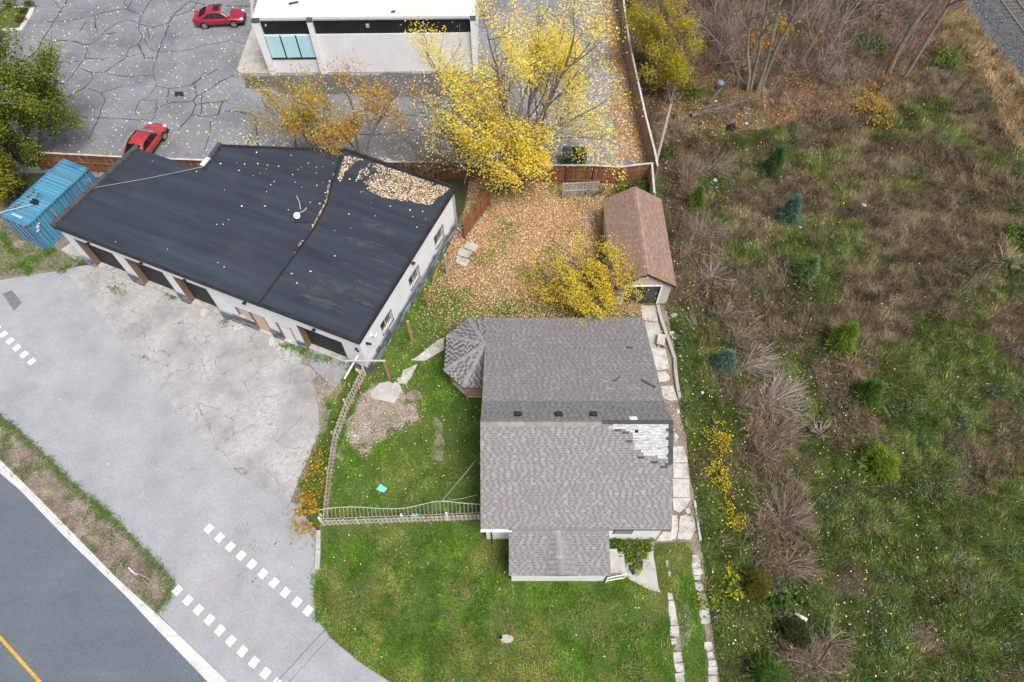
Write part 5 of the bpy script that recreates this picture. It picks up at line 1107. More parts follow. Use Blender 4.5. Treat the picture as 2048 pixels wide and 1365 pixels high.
def branch(q, p, d, L, r, lvl, tips, P):
    n = 5 if lvl == 0 else 4; pts = [p.copy()]; d = d.normalized(); dd = d.copy()
    for i in range(n):
        dd = (dd+Vector((R.gauss(0, 1), R.gauss(0, 1), R.gauss(0, 1)))*P['wob']+Vector((0, 0, P['up'] if lvl else 0))).normalized(); pts.append(pts[-1]+dd*L/n)
    rr = [max(P.get('rmin', .008), r*(1-(1-P['tap'])*i/n)) for i in range(n+1)]
    q.tube(pts, rr, 7 if lvl == 0 else 5 if lvl == 1 else 3, cap=False)
    if lvl >= P['lev']:
        tips += pts[1:]; return
    k = P['n'][lvl]
    for i in range(k):
        t = P['t0'][lvl]+(1-P['t0'][lvl])*(i+R.random()*.7)/k; t = min(t, .999); j = int(t*n); bp = pts[j].lerp(pts[j+1], t*n-j)
        ax = dd.cross(Vector((R.gauss(0, 1), R.gauss(0, 1), R.gauss(0, 1)))).normalized(); a_ = math.radians(R.gauss(P['ang'], 9))
        nd = Matrix.Rotation(a_, 3, ax) @ (pts[j+1]-pts[j]).normalized()
        branch(q, bp, nd, L*P['rat']*R.uniform(.75, 1.2)*(1.15-.4*t), rr[min(j, n)]*.62, lvl+1, tips, P)
    if lvl == 0 or R.random() < .7: branch(q, pts[-1], dd, L*P['rat']*.9, rr[-1]*.9, lvl+1, tips, P)
def tree(name, label, loc, stems, P, leaf=None, bark='bark', group=None, cat='tree', rz=0):
    root = empty(name, loc, rz, label, cat, group); q = MB(); tips = []
    for (off, d, L, r) in stems: branch(q, Vector(off), Vector(d), L, r, 0, tips, P)
    q.build('trunk', M[bark], root)
    if leaf:
        T = np.array([t[:] for t in tips]); T = T[T[:, 2] > leaf.get('zmin', 0)]
        if 'zw' in leaf: T = T[NR.random(len(T)) < np.clip((T[:, 2]-.5)/leaf['zw'], .04, 1)]
        if 'keep' in leaf: T = T[NR.random(len(T)) < leaf['keep']]
        C = T[NR.integers(0, len(T), leaf['n'])]+NR.normal(size=(leaf['n'], 3))*leaf['spread']
        if 'drop' in leaf:
            mk_ = fbm(C[:, 0]+C[:, 2]*.5, C[:, 1]+C[:, 2]*.3, leaf.get('dropscale', 1.2), 3, 2.2) > leaf['drop']; C = C[mk_]
        C = C[C[:, 2] > .3]; V, c = leaves(C, leaf['size'], pal(leaf['pal'], len(C)), leaf.get('flat', .35)); soup('crown', V, c, M['leaf'], root, 4)
    return root
YEL = [(.90, .68, .04), (.93, .74, .07), (.93, .80, .18), (.78, .55, .04), (.92, .71, .03), (.93, .85, .40), (.66, .46, .05)]
OLIVE = [(.30, .27, .03), (.40, .33, .03), (.50, .36, .03), (.22, .24, .03), (.58, .38, .03)]
ORANGE = [(.50, .24, .03), (.58, .33, .03), (.45, .22, .05), (.60, .38, .05), (.36, .20, .06)]
GREENY = [(.17, .24, .03), (.23, .30, .035), (.12, .19, .025), (.30, .34, .04), (.10, .16, .022), (.14, .20, .025), (.44, .38, .04)]

# ---------------------------------------------------------------- trees of the lot and the yard
p = G(1042, 372)
tree('maple_tree', 'tall many-stemmed maple in bright yellow leaf in front of the board fence', p,
     [((0, 0, 0), (.08, .02, 1), 9.8, .19), ((-.25, .1, 0), (-.06, .0, 1), 9.6, .17), ((-.55, .25, 0), (-.17, .04, 1), 9.4, .15), ((.35, .15, 0), (.25, .08, 1), 7.4, .13), ((.1, -.35, 0), (.12, -.14, 1), 4.0, .15), ((-.5, -.2, 0), (-.18, -.14, 1), 4.2, .12), ((.3, .5, 0), (.18, .22, 1), 8.0, .13), ((-.6, .0, 0), (-.08, -.05, 1), 5.2, .13), ((-.4, -.4, 0), (-.15, -.35, 1), 3.6, .10)],
     dict(wob=.10, up=.05, tap=.55, lev=3, n=[5, 4, 4], t0=[.30, .25, .2], ang=38, rat=.56, rmin=.010),
     dict(n=46000, zw=8.0, spread=.42, size=.13, pal=YEL, flat=.7, zmin=1.2, drop=.45, dropscale=1.7), 'bark_grey')
p = G(938, 352)
tree('bare_tree', 'nearly bare grey tree leaning left beside the yellow maple', p,
     [((0, 0, 0), (-.25, .10, 1), 5.2, .15), ((-.15, .1, 0), (-.45, .0, 1), 4.8, .12), ((.1, .1, 0), (-.02, .15, 1), 5.4, .13), ((-.2, -.1, 0), (-.75, .0, 1), 4.2, .10), ((0, 0, 0), (-.45, -.35, 1), 3.4, .08)],
     dict(wob=.11, up=.04, tap=.5, lev=3, n=[5, 5, 5], t0=[.25, .2, .2], ang=34, rat=.60, rmin=.010), dict(n=600, spread=.2, size=.15, pal=YEL+ORANGE, keep=.3), 'bark_grey')
p = G(640, 318)
tree('locust_tree', 'olive and gold locust tree behind the black roof, left of two', p, [((0, 0, 0), (-.10, .02, 1), 4.8, .12), ((.2, .1, 0), (-.5, .0, 1), 4.6, .10), ((.9, 0, 0), (.2, .0, 1), 4.6, .11), ((0, .1, 0), (-.25, .25, 1), 4.6, .10)],
     dict(wob=.12, up=.03, tap=.5, lev=3, n=[5, 4, 3], t0=[.4, .25, .2], ang=42, rat=.55), dict(n=12000, spread=.36, size=.13, pal=OLIVE+OLIVE+[(.56, .44, .05), (.66, .50, .08)]+YEL[:2]+ORANGE[1:2], flat=.4, zmin=1.8, drop=.46), 'bark_grey', 'pair of locust trees behind the shop')
p = G(722, 322)
tree('locust_tree', 'orange-gold thinning locust tree behind the black roof, right of two', p, [((0, 0, 0), (-.05, .04, 1), 5.6, .12), ((.5, 0, 0), (.22, .02, 1), 5.0, .10), ((.2, .1, 0), (-.25, .12, 1), 5.2, .10)],
     dict(wob=.12, up=.03, tap=.5, lev=3, n=[5, 4, 3], t0=[.4, .25, .2], ang=40, rat=.55), dict(n=11000, spread=.36, size=.13, pal=ORANGE+ORANGE+YEL[:2]+[(.60, .36, .10), (.48, .30, .12)], flat=.4, zmin=1.8, drop=.47), 'bark_grey', 'pair of locust trees behind the shop')
p = G(1172, 612)
tree('yard_tree', 'low spreading tree in yellow-green leaf between the house and the garage', p, [((0, 0, 0), (-.25, .05, 1), 2.7, .13), ((.1, .05, 0), (.45, .15, 1), 2.8, .11), ((-.1, 0, 0), (-.85, .2, 1), 2.9, .09), ((0, .05, 0), (-.2, .8, 1), 2.9, .09), ((.2, -.1, 0), (.9, -.3, 1), 2.8, .09), ((0, -.2, 0), (.1, -.6, 1), 2.2, .09), ((0, .1, 0), (.5, .7, 1), 2.6, .09)],
     dict(wob=.13, up=.0, tap=.55, lev=3, n=[5, 4, 4], t0=[.3, .25, .2], ang=46, rat=.56), dict(n=24000, spread=.40, size=.105, pal=[(.82, .60, .05), (.88, .66, .06), (.70, .53, .05), (.46, .43, .05), (.32, .36, .05), (.80, .52, .05), (.90, .72, .18)], flat=.4, zmin=.9, drop=.42, dropscale=.5), 'bark')
p = G(62, 330)
tree('elm_tree', 'large green tree turning yellow behind the blue container', p, [((0, 0, 0), (-.02, .03, 1), 12.5, .26), ((-.2, 0, 0), (-.10, .10, 1), 12.5, .2), ((.2, 0, 0), (.38, .05, 1), 7.0, .18), ((0, .2, 0), (.12, .2, 1), 9.4, .18), ((-.4, 0, 0), (-.4, -.05, 1), 8.0, .16), ((.2, -.2, 0), (.3, -.25, 1), 5.6, .14), ((.2, 0, 0), (.62, .2, 1), 6.4, .14), ((.1, .5, 0), (.35, .4, 1), 7.4, .14)],
     dict(wob=.11, up=.03, tap=.55, lev=3, n=[6, 5, 4], t0=[.3, .25, .2], ang=46, rat=.40), dict(n=76000, spread=.36, size=.145, pal=GREENY, flat=.35, zmin=2.0, drop=.36, dropscale=1.1), 'bark')
p = G(14, 412)
tree('elm_tree', 'dark green bushy tree at the left edge beside the blue container', p, [((0, 0, 0), (.05, .1, 1), 2.8, .14), ((-.5, .4, 0), (-.2, .3, 1), 2.8, .12), ((.5, .6, 0), (.15, .35, 1), 2.8, .12)],
     dict(wob=.13, up=.02, tap=.55, lev=3, n=[6, 5, 4], t0=[.2, .2, .2], ang=48, rat=.52), dict(n=22000, spread=.30, size=.15, pal=[(.10, .14, .02), (.14, .19, .022), (.20, .24, .025), (.34, .32, .03), (.52, .40, .03)], flat=.35, zmin=.3, drop=.34), 'bark')
# woodland edge
p = G(1330, 190)
tree('willow_tree', 'yellow-green leafy tree overhanging the top of the tan fence', p, [((0, 0, 0), (-.08, .05, 1), 4.6, .14), ((.3, .1, 0), (-.02, .1, 1), 4.8, .12), ((0, 1.8, 0), (-.1, .15, 1), 5.2, .12), ((-.2, 3.2, 0), (-.12, .2, 1), 5.2, .12), ((.6, 3.0, 0), (0, .2, 1), 5.2, .12), ((.3, -1.2, 0), (0, 0, 1), 3.2, .1)],
     dict(wob=.12, up=.0, tap=.5, lev=3, n=[6, 5, 4], t0=[.3, .2, .2], ang=34, rat=.42), dict(n=22000, spread=.34, size=.125, pal=[(.50, .40, .03), (.40, .36, .03), (.58, .42, .03), (.30, .29, .03)], flat=.35, zmin=1.6, drop=.38), 'bark_grey')
TP = dict(wob=.06, up=.05, tap=.55, lev=3, n=[4, 3, 3], t0=[.55, .3, .25], ang=40, rat=.42, rmin=.014)
for (x, y, d, L, r, lab) in ((1494, 184, (-.16, .05, 1), 9.5, .15, 'bare woodland tree leaning left above the log pile, left stem of four'), (1500, 184, (-.03, .06, 1), 9.5, .14, 'bare woodland tree with a pale trunk, second stem above the log pile'), (1513, 185, (.02, .04, 1), 11.5, .17, 'tall bare woodland tree, third trunk right of the log pile'), (1519, 183, (.06, .05, 1), 11.5, .15, 'tall bare woodland tree, fourth trunk right of the log pile'), (1776, 148, (.02, .08, 1), 11, .22, 'thick grey trunk of a bare tree near the railway, left of two'), (1806, 160, (.10, .05, 1), 11, .17, 'slender grey trunk of a bare tree near the railway, right of two')):
    tree('bare_tree', lab, G(x, y), [((0, 0, 0), d, L, r)], TP, None, 'bark_grey', 'bare trees at the woodland edge')
for (x, y, d, L, r, lab) in ((1425, 95, (-.12, .1, 1), 7, .08, 'thin grey sapling with a forked top right of the yellow willow'), (1475, 150, (-.3, .0, 1), 6, .08, 'leaning grey sapling just left of the four pale trunks'), (1595, 130, (.15, .05, 1), 6.5, .07, 'slender grey sapling right of the four pale trunks'), (1655, 110, (-.1, .1, 1), 6.5, .07, 'slender grey sapling behind the crooked one'), (1830, 60, (.2, .1, 1), 7, .09, 'grey sapling beyond the two railway trunks'), (1760, 40, (-.1, .1, 1), 7, .08, 'grey sapling above the green leafy bush'), (1680, 182, (-.05, .02, 1), 5.0, .05, 'thin crooked sapling in the middle of the woodland edge'), (1640, 172, (.1, 0, 1), 4.2, .04, 'thin leaning sapling left of the crooked one'), (1460, 130, (-.5, .1, 1), 4.5, .06, 'grey bare sapling arching left over the woodland litter'), (1395, 110, (-.3, .3, 1), 4.4, .06, 'tangled grey sapling beside the yellow willow'), (1560, 90, (.2, .3, 1), 5, .06, 'grey bare sapling at the top of the woodland'), (1345, 215, (-.5, .3, 1), 2.6, .04, 'low bare grey sapling against the outside of the tan fence'), (1720, 60, (.1, .3, 1), 5, .06, 'grey bare sapling near the railway grass'), (1620, 60, (-.1, .3, 1), 5, .06, 'grey bare sapling left of the green undergrowth'), (1430, 40, (0, .3, 1), 5, .07, 'grey twiggy sapling beside the willow top')):
    tree('sapling', lab, G(x, y), [((0, 0, 0), d, L, r), ((.1, 0, 0), (d[0]+.3, d[1]+.1, 1), L*.8, r*.8)], dict(wob=.15, up=.02, tap=.5, lev=2, n=[6, 5], t0=[.2, .2], ang=42, rat=.5, rmin=.010), None, 'twig', 'saplings at the woodland edge')

# ---------------------------------------------------------------- shrubs
def shrub(name, label, x, y, rx, ry, h, n, size, palette, group=None, cat='shrub', stems=14, flat=.4, drop=.36):
    p = G(x, y); root = empty(name, p, 0, label, cat, group); q = MB()
    for i in range(stems):
        a_ = R.uniform(0, 6.28); rr = R.uniform(.3, .95); e = Vector((math.cos(a_)*rx*rr, math.sin(a_)*ry*rr, h*R.uniform(.5, .95))); q.tube([(0, 0, 0), e*.5+Vector((0, 0, .15*h)), e], [.02, .014, .006], 3, False)
    q.build('stems', M['twig'], root)
    lob = NR.normal(size=(9, 3))*np.array([.5, .5, .30]); ls = .22+.30*NR.random(9); li = NR.integers(0, 9, n); U = lob[li]+NR.normal(size=(n, 3))*ls[li][:, None]*np.array([1, 1, .7]); C = U*np.array([rx, ry, h*.62])+np.array([0, 0, h*.52])
    mk_ = fbm(C[:, 0]*1.3+C[:, 2]+x, C[:, 1]*1.3+y, .55, 3) > drop; C = C[mk_ & (C[:, 2] > .02)]
    V, c = leaves(C, size, pal(palette, len(C)), flat); soup('foliage', V, c, M['leaf'], root, 4); return root
DG = [(.035, .075, .015), (.055, .11, .02), (.08, .15, .025), (.11, .18, .03)]; LG = [(.12, .21, .03), (.18, .28, .035), (.28, .36, .05), (.09, .16, .025)]
YS = [(.70, .52, .02), (.74, .58, .03), (.45, .38, .03), (.18, .22, .03), (.14, .18, .03), (.72, .54, .02)]
for a_ in (('shrub', 'yellow-leaved shrub at the picket fence corner by the pale asphalt', 622, 1020, .6, 1.3, .7, 900, .15, [(.60, .36, .03), (.66, .42, .04), (.50, .26, .03), (.30, .25, .05)]), ('shrub', 'green and yellow shrub outside the picket fence beside the forecourt', 638, 930, .55, 1.2, .6, 700, .14, [(.10, .18, .03), (.62, .42, .03), (.16, .22, .03), (.55, .36, .03)]),
    ('shrub', 'lush dark green shrub under the front window of the house', 1243, 1095, .75, .35, .5, 2000, .11, DG+LG), ('shrub', 'bright green shrub by the porch steps', 1280, 1100, .5, .38, .5, 1300, .11, DG+LG+LG), ('shrub', 'lime green shrub leaning over the black panels', 1274, 1120, .35, .45, .6, 900, .13, LG+[(.4, .42, .04)]),
    ('shrub', 'orange-yellow shrub in the middle of the woodland edge', 1740, 232, 1.5, 1.2, 1.4, 1700, .16, [(.50, .32, .04), (.58, .36, .03), (.34, .28, .04), (.45, .24, .04)]), ('shrub', 'scrambling shrub with bright yellow leaves beside the driveway, upper patch', 1432, 880, .6, 1.1, .6, 800, .12, YS), ('shrub', 'scrambling shrub with bright yellow leaves beside the driveway, lower patch', 1446, 962, .75, 1.1, .6, 900, .12, YS),
    ('shrub', 'small yellow shrub among dry stalks level with the front wall', 1478, 1045, .7, .5, .5, 480, .12, YS), ('shrub', 'yellow-green shrub beside the olive bush near the driveway', 1462, 1170, .5, .7, .5, 1000, .14, LG+YS[:2]), ('shrub', 'low yellow-green vine beside the driveway slabs', 1440, 1225, .8, 1.3, .25, 1100, .13, LG+YS[2:3]),
    ('burdock', 'broad-leaved green plant beside the olive bush', 1560, 1190, 1.0, .8, .4, 260, .38, DG+LG[:1]), ('burdock', 'broad-leaved green plant near the white litter', 1565, 1215, .7, .5, .35, 160, .38, DG), ('shrub', 'green shrub behind the garage roof ridge', 1255, 385, 1.6, .7, 1.0, 2400, .14, DG+[(.16, .2, .03)]), ('shrub', 'green shrub at the foot of the leaning pole', 1332, 312, .6, .6, .6, 900, .14, DG),
    ('shrub', 'green undergrowth bush at the top of the woodland', 1680, 10, 1.6, 1.2, 1.4, 2200, .17, LG+DG), ('shrub', 'green leafy bush left of the grey railway trunks', 1735, 100, 1.2, 1.2, 1.4, 1800, .16, LG+DG), ('shrub', 'dark evergreen bush at the top edge of the woodland', 1580, 8, 1.5, 1.2, 1.6, 2400, .16, DG), ('shrub', 'yellow shrub under the tall bare trunks', 1560, 75, 1.6, 1.2, 1.4, 1500, .16, YS+ORANGE[:2]), ('shrub', 'orange shrub behind the log pile', 1500, 105, 1.4, 1.2, 1.2, 1300, .16, ORANGE), ('shrub', 'green shrub right of the grey railway trunks', 1885, 130, 1.1, 1.0, 1.0, 1500, .16, DG+LG),
    ('shrub', 'light green shrub at the right edge of the field', 2036, 480, .9, .8, .8, 1400, .14, LG+DG), ('shrub', 'green shrub at the right edge below the light green one', 2030, 545, 1.0, .8, .7, 1400, .14, DG), ('shrub', 'green shrub beside the leaf litter left of the log pile', 1385, 190, .8, .8, .8, 1000, .15, DG+LG)):
    shrub(*a_, drop=.42)
for k, (x, y, s_) in enumerate(((26, 14, .45), (57, 13, .5), (46, 28, .4), (42, 45, .4))):
    shrub('shrub', ('small clipped shrub at the left of the planting island', 'rounded green shrub in the far corner of the planting island', 'small green shrub in the middle of the planting island', 'reddish shrub nearest the tree on the planting island')[k], x, y, s_, s_, s_*1.4, 700, .10, DG if k < 3 else [(.2, .08, .04), (.12, .09, .03)], stems=6, drop=.2)
# evergreens
def evergreen(label, x, y, w_, h, palette, tipc, rnd=0.0):
    h *= 1.0 if rnd else 1.35; p = G(x, y); root = empty('evergreen', p, R.uniform(0, 6), label, 'evergreen', 'young evergreens planted in the field'); MB().tube([(0, 0, 0), (0, 0, h*.9)], [.05, .012], 6).build('trunk', M['bark'], root)
    Vs, Cs = [], []; n = 900
    t = NR.random(n)**.8; az = NR.random(n)*6.283; z = h*(.04+.94*t); rad = (1.25-.38*((t*(5 if not rnd else 3)+.3*np.sin(az*2)) % 1))*w_/2*((1-t)**(.95 if not rnd else .55))*(1+.22*np.sin(az*3+t*9)+.16*np.sin(az*7-t*23))+.03
    rad *= (.55+.45*NR.random(n)**.5); C = np.stack([np.cos(az)*rad, np.sin(az)*rad, z], 1)
    for j in range(7):
        d = np.stack([np.cos(az), np.sin(az), .25+.5*t], 1)+NR.normal(size=(n, 3))*.45; d /= np.linalg.norm(d, axis=1)[:, None]
        L_ = (.12+.20*NR.random(n)**2)*(.7+.5*w_/1.4); s = np.cross(d, NR.normal(size=(n, 3))); s /= np.linalg.norm(s, axis=1)[:, None]; s *= .022
        B = C-d*L_[:, None]*.3; Vs.append(np.stack([B-s, B+s, C+d*L_[:, None]], 1)); Cs.append(pal(palette if j < 5 else tipc, n, .25))
    soup('crown', np.concatenate(Vs), np.concatenate(Cs), M['blade'], root); return root
BL, BLT = [(.09, .17, .12), (.12, .21, .16), (.07, .14, .08)], [(.34, .45, .42), (.24, .34, .29)]; EG, EGT = [(.08, .16, .035), (.12, .21, .04), (.06, .12, .03)], [(.20, .31, .06), (.16, .25, .05)]; CE, CET = [(.16, .25, .03), (.22, .32, .035), (.12, .20, .03)], [(.36, .46, .06), (.28, .38, .05)]
for a_ in (('dark green young spruce farthest back in the field', 1541, 346, 1.45, 1.9, EG, [(.12, .19, .12), (.09, .15, .09)]), ('blue spruce second from the back, beside the litter scrap', 1573, 440, 1.5, 1.8, BL, BLT), ('pale green spruce third from the back of the field', 1607, 556, 1.45, 1.7, CE, BLT), ('bright yellow-green cedar in the middle of the field', 1676, 692, 1.75, 1.9, CE, CET), ('round blue spruce at the edge of the dry shrubs', 1446, 735, 1.35, 1.4, BL, BLT), ('green cedar mixed with brown stalks below the bright cedar', 1728, 797, 1.6, 1.5, EG, EGT), ('round yellow-green cedar in the lower middle of the field', 1754, 932, 1.9, 1.4, CE, CET, 1), ('olive evergreen bush beside the driveway end', 1508, 1172, 1.4, 1.1, [(.12, .13, .02), (.16, .15, .025), (.09, .1, .02)], [(.2, .17, .03), (.18, .19, .03)], 1), ('dark evergreen bush with rusty tips above the bottom edge', 1585, 1277, 1.6, 1.2, [(.04, .065, .02), (.06, .085, .025)], [(.16, .10, .05), (.10, .09, .03)], 1), ('round green evergreen bush at the bottom edge', 1533, 1352, 1.7, 1.2, EG, EGT, 1), ('narrow green juniper in the weeds behind the garage', 1388, 418, 1.1, 1.7, EG, CET)):
    evergreen(*a_)
# dry leafless shrubs in the field margin
def dry_shrub(label, x, y, r, h, n, cols, lean=(0, 0), seeds=False):
    n = int(n*.62); r *= .86; sec = R.uniform(0, 6.28); p = G(x, y); az = NR.random(n)*6.283; az = np.where(NR.random(n) < .45, sec+NR.normal(size=n)*.5, az); t = .25+.75*NR.random(n)**.6; d = np.stack([np.cos(az)*t*r+lean[0], np.sin(az)*t*r+lean[1], h*(1.05-.45*t)*(.6+.7*NR.random(n))], 1)+NR.normal(size=(n, 3))*.16*r
    base = NR.normal(size=(n, 3))*.10*r; base[:, 2] = 0; Vs, Cs = [], []; C0 = pal(cols, n, .25)
    mid = base+d*.5+np.array([0, 0, 1])*(h*.16); tip = base+d; prev = [(base, mid, .016), (mid, tip, .011)]
    for k in range(4):
        f = .45+.5*NR.random((n, 1)); st_p = mid*(1-f)+tip*f; e = st_p+(d*.28+NR.normal(size=(n, 3))*.13*r)*(.6+.6*NR.random((n, 1))); prev.append((st_p, e, .008))
    for a_, b_, w_ in prev:
        dd_ = b_-a_; s = np.cross(dd_, np.array([0, 0, 1.])+NR.normal(size=(n, 3))*.4); s /= np.linalg.norm(s, axis=1)[:, None]+1e-9; s *= w_
        Vs.append(np.stack([a_-s, a_+s, b_+s*.5, b_-s*.5], 1)); Cs.append(C0)
    V = np.concatenate(Vs)+np.array(p[:]); o = soup('dry_shrub', V, np.concatenate(Cs), M['stalk'], None, 4); return tag(o, label, 'shrub', 'dry shrubs along the field margin')
DB = [(.18, .14, .10), (.24, .19, .14), (.13, .10, .07), (.31, .25, .195)]; DP = [(.36, .30, .26), (.26, .215, .18), (.17, .14, .115), (.44, .38, .33)]; DT = [(.34, .24, .15), (.28, .19, .12)]
for a_ in (('mauve-grey dry shrub right of the round blue spruce, upper', 1470, 690, 1.5, 1.1, 130, DB, (.8, .1)), ('mauve-grey dry shrub just below the round blue spruce', 1482, 738, 1.4, 1.1, 130, DP, (.9, .2)), ('large pale fan-shaped dry shrub level with the house ridge', 1525, 815, 1.9, 1.3, 260, DP, (.9, 0)), ('dry shrub left of the large pale fan-shaped one', 1478, 815, 1.1, .9, 120, DB, (.3, 0)), ('tawny rounded dry shrub under the large pale fan', 1500, 868, .8, .9, 220, DT, (.1, 0)), ('mauve-grey dry shrub right of the tawny rounded one', 1535, 880, 1.4, 1.2, 240, DB, (.7, 0)), ('pale whitish seed-headed shrub right of the dry fan shrubs', 1635, 872, .6, 1.1, 90, [(.48, .38, .33), (.40, .31, .27)], (0, .1)), ('mauve dry shrub level with the torn roof patch', 1520, 915, 1.3, 1.0, 200, DB, (.6, 0)), ('grey-mauve dry shrub level with the house eave', 1562, 1050, 1.5, 1.1, 260, DB, (.3, .2)), ('tawny dry shrub beside the yellow shrub near the front wall', 1527, 1045, .7, .8, 180, DT), ('low dry shrub above the broad-leaved plant', 1565, 1135, 1.3, .7, 150, DT+DB, (.6, 0)), ('dry mauve shrub at the bottom edge right of the evergreens', 1620, 1335, 1.4, .9, 220, DB, (.2, .1)), ('dry brown shrub between the two lowest evergreen bushes', 1580, 1320, 1.0, .8, 160, DT+DB), ('dry grey shrub right of the lowest dark bush', 1650, 1290, 1.2, .8, 160, DB, (.4, 0)), ('dry shrub spilling beside the garage rear corner', 1370, 365, 1.5, 1.0, 180, DB, (.4, .4)), ('dry shrub outside the garage wall near its middle', 1400, 470, 1.4, 1.0, 180, DB, (.6, 0)), ('dry grey shrub between the garage and the pale spruce', 1420, 560, 1.3, .9, 170, DP, (.3, 0)), ('dry brown shrub above the round blue spruce', 1440, 640, 1.3, .9, 170, DB, (.4, 0)), ('dry pale shrub at the right edge above the green shrub', 2010, 530, 1.1, .9, 150, [(.40, .36, .22), (.36, .31, .2)]), ('dry brown shrub among stalks below the bright cedar', 1700, 735, 1.2, .8, 160, DT), ('tangled dry shrub at the foot of the tan fence', 1358, 270, 1.2, 1.0, 140, DB, (.3, .3)), ('dry shrub left of the dark green back spruce', 1420, 340, 1.4, .8, 150, DB, (.6, .1))):
    dry_shrub(*a_)

# ---------------------------------------------------------------- grass, weeds and litter (uncountable)
def stuff(name, V, c, mat, k=3):
    o = soup(name, V, c, mat, None, k); o['kind'] = 'stuff'; return o
HOUSEP = [(-1.5, 10.3), (8.1, 10.3), (8.1, 23.4), (-1.5, 23.4)]; PORCHP = [(0, 8), (5, 8), (5, 10.3), (0, 10.3)]; GARP = [(6.7, 26.1), (10.5, 26.1), (10.4, 33.7), (6.6, 33.7)]; VERP = [(-1.4, 23.3), (-2.7, 23.3), (-3.7, 22.2), (-3.7, 20), (-2.7, 19), (-1.4, 18.9)]
SHOPP = [(SO+SU*u_+SV*v_)[:2] for u_, v_ in FOOT]
DRIVE = gp((1282, 612), (1318, 612), (1355, 720), (1362, 820), (1378, 905), (1392, 1000), (1402, 1085), (1310, 1085), (1285, 640)); DIRT1 = gp((720, 790), (760, 768), (820, 785), (842, 830), (825, 855), (790, 870), (750, 895), (728, 920), (700, 890), (690, 870), (705, 840)); PATHST = [gp((888, 676), (890, 700), (850, 723), (822, 722), (856, 697)), gp((835, 729), (812, 770), (797, 768), (806, 742)), gp((760, 767), (800, 768), (804, 783), (790, 808), (745, 797))]
TRK = [gp((1333, 1185), (1350, 1185), (1370, 1370), (1350, 1370)), gp((1383, 1110), (1402, 1110), (1425, 1250), (1402, 1250)), gp((1408, 1285), (1425, 1280), (1435, 1370), (1415, 1370)), gp((1268, 1122), (1310, 1082), (1322, 1186), (1245, 1150))]
LAWNP = [(p[0], p[1]) for p in YARD]
Q = scatter(LAWNP, 560, NR, [HOUSEP, PORCHP, GARP, VERP, DRIVE, DIRT1]+PATHST+TRK)
leafz = inpoly(Q, gp((1310, 372), (940, 358), (925, 430), (890, 510), (860, 570), (830, 640), (900, 660), (1300, 640), (1300, 400)))
front = Q[:, 1] < 10.6
dens = fbm(Q[:, 0], Q[:, 1], 1.6, 4, 1.3); keep = NR.random(len(Q)) < np.where(leafz, np.where(dens > .55, .6, .05), np.clip((dens-.22)*3.2, .12, 1)); keep &= ~(inpoly(Q, [(8.0, -3), (12, -3), (12.5, 26), (10, 30), (9, 20), (8, 11)]) & (dens < .38)); Q = Q[keep]; front = front[keep]
n = len(Q); f1 = fbm(Q[:, 0], Q[:, 1], 2.4, 4, 7.7); f2 = fbm(Q[:, 0], Q[:, 1], .5, 3, 3.1)
GR_A, GR_B, GR_C, GR_D = np.array([.070, .170, .018]), np.array([.135, .275, .032]), np.array([.32, .29, .09]), np.array([.28, .36, .05])
c = GR_A+(GR_B-GR_A)*np.clip(f2*1.8-.4, 0, 1)[:, None]
tanw = np.clip((f1-.47)*4.2+np.where(front, .10, 0), 0, .9)*np.where(front, 1, .6); tanw = tanw*(NR.random(n) < .8); c = c*(1-tanw[:, None])+GR_C*tanw[:, None]; yl = (NR.random(n) < .16)[:, None]; c = np.where(yl, c*.4+GR_D*.6, c); c = c*(.65+.85*NR.random((n, 1)))*(.75+.6*np.clip(fbm(Q[:, 0], Q[:, 1], .7, 2, 15.2)*1.8-.4, 0, 1))[:, None]
tuft = fbm(Q[:, 0], Q[:, 1], .9, 2, 5.5)
L_ = (.09+.12*NR.random(n))*(.75+.9*np.clip(tuft-.35, 0, 1)*1.6)*np.where(front, 1.2, 1.0); V, cc = blades(Q, .004, L_, .018+.018*NR.random(n), .35+.75*NR.random(n), c); stuff('lawn_grass', V, cc, M['blade'])
# taller tufts in the front lawn and along walls and edges
def tufts(spots, nb, Lr, cols, spread=.16, name='grass_tufts', wd=.03):
    Vs, Cs = [], []
    for (x, y, s) in spots:
        P_ = np.array([[x, y]])+NR.normal(size=(int(nb*s), 2))*spread*s; m_ = len(P_); V_, c_ = blades(P_, .01, (Lr[0]+(Lr[1]-Lr[0])*NR.random(m_))*s, np.full(m_, wd), .3+.8*NR.random(m_), pal(cols, m_, .35)); Vs.append(V_); Cs.append(c_)
    return stuff(name, np.concatenate(Vs), np.concatenate(Cs), M['blade'])
G3 = [(.07, .18, .022), (.115, .26, .032), (.18, .33, .045), (.055, .14, .02)]; G4 = [(.34, .31, .13), (.23, .27, .07), (.42, .37, .18), (.15, .22, .045)]
sp = [(*p_, R.uniform(.7, 1.4)) for p_ in scatter(gp((640, 1070), (960, 1070), (1010, 1180), (1210, 1180), (1320, 1200), (1340, 1365), (800, 1365), (640, 1240)), 1.7)]; tufts(sp, 42, (.16, .36), G3, .15)
sp = [(*p_, R.uniform(.8, 1.5)) for p_ in scatter(gp((860, 1150), (1000, 1180), (1330, 1210), (1335, 1365), (1020, 1365), (900, 1260)), 1.1)]; tufts(sp, 45, (.18, .42), G4, .16)
sp = [(*p_, R.uniform(.6, 1.2)) for p_ in scatter(gp((740, 760), (900, 700), (955, 830), (955, 1030), (660, 1040), (680, 930), (840, 850)), 1.3)]; tufts(sp, 40, (.12, .28), G3, .15)
sp = [(*p_, R.uniform(.6, 1.1)) for p_ in scatter(gp((860, 600), (960, 560), (1050, 640), (930, 650), (880, 690), (800, 720), (760, 740), (830, 640)), 1.0)]; tufts(sp, 40, (.10, .22), G3, .14)
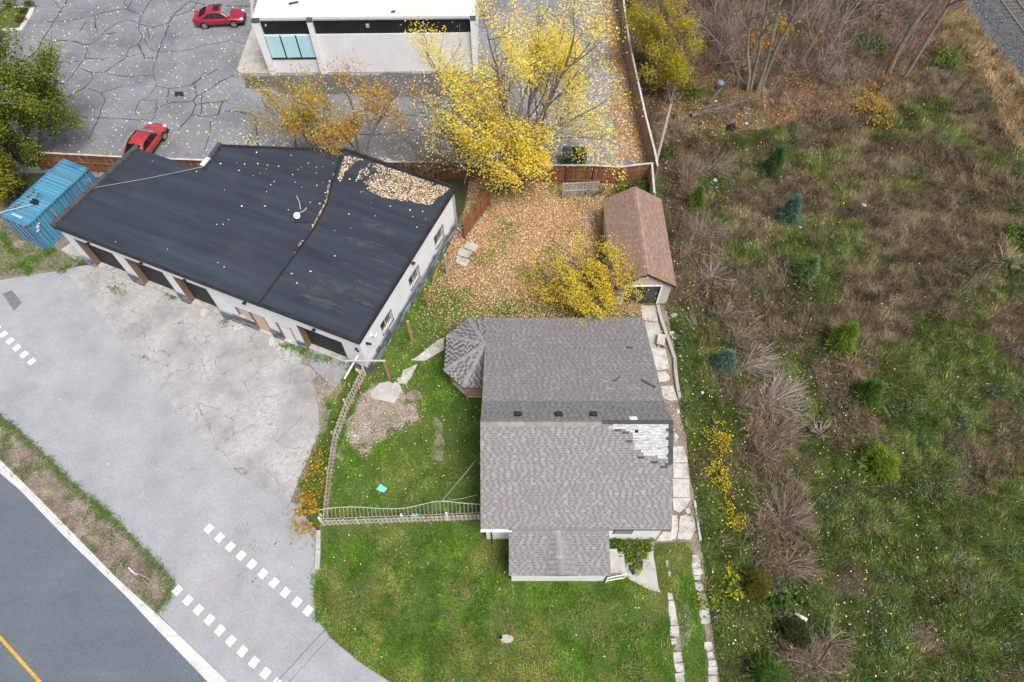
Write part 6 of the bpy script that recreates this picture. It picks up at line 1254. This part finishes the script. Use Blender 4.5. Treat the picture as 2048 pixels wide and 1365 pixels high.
# weeds along the verge, forecourt edge and shop wall
edge_pts = []
BP = [Vector(p_) for p_ in gp(*BOUL[:11])]
for a, b in zip(BP[:-1], BP[1:]):
    k = max(1, int((b-a).length/.13))
    for i in range(k): p_ = a.lerp(b, i/k); edge_pts.append((p_.x-.07+R.gauss(0, .06), p_.y-.07+R.gauss(0, .06), R.uniform(.5, 1.0)))
vw = scatter(boulp, 4.2); vf = fbm(vw[:, 0], vw[:, 1], .9, 3, 2.9); edge_pts += [(x, y, R.uniform(.5, 1.15)) for (x, y), f_ in zip(vw, vf) if f_ > .47]
KI = [Vector(p_) for p_ in gp(*KERB_IN[:6])]
for a, b in zip(KI[:-1], KI[1:]):
    for i in range(int((b-a).length/.4)):
        if R.random() < .6: p_ = a.lerp(b, R.random()); edge_pts.append((p_.x+.12, p_.y+.12, R.uniform(.4, .9)))
Vs, Cs = [], []
for (x, y, s) in edge_pts:
    m_ = int(60*s); P_ = np.array([[x, y]])+NR.normal(size=(m_, 2))*.17*s; V_, c_ = blades(P_, .10, (.06+.12*NR.random(m_))*s, np.full(m_, .035), .5+.8*NR.random(m_), pal([(.07, .15, .025), (.11, .21, .035), (.08, .16, .04), (.16, .20, .05)], m_, .35)); Vs.append(V_); Cs.append(c_)
bp_ = scatter(boulp, 110); m_ = len(bp_); V_, c_ = blades(bp_, .10, .05+.08*NR.random(m_), .02+.015*NR.random(m_), .6+.7*NR.random(m_), pal([(.26, .22, .15), (.14, .16, .05), (.20, .17, .10)], m_)); Vs.append(V_); Cs.append(c_)
stuff('verge_weeds', np.concatenate(Vs), np.concatenate(Cs), M['blade'])
sp = []
for (x0, y0, x1, y1, k) in ((600, 700, 640, 722, 10), (560, 688, 618, 704, 22), (205, 575, 250, 585, 8), (335, 585, 350, 595, 8), (452, 640, 454, 642, 3), (640, 712, 700, 738, 10), (640, 870, 665, 950, 26), (600, 960, 645, 1015, 26), (650, 800, 690, 860, 26), (690, 760, 720, 790, 10), (632, 1150, 636, 1240, 10), (110, 545, 175, 520, 14), (20, 540, 110, 500, 40), (0, 470, 60, 545, 40), (940, 800, 958, 830, 12), (950, 830, 958, 1000, 22), (905, 780, 935, 800, 8)):
    for i in range(k):
        t = R.random(); p_ = G(x0+(x1-x0)*t+R.gauss(0, 3), y0+(y1-y0)*t+R.gauss(0, 3)); sp.append((p_.x, p_.y, R.uniform(.5, 1.1)))
tufts(sp, 45, (.10, .24), G3+[(.14, .21, .04)], .16, 'edge_weeds', .04)
sp = []
for i in range(150):
    t = R.random(); p_ = G(1362+t*70+R.gauss(0, 10), 620+t*560+R.gauss(0, 12)); sp.append((p_.x, p_.y, R.uniform(.5, 1.2)))
for i in range(40): p_ = G(R.uniform(1440, 1480), R.uniform(1130, 1365)); sp.append((p_.x, p_.y, R.uniform(.5, 1.2)))
tufts(sp, 45, (.12, .28), G3+[(.16, .24, .04)], .18, 'margin_weeds', .045)

LV = gp((-60, 545), (0, 556), (60, 546), (125, 536), (175, 522), (120, 500), (95, 505), (60, 480), (0, 440), (-60, 430))
Q = scatter(LV, 330); Q = Q[NR.random(len(Q)) < np.clip(fbm(Q[:, 0], Q[:, 1], 1.2, 3, 2.7)*2.6-.55, .08, 1)]; m_ = len(Q); V_, c_ = blades(Q, .008, .08+.12*NR.random(m_), .025+.015*NR.random(m_), .4+.8*NR.random(m_), pal(G3+[(.28, .25, .12)], m_, .3)); stuff('verge_grass', V_, c_, M['blade'])
sp = [(*p_, R.uniform(.4, 1.0)) for p_ in scatter(gp((690, 760), (760, 755), (850, 775), (870, 840), (840, 880), (760, 910), (730, 950), (680, 940), (670, 880)), 3.4) if float(fbm(np.array([p_[0]]), np.array([p_[1]]), 1.1, 3, 6.4)[0]) > .47]; tufts(sp, 46, (.08, .2), G3, .2, 'dirt_weeds', .03)
# the rough field
FIELD = gp((1325, 330), (1262, 120), (1250, -20), (2120, -20), (2120, 1420), (1450, 1420), (1440, 1365), (1400, 1080), (1372, 880), (1358, 720), (1330, 612), (1350, 575), (1330, 400))
BALP = [tuple(p_) for p_ in bal]
Q = scatter(FIELD, 430, NR, [GARP, BALP]); n = len(Q); X, Y = Q[:, 0], Q[:, 1]
fa = fbm(X, Y, 3.2, 4, 4.4); fb = fbm(X, Y, .8, 3, 8.2); wood = inpoly(Q, gp((1262, -60), (1330, 330), (1345, 280), (1500, 262), (1640, 240), (1760, 215), (1880, 60), (1870, -60)))
low = np.clip((34-Y)/22, 0, 1); gw = np.clip((fa-.54+.27*low)*4.6+.18, .06, 1)
Gd, Gm, Br, Mv, Tn = np.array([.055, .10, .018]), np.array([.125, .185, .036]), np.array([.17, .135, .07]), np.array([.21, .165, .115]), np.array([.40, .33, .17])
gcol = Gd+(Gm-Gd)*np.clip(fb*1.7-.35, 0, 1)[:, None]; bcol = Br+(Mv-Br)*np.clip(fbm(X, Y, 1.3, 3, 1.9)*2-.5, 0, 1)[:, None]; isg = (NR.random(n) < gw)[:, None]
c = np.where(isg, gcol, bcol); tn = (NR.random(n) < .10+.25*np.clip(fbm(X, Y, 2.0, 3, 6.6)-.5, 0, 1)*2)[:, None]; c = np.where(tn, Tn, c)*(.45+1.1*NR.random((n, 1)))*(.62+.76*np.clip(fbm(X, Y, .55, 2, 17.3)*1.9-.45, 0, 1))[:, None]
straw = np.clip(1-np.abs((X-G(1960, 100).x)*.9+(Y-G(1960, 100).y)*.55)/4.2, 0, 1); c = np.where((NR.random(n) < straw*.85)[:, None], np.array([.52, .36, .20])*(.6+.7*NR.random((n, 1))), c)
kp = NR.random(n) < np.where(wood, .25, 1); ang = fbm(X, Y, 2.5, 2, 9.1)*12+NR.normal(size=n)*.9
V, cc = blades(Q[kp], .003, (.16+.30*NR.random(n))[kp]*(.7+.8*fb[kp]), (.020+.020*NR.random(n))[kp], (.45+.85*NR.random(n))[kp], c[kp], ang[kp]); stuff('field_grass', V, cc, M['blade'])
# dry weed clumps in the field
Q = scatter(FIELD, 1.9, NR, [GARP, BALP]); fa = fbm(Q[:, 0], Q[:, 1], 3.2, 4, 4.4); low = np.clip((24-Q[:, 1])/20, 0, 1); Q = Q[NR.random(len(Q)) < np.clip(1.05-(fa-.42+.32*np.clip((32-Q[:, 1])/22, 0, 1))*3.6, .05, 1)]
n = len(Q); S = 44; cl = pal([(.20, .155, .115), (.25, .195, .145), (.16, .125, .085), (.31, .245, .175), (.15, .13, .075), (.24, .185, .11), (.10, .085, .05)], n, .4); hs_ = .35+.5*NR.random(n); az = NR.random((n, S))*6.283; ln_ = fbm(Q[:, 0], Q[:, 1], 6, 2, 3.3)*9; t = NR.random((n, S))
B = np.concatenate([Q, np.zeros((n, 1))], 1)[:, None]+NR.normal(size=(n, S, 3))*np.array([.22, .22, 0]); D = np.stack([np.cos(az)*t*.55+np.cos(ln_)[:, None]*.22, np.sin(az)*t*.55+np.sin(ln_)[:, None]*.22, (1.05-.6*t)*.9], -1)*hs_[:, None, None]*1.1
B = B.reshape(-1, 3); D = D.reshape(-1, 3); Mi = B+D*.55+np.array([0, 0, .05]); T = B+D+NR.normal(size=B.shape)*.05; s = np.cross(D, NR.normal(size=B.shape)); s /= np.linalg.norm(s, axis=1)[:, None]+1e-9
c = np.repeat(cl, S, 0)*(.5+1.0*NR.random((n*S, 1))); V = np.concatenate([np.stack([B-s*.010, B+s*.010, Mi+s*.008, Mi-s*.008], 1), np.stack([Mi-s*.008, Mi+s*.008, T+s*.005, T-s*.005], 1)]); stuff('dry_weeds', V, np.concatenate([c, c]), M['stalk'], 4)
# grey-green leafy weeds scattered over the lower field
Q = scatter(FIELD, .9, NR, [GARP, BALP]); Q = Q[fbm(Q[:, 0], Q[:, 1], 2.5, 3, 12.4)+np.clip((20-Q[:, 1])/60, -.1, .2) > .58]; n = len(Q); S = 34
C = np.concatenate([np.repeat(Q, S, 0)+NR.normal(size=(n*S, 2))*.20, .12+.28*NR.random((n*S, 1))], 1); base = pal([(.11, .17, .09), (.16, .22, .14), (.07, .13, .04), (.09, .16, .03), (.20, .25, .18)], n, .1); V, c = leaves(C, .11, np.repeat(base, S, 0)*(.7+.6*NR.random((n*S, 1))), .4); stuff('field_weeds', V, c, M['leaf'], 4)

# twiggy brush under the bare trees
BAND = gp((1350, 330), (1400, 340), (1440, 480), (1490, 620), (1560, 720), (1600, 860), (1610, 1000), (1630, 1150), (1650, 1380), (1540, 1380), (1530, 1180), (1490, 1010), (1480, 850), (1415, 760), (1375, 640), (1362, 520), (1345, 420))
def brush(name, Q, S, hr, spread, cols, w_=.011):
    n = len(Q); az = NR.random((n, S))*6.283; t = NR.random((n, S)); hs_ = hr[0]+hr[1]*NR.random(n); ld = fbm(Q[:, 0], Q[:, 1], 5, 2, 1.4)*8
    B = np.concatenate([Q, np.zeros((n, 1))], 1)[:, None]+NR.normal(size=(n, S, 3))*np.array([.3, .3, 0]); D = np.stack([np.cos(az)*t*spread+np.cos(ld)[:, None]*.3, np.sin(az)*t*spread+np.sin(ld)[:, None]*.3, 1.0-.55*t], -1)*hs_[:, None, None]
    B = B.reshape(-1, 3); D = D.reshape(-1, 3); A1 = B+D*.4+NR.normal(size=B.shape)*.05; A2 = A1+D*.35+NR.normal(size=B.shape)*.09; A3 = A2+D*.3+NR.normal(size=B.shape)*.14; s_ = np.cross(D, NR.normal(size=B.shape)); s_ /= np.linalg.norm(s_, axis=1)[:, None]+1e-9
    c_ = np.repeat(pal(cols, n, .35), S, 0)*(.6+.8*NR.random((n*S, 1))); V_ = np.concatenate([np.stack([a_-s_*w1, a_+s_*w1, b_+s_*w2, b_-s_*w2], 1) for a_, b_, w1, w2 in ((B, A1, w_, w_*.8), (A1, A2, w_*.8, w_*.6), (A2, A3, w_*.6, w_*.35))]); return stuff(name, V_, np.concatenate([c_]*3), M['stalk'], 4)
Q = scatter(BAND, 3.0); Q = Q[NR.random(len(Q)) < np.clip(fbm(Q[:, 0], Q[:, 1], 1.8, 3, 5.2)*3-.75, .1, 1)]; brush('margin_brush', Q, 34, (.5, .7), .8, [(.23, .175, .12), (.30, .235, .17), (.17, .13, .085), (.36, .29, .22), (.27, .19, .11)])
Q = scatter(gp((1880, -30), (1900, 60), (1940, 130), (1985, 190), (2010, 260), (2048, 330), (2100, 300), (2040, 215), (1985, 150), (1950, 90), (1930, 30), (1915, -30)), 5.0); brush('straw_grass', Q, 40, (.4, .5), .5, [(.56, .40, .22), (.48, .32, .16), (.62, .47, .28), (.38, .25, .13)])
Q = scatter(gp((1275, -30), (1335, 250), (1420, 140), (1480, 130), (1600, 150), (1720, 170), (1850, 110), (1900, -30)), 1.9); n = len(Q); S = 22
az = NR.random((n, S))*6.283; t = NR.random((n, S)); hs_ = .8+1.3*NR.random(n); B = np.concatenate([Q, np.zeros((n, 1))], 1)[:, None]+NR.normal(size=(n, S, 3))*np.array([.3, .3, 0]); D = np.stack([np.cos(az)*t*.9, np.sin(az)*t*.9, 1.0-.5*t], -1)*hs_[:, None, None]
B = B.reshape(-1, 3); D = D.reshape(-1, 3); Mi = B+D*.55+NR.normal(size=B.shape)*.08; T = B+D+NR.normal(size=B.shape)*.2; s = np.cross(D, NR.normal(size=B.shape)); s /= np.linalg.norm(s, axis=1)[:, None]+1e-9
c = np.repeat(pal([(.30, .25, .22), (.22, .175, .145), (.38, .33, .29), (.15, .115, .09), (.26, .15, .08)], n, .3), S, 0); V = np.concatenate([np.stack([B-s*.014, B+s*.014, Mi+s*.010, Mi-s*.010], 1), np.stack([Mi-s*.010, Mi+s*.010, T+s*.005, T-s*.005], 1)]); stuff('woodland_brush', V, np.concatenate([c, c]), M['stalk'], 4)
# fallen leaves
def litter(name, Q, z, size, cols, jz=.03, flat=.75):
    C = np.concatenate([Q, np.full((len(Q), 1), z)+jz*NR.random((len(Q), 1))], 1) if Q.shape[1] == 2 else Q
    V, c = leaves(C, size, pal(cols, len(C), .3), flat); return stuff(name, V, c, M['litter'], 4)
LT = [(.50, .31, .17), (.40, .22, .10), (.62, .43, .27), (.30, .155, .07), (.80, .66, .48), (.50, .27, .09), (.62, .38, .13), (.24, .13, .07), (.54, .34, .23)]; PALE = [(.78, .70, .55), (.84, .80, .70), (.74, .62, .38), (.76, .56, .24), (.65, .48, .27)]
BACK = gp((1306, 372), (940, 356), (930, 420), (905, 480), (870, 545), (840, 600), (820, 660), (880, 700), (930, 640), (1300, 645), (1320, 610), (1240, 600), (1200, 420), (1240, 380))
Q = scatter(BACK, 520, NR, [GARP, HOUSEP, SHOPP]); w_ = fbm(Q[:, 0], Q[:, 1], 1.8, 4, 2.2); fade = np.clip((Q[:, 1]-22.5)/9, .05, 1)*np.clip((Q[:, 0]+8.0)/6, .25, 1); Q = Q[NR.random(len(Q)) < fade*np.clip(.35+1.3*w_, 0, 1)]
litter('fallen_leaves', Q, .02, .10, LT)
LOTL = [(x_, y_) for x_, y_ in LOT]
Q = scatter(gp((100, 340), (420, 356), (940, 352), (1190, 356), (1306, 362), (1262, 150), (1245, -20), (60, -20), (60, 200)), 44, NR, [SHOPP]); d1 = np.exp(-((Q[:, 0]-G(1240, 250).x)/5.5)**2); d2 = np.exp(-((Q[:, 1]-G(0, 330).y)/3.0)**2)*np.clip((Q[:, 0]+26)/6, 0, 1); w_ = fbm(Q[:, 0], Q[:, 1], 1.6, 4, 6.1)
pr_ = np.clip(.07+1.0*d1*np.clip(w_*2.2-.55, 0, 1)+.9*d2*np.clip(w_*2.4-.85, 0, 1)+.25*np.exp(-((Q[:, 0]-0)/9)**2)*np.clip(w_*2-.7, 0, 1), 0, 1); Q = Q[NR.random(len(Q)) < pr_]; litter('lot_leaves', Q, .016, .14, PALE+YEL[:3], .012)
Q = scatter(P2b := gp((1185, 362), (1312, 362), (1302, 300), (1275, 190), (1262, 110), (1252, 20), (1245, -20), (1205, -20), (1222, 150), (1215, 230), (1240, 300), (1200, 345)), 190, NR); w_ = fbm(Q[:, 0], Q[:, 1], 1.7, 4, 9.4); fx = np.clip((Q[:, 0]-7.6)/2.0, .12, 1); Q = Q[NR.random(len(Q)) < np.clip(fx*(w_*3-.65), 0.02, 1)]; litter('drifted_leaves', Q, .02, .14, LT+ORANGE[:3], .05)
WOOD = gp((1262, -30), (1318, 320), (1345, 300), (1420, 280), (1560, 255), (1700, 235), (1800, 200), (1880, 100), (1880, -30)); Q = scatter(WOOD, 85, NR); Q = Q[NR.random(len(Q)) < np.clip(fbm(Q[:, 0], Q[:, 1], 2, 4, 3.8)*2.4-.55, .05, 1)]; litter('woodland_leaves', Q, .03, .17, [(.30, .15, .07), (.38, .20, .10), (.24, .12, .06), (.44, .27, .15), (.20, .11, .06), (.36, .16, .06)], .12, .5)
Q = scatter(LAWNP, 5.0, NR, [HOUSEP, PORCHP, GARP, VERP]); near = np.clip((Q[:, 1]-9)/10, .10, 1); Q = Q[NR.random(len(Q)) < near]; litter('lawn_leaves', Q, .12, .085, PALE, .06)
Q = scatter(FIELD, 3.2, NR, [GARP, BALP]); Q = Q[NR.random(len(Q)) < np.clip(1.15-(Q[:, 0]-10)/14, .06, 1)]; litter('field_leaves', Q, .22, .095, PALE+YEL[:2], .15)
# leaves on the black roof: a drift at the back and single leaves
def roof_uv(pts, z): return [((SO+SU*u_+SV*v_).x, (SO+SU*u_+SV*v_).y) for u_, v_ in pts]
DR = [(G(x, y, 4.12).x, G(x, y, 4.12).y) for x, y in ((690, 312), (720, 318), (900, 378), (880, 395), (860, 412), (820, 404), (770, 398), (735, 382), (712, 360), (722, 340), (735, 325), (715, 322), (690, 345), (680, 368), (676, 360))]
Q = scatter(DR, 260); w_ = fbm(Q[:, 0], Q[:, 1], .9, 3, 1.1); Q = Q[NR.random(len(Q)) < np.clip(w_*3.5-.75, .05, 1)]; litter('roof_leaf_drift', Q, 4.125, .125, [(.56, .42, .29), (.70, .56, .42), (.42, .29, .20), (.80, .72, .60), (.62, .46, .27), (.24, .16, .11)], .06)
Vr = []
for (x0, y0), (x1, y1), k in (((662, 362), (655, 405), 40), ((655, 405), (625, 463), 120), ((610, 480), (590, 510), 8), ((672, 345), (668, 362), 10)):
    for i in range(k): t = R.random(); p_ = G(x0+(x1-x0)*t-2.5+R.gauss(0, 1.0), y0+(y1-y0)*t+R.gauss(0, 1), 4.02); Vr.append((p_.x, p_.y, 4.02+R.uniform(0, .05)))
Q = np.array([p_ for p_ in Vr]); litter('seam_leaves', Q, 0, .12, LT+PALE)
UVL = []
for i in range(330):
    u_, v_ = R.uniform(.4, 22.2), R.uniform(.2, 12.5); p_ = SO+SU*u_+SV*v_
    pr_ = .08+.85*math.exp(-((v_-10)/2.8)**2)*(.4+.6*(u_ > 8))
    if R.random() < pr_ and inpoly(np.array([[u_, v_]]), FOOT)[0]: UVL.append((p_.x, p_.y, 4.14 if inpoly(np.array([[u_, v_]]), hi)[0] else 4.015))
litter('roof_leaves', np.array(UVL), 0, .125, PALE[:3], 0, .9)
Q = scatter(PATHR, .25); litter('path_leaves', Q, .02, .07, PALE+[(.3, .2, .1)], .01)
# wood chips on the bare dirt, rubble by the shop
Q = scatter(DIRT1, 150); n = len(Q); V, c = blades(Q, .015, .06+.10*NR.random(n), .018+.014*NR.random(n), 1.35+.2*NR.random(n), pal([(.34, .27, .21), (.45, .37, .30), (.25, .19, .15), (.55, .48, .42)], n)); stuff('wood_chips', V, c, M['stalk'])
def chips(name, poly, dens, r, cols):
    Q = scatter(poly, dens); n = len(Q); return rocks(name, np.concatenate([Q, np.full((n, 1), .02)], 1), r*(.5+NR.random(n)), pal(cols, n), M['chips'])
WH = [(.62, .58, .54), (.50, .46, .42), (.70, .68, .66), (.35, .29, .25)]
chips('rubble', gp((600, 712), (640, 712), (700, 745), (690, 765), (660, 800), (645, 790), (625, 740)), 26, .045, WH+[(.3, .2, .16)])['kind'] = 'stuff'
chips('stone_fragments', gp((735, 845), (755, 835), (735, 870), (710, 885), (690, 880), (695, 865)), 45, .06, WH)['kind'] = 'stuff'
chips('drive_rubble', gp((1345, 810), (1362, 808), (1376, 890), (1350, 890)), 14, .05, WH)['kind'] = 'stuff'
chips('track_gravel', gp((1335, 1090), (1400, 1090), (1440, 1365), (1340, 1365)), 5, .03, WH)['kind'] = 'stuff'
chips('gravel', gp((1366, 1215), (1388, 1210), (1386, 1250), (1375, 1285), (1360, 1305), (1348, 1300), (1358, 1250)), 60, .035, [(.45, .44, .42), (.36, .35, .34), (.55, .54, .53)])['kind'] = 'stuff'

# ---------------------------------------------------------------- litter, logs and other small things
def lump(name, label, x, y, s, mat, cat, z=0.0, flat=.6, group=None):
    """crumpled bag or lump: a jittered ball"""
    bm = bmesh.new(); bmesh.ops.create_icosphere(bm, subdivisions=2, radius=1.0)
    for v in bm.verts: v.co *= 1+R.uniform(-.28, .28); v.co.z *= flat
    zm = min(v.co.z for v in bm.verts)
    for v in bm.verts: v.co.z -= zm; v.co *= s
    me = bpy.data.meshes.new(name); bm.to_mesh(me); bm.free(); p = G(x, y); return tag(link(name, me, mat, None, (p.x, p.y, z), (0, 0, R.uniform(0, 6))), label, cat, group)
def scrap(name, label, x, y, w_, h, mat, cat, z=.12, rz=0):
    q = MB(); k = 4; vs = []
    for i in range(k+1):
        for j in range(k+1): vs.append((-w_/2+w_*i/k+R.gauss(0, .02), -h/2+h*j/k+R.gauss(0, .02), R.uniform(0, .06)))
    q.add(vs, [(i*(k+1)+j, (i+1)*(k+1)+j, (i+1)*(k+1)+j+1, i*(k+1)+j+1) for i in range(k) for j in range(k)]); p = G(x, y); o = q.build(name, mat, None, (p.x, p.y, z), (0, 0, rz))
    s = o.modifiers.new('thick', 'SOLIDIFY'); s.thickness = .012; return tag(o, label, cat)
lump('rubbish_bag', 'black rubbish bag below the log pile', 1462, 261, .36, M['black_plastic'], 'bag', flat=.8)
lump('plastic_bag', 'blue and white plastic bag beside the dark log', 1440, 171, .30, M['blue_bag'], 'bag')
for k, (x, y, s, lab) in enumerate(((1358, 236, .20, 'white plastic bag between the leaning pole and the log pile'), (1424, 266, .18, 'white plastic bag left of the black rubbish bag'), (1492, 228, .17, 'small white bag right of the log pile'), (1492, 249, .24, 'white bag right of the black rubbish bag'), (1430, 237, .22, 'white litter under the short logs'), (1847, 210, .14, 'lone white litter piece near the orange shrub'), (1726, 414, .26, 'white plastic bag alone in the upper field'), (1599, 458, .18, 'pale green litter scrap below the blue spruce'), (1432, 205, .24, 'white litter between the dark log and the pile'), (1540, 755, .14, 'white scrap beside the dry fan shrub'), (1345, 712, .16, 'white litter on the timber edging'), (1361, 713, .16, 'white litter just outside the timber edging'), (1404, 788, .16, 'white litter scrap in the weeds level with the roof vents'), (1430, 362, .26, 'white litter at the ditch left of the back spruce'), (1592, 932, .09, 'tiny blue can right of the dry shrubs'), (1607, 1004, .09, 'blue plastic scrap level with the lower house eave'), (1617, 1147, .15, 'pale blue bottle right of the olive bush'))):
    lump('litter', lab, x, y, s*.6, M['blue_bag'] if 'blue' in lab and 'below' not in lab else M['white_bag'], 'litter', .1 if y > 380 and x > 1380 else 0.0, .5, 'scattered litter')
scrap('cardboard', 'white sheet of litter beside the driveway edging near the garage', 1348, 633, .42, .32, M['white_bag'], 'litter', .06, .5)
scrap('plastic_sheet', 'crumpled white and grey plastic by the driveway edging', 1346, 672, .3, .6, M['white_bag'], 'litter', .06, .3)
scrap('litter_sheet', 'turquoise and white wrapper lying on the yard lawn', 764, 979, .5, .36, M['turq'], 'litter', .12, -.5)
scrap('litter_sheet', 'turquoise plastic caught on the front picket fence', 832, 1038, .42, .22, M['turq'], 'litter', .55, .2)
scrap('pale_board', 'pale green board lying right of the dark rusty-tipped bush', 1599, 1235, .7, .18, M['white_bag'], 'board', .15, -.55)
b_ = empty('bucket', G(717, 786), 0, 'red plastic bucket hanging low beside the picket fence', 'bucket')
q = MB(); q.lathe([(.10, 0), (.15, .28), (.165, .28), (.165, .31), (.14, .31), (.095, .03), (.0, .03)], 16); q.build('bucket_body', M['red_plastic'], b_); q = MB(); q.tube([(.15*math.cos(t), .12*math.sin(t), .30+.10*math.sin(t)) for t in [i*math.pi/8 for i in range(9)]], .008, 4); q.build('handle', M['metal'], b_)
# log pile
for a, b, r, mt, lab in (((1382, 232), (1492, 202), .20, 'old_log', 'longest grey log at the front of the log pile'), ((1392, 220), (1450, 207), .14, 'old_log', 'grey log lying behind the longest one'), ((1425, 227), (1467, 222), .12, 'old_log', 'short grey log at the front of the pile'), ((1415, 208), (1466, 148), .15, 'bark', 'dark log pointing from the pile up into the wood'), ((1480, 78), (1596, 74), .10, 'bark', 'fallen dark branch lying across the woodland'), ((1590, 95), (1636, 140), .10, 'bark', 'fallen branch between the bare trunks and the saplings')):
    q = MB(); A, B = G(*a, r), G(*b, r); m_ = A.lerp(B, .5)+Vector((R.gauss(0, .05), R.gauss(0, .05), .03)); q.tube([A, A.lerp(m_, .5), m_, m_.lerp(B, .5), B], [r, r*1.03, r*.95, r*.9, r*.8], 9); tag(q.build('log', M[mt]), lab, 'log', 'logs at the woodland edge')
# bench with legs on the driveway
be = empty('garden_bench', G(1320, 686), -.25, 'small white-topped bench standing on the driveway', 'bench')
q = MB(); q.box((0, 0, .44), (.50, .82, .06)); bevel(q.build('bench_top', M['white_concrete'], be), .015)
for sx in (-1, 1):
    for sy in (-1, 1): MB().box((sx*.2, sy*.34, .2), (.06, .06, .42)).build('leg', M['black_plastic'], be)
# black panels by the porch steps
q = MB(); q.prism([(G(*p_).x, G(*p_).y) for p_ in ((1256, 1134), (1268, 1132), (1272, 1150), (1264, 1151))], .06, .11); tag(q.build('black_panel', M['black_plastic']), 'black panel lying on the entry slab nearest the porch steps', 'panel')
q = MB(); q.prism([(G(*p_).x, G(*p_).y) for p_ in ((1270, 1125), (1286, 1123), (1284, 1138), (1276, 1138), (1270, 1132))], .06, .13); tag(q.build('black_panel', M['black_plastic']), 'black panel lying under the lime green shrub', 'panel')
# small street sign in the verge
sg = empty('street_sign', G(303, 1160), 0, 'grey sign post with a small white plate on the grass verge', 'sign')
tp = G(262, 1141, 2.4)-G(303, 1160)
q = MB(); q.tube([(0, 0, .1), tp], .03, 8); q.build('sign_post', M['metal'], sg)
q = MB(); q.box((0, 0, 0), (.04, .45, .45), Matrix.Rotation(.9, 3, 'Z')); bevel(q.build('sign_plate', M['white_paint'], sg, tp-Vector((0, 0, .2))), .01)
# stump in the front lawn
st_o = empty('tree_stump', G(1013, 1278), 0, 'greyish cut stump with dry grass in the front lawn', 'stump')
q = MB(); prof = [(.30, 0), (.27, .10), (.24, .16), (.0, .17)]; q.lathe(prof, 11); o = q.build('stump_wood', M['weathered'], st_o); o.scale = (1.4, .8, 1)
q = MB(); q.lathe([(.10, 0), (.09, .2), (.0, .2)], 8); q.build('hollow', M['interior'], st_o, (-.3, .05, 0))
sp = [(G(1013, 1278).x+R.gauss(0, .35), G(1013, 1278).y+R.gauss(0, .25), .8) for i in range(9)]; tufts(sp, 40, (.15, .35), [(.38, .31, .19), (.30, .24, .14), (.20, .18, .07)], .14, 'dry_grass')
sp = [(G(992, 1216).x+R.gauss(0, .3), G(992, 1216).y+R.gauss(0, .2), .7) for i in range(6)]; tufts(sp, 40, (.06, .15), [(.40, .33, .25), (.33, .26, .2)], .14, 'dry_grass')
lw = empty('low_wall', (0, 0, 0)); tag(lw, 'low pale concrete kerb wall at the corner of the front lawn', 'wall')
for a, b in (((637, 1062), (637, 1100)), ((637, 1101), (635, 1140))): MB().bar(G(*a, .12), G(*b, .12), .26, .24).build('wall_block', M['concrete'], lw)
